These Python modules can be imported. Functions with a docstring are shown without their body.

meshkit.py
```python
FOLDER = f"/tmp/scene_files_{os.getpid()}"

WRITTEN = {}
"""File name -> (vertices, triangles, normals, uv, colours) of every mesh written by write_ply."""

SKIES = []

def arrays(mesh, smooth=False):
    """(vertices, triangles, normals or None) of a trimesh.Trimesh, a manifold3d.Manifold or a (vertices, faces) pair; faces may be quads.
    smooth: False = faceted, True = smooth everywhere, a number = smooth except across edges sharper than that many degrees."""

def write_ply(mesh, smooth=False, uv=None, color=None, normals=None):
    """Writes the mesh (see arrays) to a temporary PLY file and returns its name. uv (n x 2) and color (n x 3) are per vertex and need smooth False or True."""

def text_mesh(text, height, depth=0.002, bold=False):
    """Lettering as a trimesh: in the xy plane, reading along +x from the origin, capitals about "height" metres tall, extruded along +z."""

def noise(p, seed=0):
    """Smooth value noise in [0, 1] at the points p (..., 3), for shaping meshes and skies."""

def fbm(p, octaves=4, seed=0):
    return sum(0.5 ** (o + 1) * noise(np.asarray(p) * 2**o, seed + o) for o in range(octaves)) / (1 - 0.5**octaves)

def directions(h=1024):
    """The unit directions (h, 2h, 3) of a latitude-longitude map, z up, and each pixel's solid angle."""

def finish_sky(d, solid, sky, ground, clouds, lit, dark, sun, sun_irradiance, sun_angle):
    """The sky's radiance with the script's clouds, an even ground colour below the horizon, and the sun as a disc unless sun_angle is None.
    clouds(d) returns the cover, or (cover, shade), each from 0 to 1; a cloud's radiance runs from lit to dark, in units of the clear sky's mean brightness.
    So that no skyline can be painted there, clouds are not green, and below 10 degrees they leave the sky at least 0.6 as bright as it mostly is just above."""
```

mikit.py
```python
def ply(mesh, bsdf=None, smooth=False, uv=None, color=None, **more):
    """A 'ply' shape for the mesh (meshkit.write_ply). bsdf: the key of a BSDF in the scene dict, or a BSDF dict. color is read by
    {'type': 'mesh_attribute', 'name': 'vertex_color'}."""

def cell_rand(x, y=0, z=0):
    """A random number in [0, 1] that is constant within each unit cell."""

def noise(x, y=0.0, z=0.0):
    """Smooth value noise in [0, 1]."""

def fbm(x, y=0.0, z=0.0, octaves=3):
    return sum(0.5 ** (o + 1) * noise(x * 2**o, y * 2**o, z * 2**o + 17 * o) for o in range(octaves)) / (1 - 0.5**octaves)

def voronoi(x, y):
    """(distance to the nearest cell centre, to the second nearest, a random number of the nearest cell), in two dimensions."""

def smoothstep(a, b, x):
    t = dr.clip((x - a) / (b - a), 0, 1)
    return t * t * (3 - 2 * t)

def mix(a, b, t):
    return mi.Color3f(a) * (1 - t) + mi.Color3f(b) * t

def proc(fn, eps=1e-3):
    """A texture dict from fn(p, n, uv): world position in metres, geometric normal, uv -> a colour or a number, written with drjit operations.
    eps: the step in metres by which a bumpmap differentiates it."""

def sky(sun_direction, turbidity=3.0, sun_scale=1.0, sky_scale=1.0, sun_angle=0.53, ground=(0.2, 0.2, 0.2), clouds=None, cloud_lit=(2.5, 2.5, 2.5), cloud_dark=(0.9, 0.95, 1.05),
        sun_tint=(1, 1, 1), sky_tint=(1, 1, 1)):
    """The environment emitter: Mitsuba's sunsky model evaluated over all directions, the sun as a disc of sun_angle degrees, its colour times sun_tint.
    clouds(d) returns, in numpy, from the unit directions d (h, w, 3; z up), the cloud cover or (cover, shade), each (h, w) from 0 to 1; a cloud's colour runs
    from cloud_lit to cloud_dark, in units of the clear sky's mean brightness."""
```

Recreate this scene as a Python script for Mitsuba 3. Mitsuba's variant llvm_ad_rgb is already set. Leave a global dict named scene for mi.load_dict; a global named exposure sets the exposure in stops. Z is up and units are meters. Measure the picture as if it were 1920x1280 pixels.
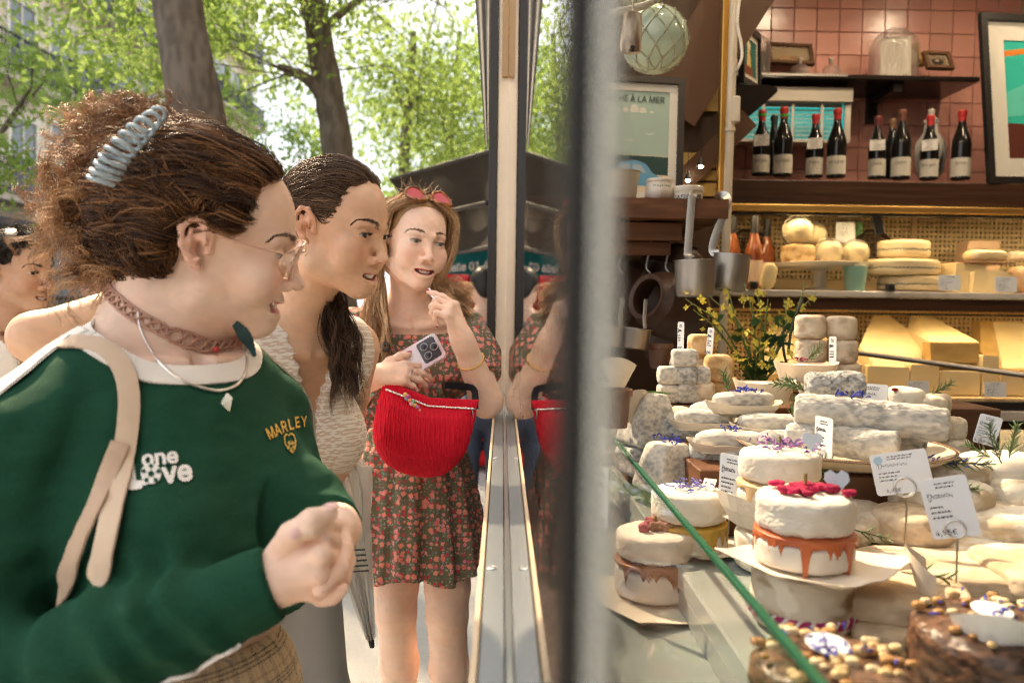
import math, random
import numpy as np, trimesh, shapely
import shapely.geometry as sg
import drjit as dr, mitsuba as mi, mikit, meshkit
from mikit import proc, noise, fbm, voronoi, cell_rand, smoothstep, mix
T = mi.ScalarTransform4f
R = random.Random(7)
RN = np.random.default_rng(7)
scene, labels = {}, {}
# ---------------------------------------------------------------- camera, sky, exposure
FP = 1480.0                                    # focal length in pixels of a 1920 px wide picture
EYE = np.array([0.0, 0.0, 1.30])
YAW, PITCH, ROLL = 19 / FP, 64 / FP, 0.014
FW = np.array([math.sin(YAW) * math.cos(PITCH), math.cos(YAW) * math.cos(PITCH), -math.sin(PITCH)])
R0 = np.cross(FW, [0, 0, 1.0]); R0 /= np.linalg.norm(R0)
U0 = np.cross(R0, FW)
UP = math.cos(ROLL) * U0 - math.sin(ROLL) * R0
RT = np.cross(FW, UP)
scene['camera'] = {'type': 'thinlens', 'fov': math.degrees(2 * math.atan(960 / FP)), 'fov_axis': 'x',
       'to_world': T().look_at(EYE.tolist(), (EYE + FW).tolist(), UP.tolist()),
       'aperture_radius': 0.0031, 'focus_distance': 1.38, 'near_clip': 0.02, 'far_clip': 500.0}
def sky_clouds(d):
 c = meshkit.fbm(d * np.array([2.0, 2.0, 4.0]) + 3.1, 4)
 return np.clip(0.85 + (c - 0.40) * 1.5, 0.7, 1)
scene['sky'] = mikit.sky((-0.50, 0.60, 0.80), turbidity=3, sun_scale=1.3, sun_angle=1.5, clouds=sky_clouds, cloud_lit=(3.4, 3.35, 3.3), cloud_dark=(2.2, 2.2, 2.2), sun_tint=(1.0, 0.93, 0.82))
exposure = 2.68
def at(px, py, Y):
 """The point at depth Y (metres along the window line) seen at a pixel of the 1920 x 1280 photograph."""
 d = FW * FP + RT * (px - 960) + UP * (640 - py)
 return EYE + d * (Y / d[1])
# ---------------------------------------------------------------- materials
def mat(name, **d):
 scene[name] = d
 return name
VC = {'type': 'mesh_attribute', 'name': 'vertex_color'}
RAMP, TABLE = [], []
def ramp_colour(p, n, uv):
 i = mi.UInt32(dr.clip(uv.y, 0, len(RAMP) - 1)) * 6
 a, b = ([dr.gather(mi.Float, TABLE[0], i + k + q) for k in range(3)] for q in (0, 3))
 return mi.Color3f(*[x + (y - x) * dr.clip(uv.x, 0, 1) for x, y in zip(a, b)])
PALETTE = proc(ramp_colour)
def ramp(c):
 m = c.mean(0); d = c - m
 if np.abs(d).max() < 1e-4: RAMP.append((m, m)); return np.tile([.5, len(RAMP) - .5], (len(c), 1))
 q = d[::max(1, len(d) // 4000)]; ax = np.linalg.svd(q, full_matrices=False)[2][0]; t = d @ ax
 if np.sqrt(((d - t[:, None] * ax) ** 2).sum(1).mean()) > .045: return None
 lo, hi = t.min(), t.max(); RAMP.append((np.maximum(m + ax * lo, 0), np.maximum(m + ax * hi, 0)))
 return np.stack([(t - lo) / max(hi - lo, 1e-9), np.full(len(c), len(RAMP) - .5)], 1)
PALETTED = set()
def pr(name, rough=0.6, spec=0.4, base=None, two=True, **k):
 if base is None: PALETTED.add(name); pr(name + '_many', rough, spec, VC, two, **k); base = PALETTE
 b = dict(type='principled', base_color=base, roughness=rough, specular=spec, **k)
 return mat(name, **({'type': 'twosided', 'b': b} if two else b))
pr('matte', 0.85, 0.25)
pr('satin', 0.42, 0.45)
pr('gloss', 0.14, 0.5)
pr('skin', 0.50, 0.32, VC, sheen=0.25)
pr('hair', 0.46, 0.24, sheen=0.4)
pr('cloth', 0.9, 0.15, sheen=0.5)
pr('metal', 0.28, 0.5, metallic=1.0)
pr('metal_dull', 0.42, 0.5, metallic=1.0)
pr('metal_mirror', 0.1, 0.5, metallic=1.0)
PALETTED |= {'leaf_surface', 'petal_surface'}
mat('leaf_surface', type='principledthin', base_color=PALETTE, roughness=0.55, diff_trans=1.3, spec_trans=0.0)
mat('petal_surface', type='principledthin', base_color=PALETTE, roughness=0.6, diff_trans=0.5, spec_trans=0.0)
mat('pane_glass', type='thindielectric', int_ior=1.5)
mat('shell_glass', type='thindielectric', int_ior=1.5)
mat('bell_glass', type='blendbsdf', weight=0.10, a={'type': 'thindielectric', 'int_ior': 1.5}, b={'type': 'twosided', 'b': {'type': 'principled', 'base_color': {'type': 'rgb', 'value': [0.8, 0.74, 0.68]}, 'roughness': 0.15}})
mat('clear_glass', type='dielectric', int_ior=1.5)
mat('clear_film', type='blendbsdf', weight=0.45, a={'type': 'thindielectric', 'int_ior': 1.5}, b={'type': 'twosided', 'b': {'type': 'principled', 'base_color': {'type': 'rgb', 'value': [0.75, 0.77, 0.76]}, 'roughness': 0.25}})
def rgb(c):
 return {'type': 'rgb', 'value': list(c)}
def lin(r, g=None, b=None):
 """sRGB 0-255 to linear."""
 c = np.array(r if g is None else (r, g, b), float) / 255
 return np.where(c <= 0.04045, c / 12.92, ((c + 0.055) / 1.055) ** 2.4)
# ---------------------------------------------------------------- scene registry
def uniq(name):
 if name not in labels and name not in scene and not any(k.startswith(name + '__') for k in scene):
  return name
 n = 1
 while True:
  k = f'{name}_{n:03d}'
  if k not in labels and k not in scene and not any(q.startswith(k + '__') for q in scene):
   return k
  n += 1
_cnt = {}
def uq(base):
 n = _cnt.get(base, 0)
 _cnt[base] = n + 1
 return base if n == 0 else f'{base}_{n:03d}'
def tm(mesh):
 if isinstance(mesh, trimesh.Trimesh):
  return mesh
 v, f, _ = meshkit.arrays(mesh)
 return trimesh.Trimesh(v, f, process=False)
def put(key, mesh, m='matte', col=(0.5, 0.5, 0.5), smooth=35, **kw):
 """One entry: col is a colour, a per-vertex array, or a function of the vertices."""
 me = tm(mesh)
 if smooth not in (True, False) and not (isinstance(col, np.ndarray) and col.ndim == 2):
  me = trimesh.graph.smooth_shade(me, angle=math.radians(smooth), facet_minarea=None)
  s = True
 else:
  s = bool(smooth)
 v = np.array(me.vertices)
 c = col(v) if callable(col) else np.asarray(col, float)
 if c.ndim == 1:
  c = np.tile(c, (len(v), 1))
 if m in PALETTED:
  uv = ramp(c)
  if uv is not None or m + '_many' not in scene:
   scene[key] = mikit.ply((v, np.array(me.faces)), m, smooth=s, uv=uv, **kw)
   return key
  m += '_many'
 scene[key] = mikit.ply((v, np.array(me.faces)), m, smooth=s, color=c if m == 'skin' or m.endswith('_many') else None, **kw)
 return key
def tag(key, label=None, cat=None, group=None, kind=None):
 d = {}
 if label: d['label'] = label
 if cat: d['category'] = cat
 if group: d['group'] = group
 if kind: d['kind'] = kind
 labels[key] = d
 return key
def thing(name, label, cat, group=None):
 return tag(uq(name), label, cat, group)
def solo(name, label, cat, mesh, m='matte', col=(0.5, 0.5, 0.5), smooth=35, group=None, **kw):
 k = thing(name, label, cat, group)
 return put(k, mesh, m, col, smooth, **kw)
def part(parent, name, mesh, m='matte', col=(0.5, 0.5, 0.5), smooth=35, label=None, kind=None, **kw):
 k = uq(parent + '__' + name)
 put(k, mesh, m, col, smooth, **kw)
 if label or kind: tag(k, label, None, None, kind)
 return k
def struct(name, mesh, m='matte', col=(0.5, 0.5, 0.5), smooth=False, label=None, **kw):
 k = uq(name)
 put(k, mesh, m, col, smooth, **kw)
 return tag(k, label, None, None, 'structure')
# ---------------------------------------------------------------- meshes
cat = trimesh.util.concatenate
def xf(mesh, M):
 m = mesh.copy(); m.apply_transform(M); return m
def tr(mesh, *p):
 m = mesh.copy(); m.apply_translation(np.array(p[0] if len(p) == 1 else p, float)); return m
def rot(mesh, deg, axis=(0, 0, 1), p=(0, 0, 0)):
 m = mesh.copy(); m.apply_transform(trimesh.transformations.rotation_matrix(math.radians(deg), axis, p)); return m
def frame(o, x, y, z):
 M = np.eye(4); M[:3, 0], M[:3, 1], M[:3, 2], M[:3, 3] = x, y, z, o
 return M
def nrm(v):
 v = np.asarray(v, float); return v / np.linalg.norm(v)
def box(x0, x1, y0, y1, z0, z1):
 return tr(trimesh.creation.box((x1 - x0, y1 - y0, z1 - z0)), ((x0 + x1) / 2, (y0 + y1) / 2, (z0 + z1) / 2))
def cbox(c, s):
 return tr(trimesh.creation.box(s), c)
def bev(x0, x1, y0, y1, z0, z1, b=0.003):
 """A chamfered box (hull)."""
 pts = []
 for i, X in enumerate((x0, x1)):
  for j, Y in enumerate((y0, y1)):
   for k, Z in enumerate((z0, z1)):
    dx, dy, dz = (b, -b)[i], (b, -b)[j], (b, -b)[k]
    pts += [(X, Y + dy, Z + dz), (X + dx, Y, Z + dz), (X + dx, Y + dy, Z)]
 return trimesh.convex.convex_hull(np.array(pts))
def cyl(p0, p1, r, n=16, r1=None):
 return lathe_axis(p0, p1, [(r, 0), (r if r1 is None else r1, 1)], n)
def lathe(prof, n=32, close=True):
 """Revolve (r, z) about z."""
 p = np.array(prof, float); m = len(p)
 a = np.arange(n) * 2 * np.pi / n
 v = np.stack([p[:, None, 0] * np.cos(a), p[:, None, 0] * np.sin(a), np.broadcast_to(p[:, None, 1], (m, n))], -1).reshape(-1, 3)
 i, j = np.meshgrid(np.arange(m - 1), np.arange(n), indexing='ij')
 q = np.stack([i * n + j, i * n + (j + 1) % n, (i + 1) * n + (j + 1) % n, (i + 1) * n + j], -1).reshape(-1, 4)
 f = np.vstack([q[:, [0, 1, 2]], q[:, [0, 2, 3]]])
 if close:
  v = np.vstack([v, [[0, 0, p[0, 1]], [0, 0, p[-1, 1]]]])
  k = np.arange(n)
  f = np.vstack([f, np.stack([k * 0 + m * n, (k + 1) % n, k], 1), np.stack([k * 0 + m * n + 1, (m - 1) * n + k, (m - 1) * n + (k + 1) % n], 1)])
 return trimesh.Trimesh(v, f, process=False)
def lathe_axis(p0, p1, prof, n=16):
 p0, p1 = np.array(p0, float), np.array(p1, float)
 L = np.linalg.norm(p1 - p0); z = (p1 - p0) / L
 x = nrm(np.cross(z, [0, 0, 1] if abs(z[2]) < 0.9 else [1, 0, 0]))
 return xf(lathe([(r, t * L) for r, t in prof], n), frame(p0, x, np.cross(z, x), z))
def curve(pts, n=24):
 """Catmull-Rom through pts."""
 p = np.array(pts, float); p = np.vstack([2 * p[0] - p[1], p, 2 * p[-1] - p[-2]])
 t = np.linspace(0, len(p) - 3 - 1e-9, n); i = t.astype(int); u = (t - i)[:, None]
 a, b, c, d = p[i], p[i + 1], p[i + 2], p[i + 3]
 return 0.5 * (2 * b + (c - a) * u + (2 * a - 5 * b + 4 * c - d) * u**2 + (3 * b - 3 * c + d - a) * u**3)
def tubes(P, r, sides=3):
 """Many polylines at once: P (n, m, 3), r scalar, (m,) or (n, m)."""
 P = np.asarray(P, float); n, m, _ = P.shape
 t = np.gradient(P, axis=1); t /= np.linalg.norm(t, axis=2, keepdims=True) + 1e-12
 ref = np.where(np.abs(t[:, :1, 2:]) < 0.8, [0, 0, 1.0], [1.0, 0.2, 0])
 ref = np.broadcast_to(ref, t.shape)
 a = np.cross(t, ref); a /= np.linalg.norm(a, axis=2, keepdims=True) + 1e-9
 b = np.cross(t, a)
 rr = np.broadcast_to(r, (n, m))[..., None, None]
 g = np.arange(sides) * 2 * np.pi / sides
 v = P[:, :, None] + rr * (np.cos(g)[:, None] * a[:, :, None] + np.sin(g)[:, None] * b[:, :, None])
 base = (np.arange(n) * m * sides)[:, None, None]
 i, j = np.meshgrid(np.arange(m - 1), np.arange(sides), indexing='ij')
 q = np.stack([i * sides + j, i * sides + (j + 1) % sides, (i + 1) * sides + (j + 1) % sides, (i + 1) * sides + j], -1).reshape(1, -1, 4) + base
 q = q.reshape(-1, 4)
 return trimesh.Trimesh(v.reshape(-1, 3), np.vstack([q[:, [0, 2, 1]], q[:, [0, 3, 2]]]), process=False)
def tube(pts, r, sides=8, cap=True):
 p = np.array(pts, float)
 m = tubes(p[None], np.broadcast_to(r, (len(p),))[None], sides)
 if cap:
  v = np.vstack([m.vertices, p[0], p[-1]]); L = len(p); k = np.arange(sides); n0 = L * sides
  f = np.vstack([m.faces, np.stack([k, (k + 1) % sides, k * 0 + n0], 1), np.stack([(L - 1) * sides + (k + 1) % sides, (L - 1) * sides + k, k * 0 + n0 + 1], 1)])
  m = trimesh.Trimesh(v, f, process=False)
 return m
def band(pts, nor, w, th):
 """A strip of width w and thickness th along pts; nor = surface normals."""
 p = np.array(pts, float); n = np.array(nor, float)
 t = np.gradient(p, axis=0); t /= np.linalg.norm(t, axis=1, keepdims=True) + 1e-9
 n = n - (n * t).sum(1, keepdims=True) * t; n /= np.linalg.norm(n, axis=1, keepdims=True) + 1e-9
 s = np.cross(t, n); w = np.broadcast_to(w, (len(p),))[:, None] / 2; h = np.broadcast_to(th, (len(p),))[:, None] / 2
 v = np.stack([p - s * w - n * h, p + s * w - n * h, p + s * w + n * h, p - s * w + n * h], 1).reshape(-1, 3)
 i, j = np.meshgrid(np.arange(len(p) - 1), np.arange(4), indexing='ij')
 q = np.stack([i * 4 + j, i * 4 + (j + 1) % 4, (i + 1) * 4 + (j + 1) % 4, (i + 1) * 4 + j], -1).reshape(-1, 4)
 e = (len(p) - 1) * 4
 q = np.vstack([q, [[3, 2, 1, 0], [e, e + 1, e + 2, e + 3]]])
 return trimesh.Trimesh(v, np.vstack([q[:, [0, 2, 1]], q[:, [0, 3, 2]]]), process=False)
def extr(poly, h):
 if isinstance(poly, list): poly = sg.Polygon(poly)
 return cat([trimesh.creation.extrude_polygon(g, h, engine='earcut') for g in getattr(poly, 'geoms', [poly]) if g.area > 1e-9])
def sheet(c, th=0.004):
 """A quad sheet of thickness th through four corners (subdivided)."""
 c = np.array(c, float)
 n = 10
 u, v = np.meshgrid(np.linspace(0, 1, n), np.linspace(0, 1, n), indexing='ij')
 P = ((1 - u) * (1 - v))[..., None] * c[0] + (u * (1 - v))[..., None] * c[1] + (u * v)[..., None] * c[2] + ((1 - u) * v)[..., None] * c[3]
 nn = nrm(np.cross(c[1] - c[0], c[3] - c[0]))
 return slab(P, nn, th)
def slab(P, nn, th):
 """A grid surface P (a, b, 3) given thickness th along nn."""
 a, b, _ = P.shape
 top, bot = P.reshape(-1, 3) + nn * th / 2, P.reshape(-1, 3) - nn * th / 2
 i, j = np.meshgrid(np.arange(a - 1), np.arange(b - 1), indexing='ij')
 q = np.stack([i * b + j, (i + 1) * b + j, (i + 1) * b + j + 1, i * b + j + 1], -1).reshape(-1, 4)
 N = a * b
 rim = list(range(b)) + [k * b + b - 1 for k in range(1, a)] + [(a - 1) * b + k for k in range(b - 2, -1, -1)] + [k * b for k in range(a - 2, 0, -1)]
 e = np.array([(rim[k], rim[(k + 1) % len(rim)], rim[(k + 1) % len(rim)] + N, rim[k] + N) for k in range(len(rim))])
 f = np.vstack([q, q[:, ::-1] + N, e])
 return trimesh.Trimesh(np.vstack([top, bot]), np.vstack([f[:, [0, 1, 2]], f[:, [0, 2, 3]]]), process=False)
def facing(P, face, up=(0, 0, 1)):
 """Frame at P whose local z is the direction face and y is up: for flat things such as cards and posters (text reads from the front)."""
 z = nrm(face); x = nrm(np.cross(up, z)); y = np.cross(z, x)
 return frame(P, x, y, z)
def text(s, h, bold=False, depth=0.0006, center=True):
 m = meshkit.text_mesh(s, h, depth, bold)
 if center: m.apply_translation([-m.bounds[:, 0].mean(), -h / 2, 0])
 return m
def nz(v, s, seed=0, o=3):
 return meshkit.fbm(np.asarray(v) * s, o, seed)
def lump(mesh, amp, scale, seed=0, o=3):
 """Displace along the vertex normals with noise."""
 m = mesh.copy(); m.merge_vertices()
 d = (nz(m.vertices, scale, seed, o) - 0.5) * 2 * amp
 n = np.array(m.vertex_normals)
 m.vertices = np.array(m.vertices) + n * d[:, None]
 return m
def mixc(a, b, t):
 t = np.clip(np.asarray(t, float), 0, 1)[:, None]
 return np.asarray(a, float) * (1 - t) + np.asarray(b, float) * t
def sstep(a, b, x):
 t = np.clip((x - a) / (b - a), 0, 1); return t * t * (3 - 2 * t)
# ---------------------------------------------------------------- signed distance bodies
class Field:
 def __init__(s): s.ops = []; s.M = None
 def use(s, M): s.M = None if M is None else np.linalg.inv(M); return s
 def cone(s, a, b, ra, rb=None, k=0.02, sub=False):
  a, b = np.array(a, float), np.array(b, float); rb = ra if rb is None else rb
  def f(P):
   d = b - a; q = P - a; t = np.clip((q @ d) / max(d @ d, 1e-12), 0, 1); q = q - t[:, None] * d
   return np.sqrt(np.einsum('ij,ij->i', q, q)) - (ra + (rb - ra) * t)
  s.ops.append((f, k, sub, s.M, (a + b) / 2, np.linalg.norm(b - a) / 2 + max(ra, rb))); return s
 def chain(s, pts, rs, k=0.02):
  for i in range(len(pts) - 1): s.cone(pts[i], pts[i + 1], rs[i], rs[i + 1], k)
  return s
 def ell(s, c, r, k=0.02, sub=False, rotm=None):
  c, r = np.array(c, float), np.array(r, float)
  def f(P):
   q = P - c
   if rotm is not None: q = q @ rotm
   u = q / r; k0 = np.sqrt(np.einsum('ij,ij->i', u, u)); u = u / r; k1 = np.sqrt(np.einsum('ij,ij->i', u, u))
   return k0 * (k0 - 1) / np.maximum(k1, 1e-6)
  s.ops.append((f, k, sub, s.M, c, float(r.max()))); return s
 def fn(s, f, k=0.01, sub=False):
  s.ops.append((f, k, sub, s.M, None, 0)); return s
 def __call__(s, P):
  P = np.asarray(P, np.float64); d = np.full(len(P), 1.0); cache = {}
  if len(P) == 0: return d
  for f, k, sub, M, c0, r0 in s.ops:
   if id(M) not in cache:
    q = P if M is None else P @ M[:3, :3].T + M[:3, 3]
    lo, hi = q.min(0), q.max(0); cache[id(M)] = q, (lo + hi) / 2, np.linalg.norm(hi - lo) / 2
   q, qc, qr = cache[id(M)]
   if c0 is not None and qr < .2 and np.linalg.norm(qc - c0) - qr - r0 > k + .10: continue
   e = f(q)
   if sub:
    e = -e; h = np.maximum(k - np.abs(d - e), 0) / k; d = np.maximum(d, e) + h * h * k / 4
   else:
    h = np.maximum(k - np.abs(d - e), 0) / k; d = np.minimum(d, e) - h * h * k / 4
  return d
 def grad(s, P, e=0.002):
  P = np.atleast_2d(P)
  g = np.stack([s(P + np.eye(3)[i] * e) - s(P - np.eye(3)[i] * e) for i in range(3)], 1)
  return g / (np.linalg.norm(g, axis=1, keepdims=True) + 1e-9)
 def snap(s, P, off=0.0, it=4):
  P = np.atleast_2d(np.array(P, float))
  for _ in range(it): P = P - s.grad(P) * (s(P) - off)[:, None]
  return P
 def trace(s, P, d, off=0.0, it=40):
  """March the points along direction d until they are off above the surface."""
  P = np.atleast_2d(np.array(P, float)); d = nrm(d)
  for _ in range(it): P = P + d * (0.9 * np.clip(s(P) - off, -0.05, 0.05))[:, None]
  return P
def nets(f, lo, hi, h):
 """Surface nets of the field f inside a box, evaluated only in blocks near the surface."""
 lo, hi = np.array(lo, float), np.array(hi, float); B = 8
 nb = np.maximum(1, np.ceil((hi - lo) / (h * B)).astype(int))
 g = np.stack(np.meshgrid(*[np.arange(k) for k in nb], indexing='ij'), -1).reshape(-1, 3)
 d = f(lo + (g * B + (B - 1) / 2) * h)
 V = np.repeat(np.repeat(np.repeat(d.reshape(nb), B, 0), B, 1), B, 2).astype(np.float32)
 act = g[np.abs(d) < h * B * 1.25 + 0.004]
 o = np.stack(np.meshgrid(*[np.arange(B)] * 3, indexing='ij'), -1).reshape(-1, 3)
 act = act[np.argsort(sum(((act[:, a] >> b) & 1) << (3 * b + a) for a in range(3) for b in range(9)), kind='stable')]
 for c in range(0, len(act), 48):
  idx = (act[c:c + 48, None] * B + o[None]).reshape(-1, 3)
  V[idx[:, 0], idx[:, 1], idx[:, 2]] = f(lo + idx * h)
 S = V < 0
 n = np.array(V.shape) - 1
 cs = sum(S[i:i + n[0], j:j + n[1], k:k + n[2]].astype(np.int8) for i in (0, 1) for j in (0, 1) for k in (0, 1))
 cells = np.argwhere((cs > 0) & (cs < 8))
 C = np.array([(i, j, k) for i in (0, 1) for j in (0, 1) for k in (0, 1)])
 val = np.stack([V[tuple((cells + c).T)] for c in C], 1)
 acc, num = np.zeros((len(cells), 3)), np.zeros(len(cells))
 for a in range(8):
  for b in range(a + 1, 8):
   if np.abs(C[a] - C[b]).sum() != 1: continue
   x = (val[:, a] < 0) != (val[:, b] < 0)
   t = np.where(x, val[:, a] / np.where(x, val[:, a] - val[:, b], 1), 0)
   acc += np.where(x[:, None], C[a] + t[:, None] * (C[b] - C[a]), 0); num += x
 v = lo + (cells + acc / num[:, None]) * h
 ix = np.full(n, -1, np.int32); ix[tuple(cells.T)] = np.arange(len(cells))
 quads = []
 for ax in range(3):
  u, w = (ax + 1) % 3, (ax + 2) % 3
  sl0 = [slice(0, n[k]) for k in range(3)]; sl1 = list(sl0); sl1[ax] = slice(1, n[ax] + 1)
  e = np.argwhere(S[tuple(sl0)] != S[tuple(sl1)])
  e = e[(e[:, u] > 0) & (e[:, w] > 0)]
  du, dw = np.eye(3, dtype=int)[u], np.eye(3, dtype=int)[w]
  q = np.stack([ix[tuple((e - du - dw).T)], ix[tuple((e - dw).T)], ix[tuple(e.T)], ix[tuple((e - du).T)]], 1)
  flip = ~S[tuple(e.T)]
  q[flip] = q[flip][:, ::-1]
  quads.append(q[(q >= 0).all(1)])
 q = np.vstack(quads)
 return trimesh.Trimesh(v, np.vstack([q[:, [0, 1, 2]], q[:, [0, 2, 3]]]), process=False)
# ---------------------------------------------------------------- street: ground, buildings, trees
def g_noise(V, a, b, s=3, seed=0): return mixc(a, b, nz(V, s, seed, 4))
mat('paving', type='twosided', b={'type': 'principled', 'roughness': .85, 'specular': .25, 'base_color': proc(lambda p, n, uv: mix((.36, .35, .33), (.48, .47, .44), .55 * fbm(p.x * 2.2, p.y * 2.2) + .45 * noise(p.x * 160, p.y * 160)))})
mat('asphalt', type='twosided', b={'type': 'principled', 'roughness': .9, 'specular': .25, 'base_color': proc(lambda p, n, uv: mix((.07, .07, .072), (.13, .13, .13), .5 * fbm(p.x * 1.2, p.y * 1.2) + .5 * noise(p.x * 120, p.y * 120)))})
struct('ground', box(-60, 60, -40, 130, -.4, -.13), 'asphalt')
pav = struct('pavement', box(-3.30, 4.5, -8, 60, -.3, 0), 'paving')
struct('road', box(-10.2, -3.47, -8, 60, -.128, -.12), 'asphalt')
struct('far_pavement', box(-15, -10.2, -8, 60, -.3, 0), 'paving')
for i in range(26):
 if i < 22: part(pav, 'kerbstone', bev(-3.47, -3.303, 1 + i * 1.0, 1.992 + i * 1.0, -.3, .002, .012), 'matte', np.array([.34, .33, .31]) * (.9 + .2 * R.random()), 20)
mat('facade', type='twosided', b={'type': 'principled', 'roughness': .9, 'specular': .15, 'base_color': proc(lambda p, n, uv: mix((.52, .46, .37), (.60, .55, .46), fbm(p.y * .8, p.z * .8, p.x)) * (1 - .10 * dr.select((p.z / .55 - dr.floor(p.z / .55)) < .04, 1., 0.)))})
def building(label, x, y0, y1, h, floors, z0=4.2, fh=3.3):
 """A stone facade looking towards +x."""
 k = thing('apartment_building', label, 'building')
 part(k, 'wall', box(x - 6, x, y0, y1, 0, h), 'facade')
 part(k, 'roof', cat([box(x - 6, x + .25, y0, y1, h, h + .3), box(x - 5.6, x - .5, y0, y1, h + .3, h + 2.6)]), 'matte', (.16, .18, .20))
 part(k, 'shopfront_awning', box(x, x + 1.2, y0 + .4, y1 - .4, 3.25, 3.45), 'matte', (.05, .05, .055))
 n = int((y1 - y0) / 2.1)
 for fl in range(floors):
  z = z0 + fl * fh
  rail = []
  for i in range(n):
   y = y0 + (i + .5) * (y1 - y0) / n
   w = part(k, 'window', cat([box(x, x + .07, y - .72, y - .60, z, z + 2.3), box(x, x + .07, y + .60, y + .72, z, z + 2.3), box(x, x + .09, y - .78, y + .78, z + 2.3, z + 2.46), box(x, x + .05, y - .03, y + .03, z, z + 2.3)]), 'matte', (.62, .60, .55))
   part(w, 'pane', box(x + .004, x + .02, y - .60, y + .60, z, z + 2.3), 'gloss', (.10, .13, .16))
   if i % 3 == 1:
    for s in (-1, 1): part(w, 'shutter', cat([box(x + .08, x + .12, y + s * .98 - .25, y + s * .98 + .25, z + .0, z + 2.28)] + [box(x + .12, x + .135, y + s * .98 - .22, y + s * .98 + .22, z + .08 + .16 * j, z + .17 + .16 * j) for j in range(13)]), 'matte', (.40, .44, .44))
  b = part(k, 'balcony', box(x, x + .75, y0 + .3, y1 - .3, z - .22, z - .05), 'matte', (.36, .33, .28))
  bars = [box(x + .68, x + .71, yy, yy + .025, z - .05, z + .95) for yy in np.arange(y0 + .3, y1 - .3, .14)] + [box(x + .66, x + .73, y0 + .3, y1 - .3, z + .95, z + 1.0), box(x + .67, x + .72, y0 + .3, y1 - .3, z + .10, z + .14), box(x + .67, x + .72, y0 + .3, y1 - .3, z + .70, z + .74)]
  part(b, 'railing', cat(bars), 'matte', (.02, .022, .025), False, None, 'stuff')
 return k
building('cream stone apartment building with iron balconies at the far left', -14.0, 8, 24.5, 17, 4)
building('paler stone apartment building farther down the street on the left', -14.4, 25, 46, 19, 4, 4.6)
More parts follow.
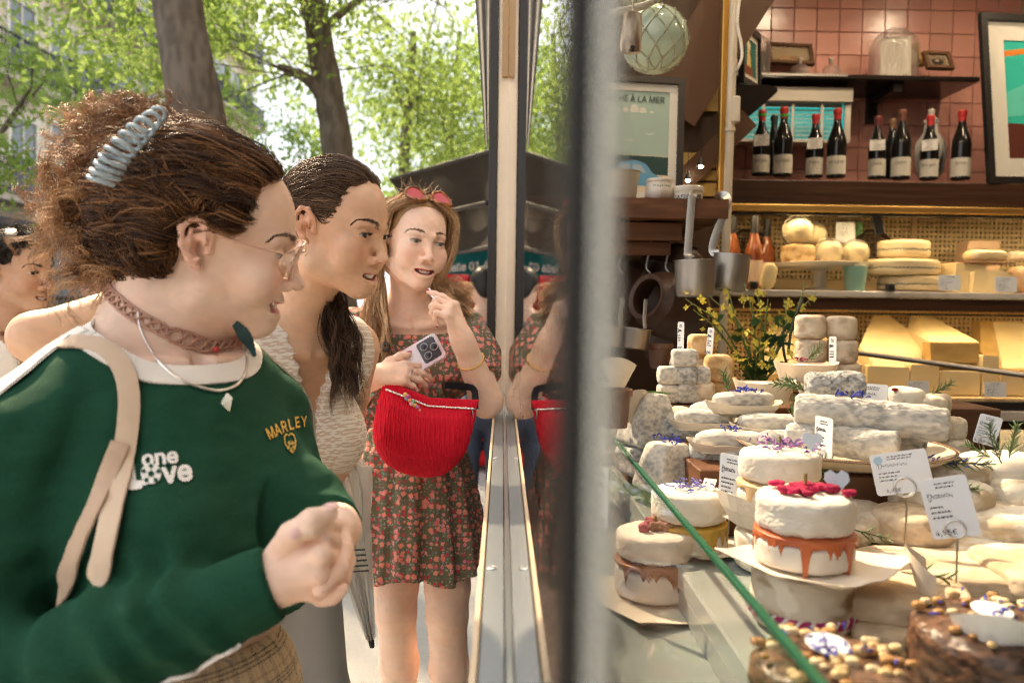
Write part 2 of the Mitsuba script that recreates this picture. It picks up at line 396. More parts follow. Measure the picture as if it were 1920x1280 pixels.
bark_c = lambda V: mixc([.055, .045, .038], [.17, .145, .12], .5 * nz(V, np.array([14, 14, 3.0]), 4, 4) + .5 * sstep(.35, .65, nz(V, np.array([40, 40, 7.0]), 8, 2)))
def limb(pts, r0, r1, n=40, sides=14, rough=.10, seed=0):
 P = curve(pts, n); rr = np.interp(np.linspace(0, 1, n), [0, 1], [r0, r1])
 m = tube(P, rr, sides)
 v = np.array(m.vertices); c = np.repeat(P, sides, 0); c = np.vstack([c, P[:1], P[-1:]])
 k = 1 + rough * (nz(v, np.array([11, 11, 2.2]) * (.12 / r0 + .3), seed, 3) - .5) * 2
 m.vertices = c + (v - c) * k[:, None]
 return m
def leaves(C, n_per, spread, size, rng):
 """Sprays of small pointed leaflets round the points C."""
 n = len(C) * n_per
 P = np.repeat(C, n_per, 0) + rng.normal(size=(n, 3)) * spread * [1, 1, .55]
 d = rng.normal(size=(n, 3)) + [0, 0, -.35]; d /= np.linalg.norm(d, axis=1, keepdims=True)
 w = np.cross(d, rng.normal(size=(n, 3))); w /= np.linalg.norm(w, axis=1, keepdims=True)
 s = size * (.6 + .8 * rng.random((n, 1)))
 nn = np.cross(d, w)
 v = np.stack([P, P + d * s * .5 + w * s * .23 + nn * s * .05, P + d * s, P + d * s * .5 - w * s * .23 + nn * s * .05], 1).reshape(-1, 3)
 k = np.arange(n)[:, None] * 4
 f = np.concatenate([k + [0, 1, 2], k + [0, 2, 3]], 0)
 base = np.repeat(rng.random(len(C)), n_per) * .6 + .4 * rng.random(n)
 col = mixc([.17, .27, .05], [.35, .47, .15], base)
 return trimesh.Trimesh(v, f, process=False), np.repeat(col, 4, 0)
def tree(name, label, trunk, r0, r1, limbs, crowns, n_cl, per, spread, size, seed, group=None):
 rng = np.random.default_rng(seed)
 k = thing(name, label, 'tree', group)
 part(k, 'trunk', limb(trunk, r0 * .94, r1, 90, 34, .17, seed), 'matte', bark_c, True)
 for i, (p, a, b) in enumerate(limbs):
  part(k, 'limb', limb(p, a, b, 26, 10, .12, seed + i), 'matte', bark_c, True)
 C = []
 for c, r, w in crowns:
  m = int(n_cl * w); q = rng.normal(size=(m, 3)); q /= np.linalg.norm(q, axis=1, keepdims=True)
  C.append(np.array(c) + q * (rng.random((m, 1)) ** .45) * np.array(r))
 C = np.vstack(C)
 keep = meshkit.fbm(C * .9, 3, seed) > .54
 C = C[keep]
 g, col = leaves(C, per, spread, size, rng)
 part(k, 'crown', g, 'leaf_surface', col, False)
 tw = []
 src = np.vstack([np.array(curve(p, 14)[5:]) for p, _, _ in limbs] + [curve(trunk, 14)[8:]])
 for c in C[::7]:
  j = np.argmin(np.linalg.norm(src - c, axis=1)); a = src[j]
  a = src[min(len(src) - 1, max(0, j - rng.integers(0, 7)))]; tw.append(np.array([a, a * .5 + c * .5 + rng.normal(size=3) * .25, c]))
 tw = np.array([curve(t, 7) for t in tw])
 part(k, 'twigs', tubes(tw, np.interp(np.linspace(0, 1, 7), [0, 1], [.010, .003])[None], 4), 'matte', (.085, .07, .055), True, None, 'stuff')
t1 = [at(368, 700, 5.2) * [1, 1, 0], at(372, 330, 5.2), at(355, 130, 5.2), at(326, -40, 5.2), at(300, -300, 5.2)]
tree('street_tree', 'thick leaning tree trunk nearest the women with pale green leaves above', t1, .20, .14,
  [([t1[3], t1[3] + [-.6, .5, 1.0], t1[3] + [-1.6, 1.0, 1.7]], .08, .03), ([t1[4], t1[4] + [.6, .6, .7], t1[4] + [1.3, 1.4, 1.2]], .08, .03), ([t1[4], t1[4] + [-.2, -.6, .7], t1[4] + [-.4, -1.6, 1.1]], .08, .03)],
  [((-1.5, 6.9, 6.0), (1.9, 1.7, 1.3), .9), ((-4.0, 7.3, 4.5), (1.5, 1.5, 1.3), .6)], 260, 42, .24, .085, 1)
t2 = [at(648, 650, 8.5) * [1, 1, 0], at(632, 290, 8.5), at(618, 190, 8.5), at(596, 60, 8.5), at(570, -140, 8.5)]
tree('street_tree', 'forked tree trunk behind the dark haired woman in the white top', t2, .19, .12,
  [([at(622, 215, 8.5), at(592, 165, 8.4), at(562, 140, 8.3), at(520, 125, 8.2)], .085, .035), ([t2[4], t2[4] + [.7, .3, .8], t2[4] + [1.7, .8, 1.2]], .08, .03), ([t2[3], t2[3] + [.5, .5, .6], t2[3] + [1.2, 1.0, .8]], .05, .02)],
  [((-1.9, 8.6, 5.2), (2.2, 2.0, 1.3), .9), ((-3.2, 8.2, 3.8), (1.3, 1.4, 1.1), .5), ((-1.0, 9.2, 3.7), (.9, 1.2, .9), .35)], 280, 42, .25, .085, 2)
t3 = [at(760, 620, 14) * [1, 1, 0], at(758, 330, 14), at(762, 240, 14), at(768, 190, 14), at(775, 60, 14)]
tree('young_tree', 'slim tree trunk with forked branches behind the dark awning', t3, .12, .06,
  [([at(764, 215, 14), at(748, 180, 13.8), at(735, 130, 13.6)], .05, .02), ([at(765, 225, 14), at(785, 180, 14.2), at(802, 120, 14.4)], .05, .02)],
  [((-1.5, 14, 5.2), (1.9, 1.8, 1.5), .8), ((-.9, 13.6, 3.9), (1.0, 1.3, .8), .4)], 260, 36, .27, .10, 3)
t4 = [at(845, 620, 17) * [1, 1, 0], at(842, 330, 17), at(850, 210, 17), at(862, 60, 17)]
tree('young_tree', 'thin tree trunk close to the window post', t4, .11, .05, [([at(846, 290, 17), at(825, 200, 16.8), at(810, 140, 16.6)], .05, .02), ([at(848, 260, 17), at(870, 190, 17.2), at(885, 130, 17.4)], .04, .02)],
  [((-.6, 17, 5.4), (1.8, 2.2, 1.8), .8), ((-.3, 16, 3.8), (1.0, 1.4, .8), .4)], 320, 36, .30, .12, 4)
sp = [(-7.2, 10.5, 'leafy tree at the far left in front of the stone building', 5), (-6.4, 15.5, 'leafy tree behind the curly hair on the far side of the road', 6), (-4.6, 20.0, 'leafy tree behind the thick leaning trunk', 7), (-2.6, 24.0, 'leafy tree in the gap between the two big trunks', 8), (-1.4, 31.0, 'distant leafy tree at the end of the street', 9)]
for x, y, lb, sd in sp:
 z = 4.3 + .05 * (y - 10)
 tree('young_tree', lb, [(x, y, -.1), (x + .05, y, 1.4), (x - .08, y + .05, 2.8), (x + .1, y, 4.6)], .13, .05,
   [([(x, y, 2.3), (x + .6, y - .2, 3.2), (x + 1.2, y - .3, 4.0)], .055, .02), ([(x, y, 2.6), (x - .6, y + .2, 3.5), (x - 1.1, y, 4.4)], .05, .02)],
   [((x, y, z + .6), (2.5 + .03 * y, 2.2, 2.1 + .02 * y), 1.0), ((x + .8, y - .5, z - 1.3), (1.6, 1.4, .9), .4)], 200, 34, .28, .10 + .003 * y, sd)
# ---------------------------------------------------------------- parked van far left
def van():
 k = thing('van', 'dark grey green van parked on the road behind the smiling woman in white', 'van')
 c = at(150, 545, 9.0); x0, y0 = c[0] - .9, 8.4
 prof = sg.Polygon([(0, .35), (0, 1.15), (.25, 1.28), (.85, 1.95), (1.2, 2.05), (4.3, 2.05), (4.5, 1.9), (4.55, .35)]).buffer(.05)
 m = extr(prof, 1.80); W = frame((x0 + 1.8, y0, 0), (0, 1, 0), (0, 0, 1), (1, 0, 0)); W = frame((x0, y0, 0), (0, 1, 0), (0, 0, 1), (1, 0, 0))
 part(k, 'body', xf(m, W), 'gloss', (.035, .05, .048), 40)
 for s, X in ((-1, x0 - .012), (1, x0 + 1.802)):
  part(k, 'side_window', box(X, X + .012, y0 + .75, y0 + 1.75, 1.30, 1.88), 'gloss', (.015, .018, .02))
 ws = extr(sg.Polygon([(.27, 1.32), (.83, 1.94), (.80, 1.97), (.24, 1.35)]), 1.6)
 part(k, 'windscreen', tr(xf(ws, W), (.10, -.05, .0)), 'gloss', (.05, .07, .08))
 for X in (x0 + .18, x0 + 1.62):
  part(k, 'headlight', tr(trimesh.creation.icosphere(2, .12), (X, y0 - .02, .95)), 'gloss', (.6, .6, .6))
 part(k, 'bumper', bev(x0 - .02, x0 + 1.82, y0 - .12, y0 + .06, .35, .62, .03), 'matte', (.03, .03, .03))
 part(k, 'mirror', bev(x0 + 1.82, x0 + 2.05, y0 + .7, y0 + .82, 1.30, 1.58, .02), 'satin', (.02, .02, .02))
 for yy in (y0 + .85, y0 + 3.7):
  for X in (x0 + .1, x0 + 1.7):
   w = part(k, 'wheel', tr(rot(lathe([(.20, -.10), (.32, -.10), (.34, -.06), (.34, .06), (.32, .10), (.20, .10)], 28), 90, (0, 1, 0)), (X, yy, .22)), 'matte', (.02, .02, .02))
   part(w, 'rim', tr(rot(lathe([(.05, -.11), (.20, -.105), (.20, .105), (.05, .11)], 20), 90, (0, 1, 0)), (X, yy, .22)), 'metal', (.5, .5, .5))
van()
# ---------------------------------------------------------------- market stall awning next door
def stall():
 k = thing('awning', 'big dark brown cloth awning of the stall next door', 'awning')
 c = [at(733, 336, 6.6), at(922, 283, 4.1), at(922, 462, 4.3), at(835, 478, 6.4)]
 u, v = np.meshgrid(np.linspace(0, 1, 30), np.linspace(0, 1, 30), indexing='ij')
 C = np.array(c); P = ((1 - u) * (1 - v))[..., None] * C[0] + (u * (1 - v))[..., None] * C[1] + (u * v)[..., None] * C[2] + ((1 - u) * v)[..., None] * C[3]
 n = nrm(np.cross(C[1] - C[0], C[3] - C[0])); P = P + n * (.03 * np.sin(v * 3.14) * np.sin(u * 9))[..., None]
 part(k, 'cloth', slab(P, n, .006), 'cloth', lambda V: mixc([.020, .014, .010], [.034, .024, .017], nz(V, 6)), 40)
 for a, b in ((0, 1), (3, 2), (0, 3)):
  part(k, 'frame_bar', tube([C[a], C[b]], .014, 8), 'satin', (.03, .025, .022), True)
 mid0, mid1 = (C[0] + C[3]) / 2, (C[1] + C[2]) / 2
 part(k, 'frame_bar', tube([mid0 - n * .03, mid1 - n * .03], .014, 8), 'satin', (.03, .025, .022), True)
 part(k, 'post', tube([C[3] * [1, 1, 0], C[3]], .02, 8), 'satin', (.03, .03, .03), True)
 t = thing('stall_banner', 'teal green banner with a white telephone number under the dark awning', 'banner')
 c = [at(838, 468, 6.6), at(1010, 452, 6.2), at(1010, 522, 6.2), at(838, 528, 6.6)]
 part(t, 'cloth', sheet(c, .012), 'cloth', lambda V: mixc([.006, .085, .085], [.010, .125, .12], nz(V, 5)), 40)
 d = nrm(c[1] - c[0]); z = nrm(np.cross(d, Z3_))
 part(t, 'lettering', xf(text('ielle 01 46 09', .062, True, .002, False), frame(at(842, 510, 6.55) - np.array([0, .05, 0]), d, Z3_, -z if z[1] > 0 else z)), 'matte', (.62, .60, .52), False)
 b = thing('stall_counter', 'red cloth covered stall counter below the teal banner', 'stall')
 c0 = at(880, 560, 6.3)
 part(b, 'cover', bev(c0[0] - .26, c0[0] + .4, 6.1, 6.7, .06, c0[2] + .14, .04), 'cloth', (.46, .012, .014))
 part(b, 'chair_back', bev(c0[0] - .20, c0[0] + .02, 5.95, 6.0, .5, c0[2] + .18, .02), 'satin', (.50, .014, .016))
 for s in (-.2, .34): part(b, 'leg', box(c0[0] + s - .02, c0[0] + s + .02, 6.3, 6.34, 0, .06), 'satin', (.05, .05, .05))
Z3_ = np.array([0, 0, 1.0])
stall()
# ---------------------------------------------------------------- people: shared builders
Z3 = np.array([0, 0, 1.0])
def headframe(o, yaw, pitch=0, roll=0, s=1.0):
 """Local axes: x = the person's right, y = the way the face looks, z = up. yaw is measured from +x towards +y; pitch > 0 looks down;
 roll > 0 leans the crown towards the person's right."""
 a, p, r = (math.radians(v) for v in (yaw, pitch, roll))
 f = np.array([math.cos(a) * math.cos(p), math.sin(a) * math.cos(p), -math.sin(p)])
 x = nrm(np.cross(f, Z3)); z = np.cross(x, f)
 x, z = math.cos(r) * x - math.sin(r) * z, math.sin(r) * x + math.cos(r) * z
 return frame(np.array(o, float), x * s, f * s, z * s)
def L(M, p):
 p = np.asarray(p, float)
 return p @ M[:3, :3].T + M[:3, 3]
def unL(M, P):
 I = np.linalg.inv(M); return np.asarray(P) @ I[:3, :3].T + I[:3, 3]
def near(d, P, fn, w=.03):
 """fn(P) where the field d is close to its surface, 0 elsewhere."""
 o = np.zeros(len(d)); k = np.abs(d) < w
 if k.any(): o[k] = fn(P[k])
 return o
def mouth_pts(m, n=9):
 w, yc, zc, y0, z0 = m['w'], m['yc'], m['zc'], m['y0'], m['z0']
 t = np.linspace(-1, 1, n); q = np.abs(t) ** 2.0
 return np.stack([t * w, y0 + (yc - y0) * q, z0 + (zc - z0) * q], 1)
def polydist(P, C):
 d = np.full(len(P), 9.0)
 for i in range(len(C) - 1):
  a, b = C[i], C[i + 1]; t = np.clip(((P - a) @ (b - a)) / ((b - a) @ (b - a)), 0, 1)
  d = np.minimum(d, np.linalg.norm(P - a - t[:, None] * (b - a), axis=1))
 return d
def head(F, M, o):
 """Adds a head to the field F."""
 F.use(M)
 jw = o.get('jaw', 1.0)
 F.ell((0, -.004, .034), (.071, .094, .078), .03)
 F.ell((0, .026, -.012), (.061, .064, .086), .03)
 for s in (1, -1):
  F.cone((s * .047 * jw, .006, -.066), (s * .014, .070, -.101), .019, .014, .030)
  F.ell((s * .040, .064, -.030), (.024, .022, .019), .022)
  F.ell((s * .037, .064, -.052 + .006 * o.get('smile', 0)), (.021 + .003 * o.get('smile', 0), .021 + .002 * o.get('smile', 0), .022), .018)
  F.cone((s * .012, .0905, .013), (s * .044, .076, .014), .0085, .006, .012)
 F.ell((0, .074, -.066), (.031, .021, .027), .018)
 F.ell((0, .081, -.0985), (.0165, .0135, .0125), .014)
 for s in (1, -1):                                              # eye sockets
  F.ell((s * .032, .0965, -.001), (.0185, .0150, .0115), .012, sub=True)
 ny = o.get('nose', 0.0)
 F.cone((0, .0880, .006), (0, .1035 + ny, -.030), .0070, .0080, .010)
 F.ell((0, .1085 + ny, -.0385), (.0105, .0100, .0088), .008)
 for s in (1, -1):
  F.ell((s * .0122, .0980, -.0430), (.0068, .0090, .0070), .006)
 for s in (1, -1):
  F.ell((s * .0062, .1045 + ny * .6, -.0480), (.0032, .0052, .0035), .003, sub=True)
 for s in (1, -1):                                              # eyelids round the eyeball
  c = np.array([s * .032, .0745, -.002])
  op = o.get('open', .0044)
  def lid(P, c=c, op=op, s=s):
   r = np.linalg.norm(P - c, axis=1) - .0148
   q = P - c; x = (q[:, 0]) / .0145
   ring = np.abs(q[:, 2] + .0006 - .0012 * x * s) / np.maximum(op * (1 - x * x), 1e-4)
   slit = np.where((q[:, 1] > 0) & (np.abs(x) < 1), (1 - ring) * op * .8, -.01)
   return np.maximum(r, slit)
  F.fn(lid, .0035)
 m = o['mouth']; C = mouth_pts(m); op = m['open']; t = np.linspace(-1, 1, len(C))
 prof = np.sqrt(np.maximum(1 - t * t, 0.0))
 up, lo = C.copy(), C.copy()
 up[:, 2] += op * .5 * prof + .0030 + .0006 * prof; lo[:, 2] -= op * .5 * prof + .0034 + .0012 * prof
 up[:, 1] -= .0012; lo[:, 1] -= .0030 * prof
 ru = .0031 + .0020 * prof; rl = .0030 + .0034 * prof
 F.chain(up, ru, .0045); F.chain(lo, rl, .0045)
 cut = C.copy(); cut[:, 1] += .004
 for i in range(len(C) - 1):
  F.cone(cut[i], cut[i + 1], max(op * .5 * prof[i], .0004), max(op * .5 * prof[i + 1], .0004), .0018, sub=True)
 if op > .003:
  F.ell((0, m['y0'] - .012, m['z0']), (m['w'] * .72, .014, op * .46), .003, sub=True)
 for s in (1, -1):                                              # ears
  e = o.get('ear', 1.0)
  pts = [(.071, .010, -.014), (.075, .008, .006), (.080, -.002, .0215), (.0855, -.014, .0215), (.0885, -.0225, .008), (.086, -.0195, -.010), (.0795, -.010, -.026), (.0735, -.001, -.034)]
  P = [(s * x, y * e, (z + .002) * e) for x, y, z in pts]
  F.chain(P, [.0036, .0036, .0038, .0038, .0038, .0036, .0042, .0052], .004)
  F.ell((s * .0765, -.007 * e, -.004 * e), (.0040, .0150 * e, .0235 * e), .006, rotm=rz(s * -28))
  F.chain([(s * .082, -.013, .010), (s * .082, -.0135, -.004), (s * .078, -.007, -.018)], [.0028, .003, .003], .005)
  F.ell((s * .0735, .0065, -.012), (.004, .004, .006), .004)
  F.ell((s * .0800, -.0025, -.010), (.0065, .0065, .0100), .004, sub=True)
 return F
def rz(d):
 a = math.radians(d); return np.array([[math.cos(a), -math.sin(a), 0], [math.sin(a), math.cos(a), 0], [0, 0, 1]])
def skin_colour(M, o, base, lip, blush=0.10):
 base, lip = np.array(base), np.array(lip)
 m = o['mouth']; C = mouth_pts(m); op = m['open']; t = np.linspace(-1, 1, len(C)); prof = np.sqrt(np.maximum(1 - t * t, 0))
 up, lo = C.copy(), C.copy()
 up[:, 2] += op * .5 * prof + .0030; lo[:, 2] -= op * .5 * prof + .0036; up[:, 1] -= .001; lo[:, 1] -= .003 * prof
 def f(V):
  q = unL(M, V); c = np.tile(base, (len(V), 1))
  c *= (1 + .16 * (nz(V, 110, 3, 2) - .5) + .16 * (nz(V, 22, 5, 2) - .5))[:, None] * (1 + np.array([0, -.10, -.14]) * (nz(V, 30, 9, 3) - .5)[:, None] * 2)
  red = base * np.array([1.02, .72, .70])
  b = np.exp(-(((np.abs(q[:, 0]) - .040) / .020) ** 2 + ((q[:, 2] + .034) / .020) ** 2)) * (q[:, 1] > .03)
  b = np.maximum(b, .9 * np.exp(-((q - [0, .112, -.040]) ** 2).sum(1) / .010**2))
  ear = (np.abs(q[:, 0]) > .0735) & (q[:, 1] < .012) & (np.abs(q[:, 2]) < .045) & (q[:, 1] > -.035)
  b = np.maximum(b, .8 * ear)
  c = mixc(c, red, b * blush * 5)
  d = np.minimum(polydist(q, up) - (.0030 + .0020), polydist(q, lo) - (.0036 + .0022))
  near = q[:, 1] > .05
  c = mixc(c, lip, near * sstep(.0012, -.0006, d))
  inn = near & (polydist(q, C) < np.maximum(op * .5, .0015)) & (q[:, 1] < m['y0'] - .008)
  c[inn] = np.array([.10, .02, .02])
  nos = (np.minimum(np.linalg.norm(q - [.0062, .105, -.047], axis=1), np.linalg.norm(q - [-.0062, .105, -.047], axis=1)) < .0042) & (q[:, 2] < -.043)
  c[nos] *= .35
  return c
 return f
def face_parts(root, M, o, iris=(.06, .03, .015), brow=(.05, .03, .02), gaze=(0, 1, 0), lash=True, browth=1.0):
 """Eyes, brows, lashes and teeth as parts of the person root."""
 for s in (1, -1):
  v = trimesh.creation.uv_sphere(.0132, count=[40, 40])
  g = nrm(gaze); d = np.array(v.vertices) @ g / .0132
  c = np.tile([.52, .48, .45], (len(v.vertices), 1))
  c = np.where((d > math.cos(.46))[:, None], np.array(iris), c); c = np.where((d > math.cos(.20))[:, None], [.004, .004, .004], c)
  E = xf(tr(v, (s * .032, .0745, -.002)), M)
  part(root, 'eye', E, 'gloss', c, True)
 def surf(P, off):
  return o['field'].snap(L(M, P), off, 3)
 for s in (1, -1):
  P = []
  for i in range(int(190 * browth)):
   u = RN.random(); x = .011 + .037 * u
   z = .0165 + .0065 * math.sin(min(u / .62, 1) * 1.57) - (max(u - .62, 0) * .024) + RN.normal() * .0019 * (1.1 - .7 * u) + o.get('brow_up', 0)
   y = .094 - .6 * x * x / .05
   dx, dz = .007 * (.6 + .4 * u), .0030 * (1 - 1.9 * u)
   P.append([(s * (x + k * dx), y, z + k * dz) for k in (0, .33, .66, 1)])
  P = np.array(P); S = surf(P.reshape(-1, 3), .0008).reshape(P.shape)
  part(root, 'eyebrow', tubes(S, np.array([.0003, .00034, .00026, .0001])[None], 3), 'hair', brow, True)
 if lash:
  op = o.get('open', .0044)
  for s in (1, -1):
   P = []
   for i in range(42):
    x = (i / 41 * 2 - 1) * .93
    b = np.array([s * .032 + x * .0140, 0, -.0022 + op * .85 * (1 - x * x) + .0012 * x * s * s])
    b[1] = .0745 + math.sqrt(max(.0150**2 - (x * .0140) ** 2, 1e-6)) * .985
    e = b + np.array([x * .0035, .0070, .0035 + .001 * RN.random()])
    P.append([b, b + (e - b) * .5 - [0, 0, .0010], e])
   part(root, 'eyelashes', tubes(L(M, np.array(P)), np.array([.00035, .0003, .0001])[None], 3), 'hair', (.01, .008, .006), True)
 m = o['mouth']
 if m['open'] > .003:
  n = 9; ms = []
  for i in range(n):
   t = (i - (n - 1) / 2) / ((n - 1) / 2); x = t * m['w'] * .82
   w = m['w'] * 1.64 / n; h = (.0088, .0082, .0078)[min(2, int(abs(t) * 3))]
   y = m['y0'] - .0062 - abs(t) ** 2 * .011
   z = m['z0'] + (m['zc'] - m['z0']) * t * t + m['open'] * .5 + .0008 - h / 2
   b = trimesh.creation.icosphere(2, .5); b.vertices *= [w * 1.5, .006, h * 1.25]
   b.vertices = np.clip(b.vertices, [-w * .498, -1, -h * .5], [w * .498, 1, h * .5])
   ms.append(tr(rot(b, -t * 28), (x, y, z)))
  part(root, 'teeth', xf(cat(ms), M), 'gloss', (.74, .70, .62), 40)
FING = [(.030, .086, (.042, .025, .020), .0092), (.0095, .091, (.046, .028, .021), .0094), (-.0105, .086, (.042, .026, .021), .0090), (-.0285, .076, (.033, .020, .018), .0080)]
def hand(F, W, fwd, dorsal, side, curl, s=0.92, thumb=None, splay=(6, 1, -4, -10), k=.006):
 """A hand in the field F: curl = four (knuckle, middle, end) angles; thumb = three points in hand axes (thumb side, along, up). Returns fingertip (points, directions, nail normals)."""
 y = nrm(fwd); z = nrm(np.asarray(dorsal) - np.dot(dorsal, y) * y); x = np.cross(y, z) * (-side)
 W = np.array(W, float)
 def w(p): return W + s * (p[0] * x + p[1] * y + p[2] * z)
 F.use(None)
 tips = []
 for (bx, by, ln, r), sp in zip(FING, splay):
  F.cone(w((bx * .62, .012, 0)), w((bx, by, .002)), .0135 * s, .0118 * s, .012)
 F.cone(w((0, -.02, 0)), w((0, .03, -.003)), .024 * s, .022 * s, .02)
 F.cone(w((.022, .02, -.010)), w((.018, .055, -.008)), .016 * s, .014 * s, .014)
 for (bx, by, ln, r), cu, sp in zip(FING, curl, splay):
  p = np.array([bx, by, .002]); a = 0.0; sa = math.radians(sp)
  for j in range(3):
   a += math.radians(cu[j])
   d = np.array([math.sin(sa) * math.cos(a), math.cos(sa) * math.cos(a), -math.sin(a)])
   q = p + d * ln[j]
   F.cone(w(p), w(q), r * s * (1.02, .93, .84)[j], r * s * (.93, .84, .70)[j], k)
   p = q
  up = np.array([math.sin(sa) * math.sin(a), math.cos(sa) * math.sin(a), math.cos(a)])
  tips.append((w(p), d[0] * x + d[1] * y + d[2] * z, up[0] * x + up[1] * y + up[2] * z, r * s * .72))
 th = thumb or [(.022, .018, -.006), (.048, .052, -.016), (.052, .086, -.020), (.046, .110, -.022)]
 rs = (.0145, .0118, .0105, .0080)
 for j in range(3): F.cone(w(th[j]), w(th[j + 1]), rs[j] * s, rs[j + 1] * s, .010)
 d = nrm(w(th[3]) - w(th[2]))
 tips.append((w(th[3]), d, nrm(np.cross(d, np.cross(z * .4 + x * .9, d))), .0085 * s))
 return tips, w
def nails(root, tips, col, which=(0, 1, 2, 3, 4)):
 for i in which:
  p, d, u, r = tips[i]
  b = trimesh.creation.icosphere(2, 1.0); b.vertices *= [r * .78, r * 1.05, r * .28]
  part(root, 'fingernail', xf(b, frame(p + u * r * .80 + d * r * .15, np.cross(d, u), d, u)), 'gloss', col, True)
def wavy(P, amp, freq, rng):
 """Adds a helix-like wave that grows towards the ends of the strands P (n, m, 3)."""
 n, m, _ = P.shape
 t = np.linspace(0, 1, m)[None]
 d = np.gradient(P, axis=1); d /= np.linalg.norm(d, axis=2, keepdims=True) + 1e-9
 a = np.cross(d, np.broadcast_to([.13, .21, .97], d.shape)); a /= np.linalg.norm(a, axis=2, keepdims=True) + 1e-9
 b = np.cross(d, a); ph = rng.random((n, 1)) * 6.28; fr = freq * (.75 + .5 * rng.random((n, 1)))
 A = np.asarray(amp) * (.6 + .8 * rng.random((n, 1))) * np.minimum(1, t * 4)
 return P + (A * np.cos(fr * t * 6.28 + ph))[..., None] * a + (A * np.sin(fr * t * 6.28 + ph))[..., None] * b
def hair_tubes(P, r, cols, rng, sides=3):
 n, m, _ = P.shape
 prof = np.interp(np.linspace(0, 1, m), [0, .1, .8, 1], [.7, 1, .85, .15])
 rr = np.asarray(r) * (.7 + .6 * rng.random((n, 1))) * prof[None]
 k = rng.random(n); cols = np.array(cols, float)
 c = cols[np.minimum((k * len(cols)).astype(int), len(cols) - 1)] * (.75 + .5 * rng.random((n, 1)))
 return tubes(P, rr, sides), np.repeat(c, m * sides, 0)
def strands_on(F, A, B, m, lift, rng, via=None):
 """Strands from the points A to the points B that hug the field F."""
 t = np.linspace(0, 1, m)[None, :, None]
 if via is None: P = A[:, None] * (1 - t) + B[:, None] * t
 else: P = A[:, None] * (1 - t) ** 2 + via[:, None] * 2 * t * (1 - t) + B[:, None] * t**2
 n = len(A)
 S = F.snap(P.reshape(-1, 3), 0, 3)
 S = S + F.grad(S) * (rng.random((n, 1)) * lift[1] + lift[0]).repeat(m, 1).reshape(-1, 1)
 return S.reshape(n, m, 3)
def decal(F, P2, o, ex, ey, d, off):
 """Points of a flat drawing (x, y) laid on the field F along the direction d."""
 Q = np.asarray(o) + P2[:, :1] * np.asarray(ex) + P2[:, 1:2] * np.asarray(ey) - nrm(d) * .03
 return F.trace(Q, d, off)
def print_on(F, mesh, o, ex, ey, d, off=.0012, th=.0006, maxe=.004):
 """A flat drawing (a thin mesh in the xy plane) printed on cloth."""
 v, f = trimesh.remesh.subdivide_to_size(mesh.vertices, mesh.faces, maxe, max_iter=8)
 z = v[:, 2] - mesh.vertices[:, 2].min()
 W = decal(F, v[:, :2], o, ex, ey, d, off)
 W = W - nrm(d) * (np.where(z > z.max() / 2, th, 0))[:, None]
 return trimesh.Trimesh(W, f, process=False)
def locks(P, per, spread, amp, freq, r, cols, rng, loose=.0006):
 """Groups of strands: each guide of P (n, m, 3) becomes per strands that share its wave and differ a little."""
 n, m, _ = P.shape
 G = wavy(P, amp, freq, rng)
 t = np.linspace(0, 1, m)
 off = rng.normal(size=(n, per, 1, 3)) * spread * (1.0 - .45 * np.abs(2 * t - 1)[None, None, :, None] ** 2)
 Q = G[:, None] + off
 Q = Q.reshape(n * per, m, 3) + np.cumsum(rng.normal(size=(n * per, m, 3)) * loose * .5, 1)
 prof = np.interp(t, [0, .1, .8, 1], [.7, 1, .85, .12])
 rr = r * (.7 + .6 * rng.random((n * per, 1))) * prof[None]
 cols = np.array(cols, float)
 base = cols[rng.integers(0, len(cols), n)] * (.8 + .4 * rng.random((n, 1)))
 c = np.repeat(base, per, 0) * (.75 + .5 * rng.random((n * per, 1)))
 return tubes(Q, rr, 3), np.repeat(c, m * 3, 0)
def hair_cap(M, F, ear=True, front=.054, side=.30, low=-.010, top=.098):
 def cut(P):
  fr = np.minimum(P[:, 1] - (front - side * np.maximum(np.abs(P[:, 0]) - .03, 0)), top - P[:, 2] - .5 * np.maximum(.085 - P[:, 1], 0))
  e = np.sqrt(((P[:, 1] + .004) / .026) ** 2 + ((P[:, 2] + .016) / .034) ** 2) - 1
  return np.minimum(-fr, np.where((np.abs(P[:, 0]) > .06) & ear, e * .026, 1))
 F.use(M); F.fn(cut, .010, sub=True)
 F.fn(lambda P: -np.minimum(-P[:, 2] + low, P[:, 1] + .030), .012, sub=True)
 return F
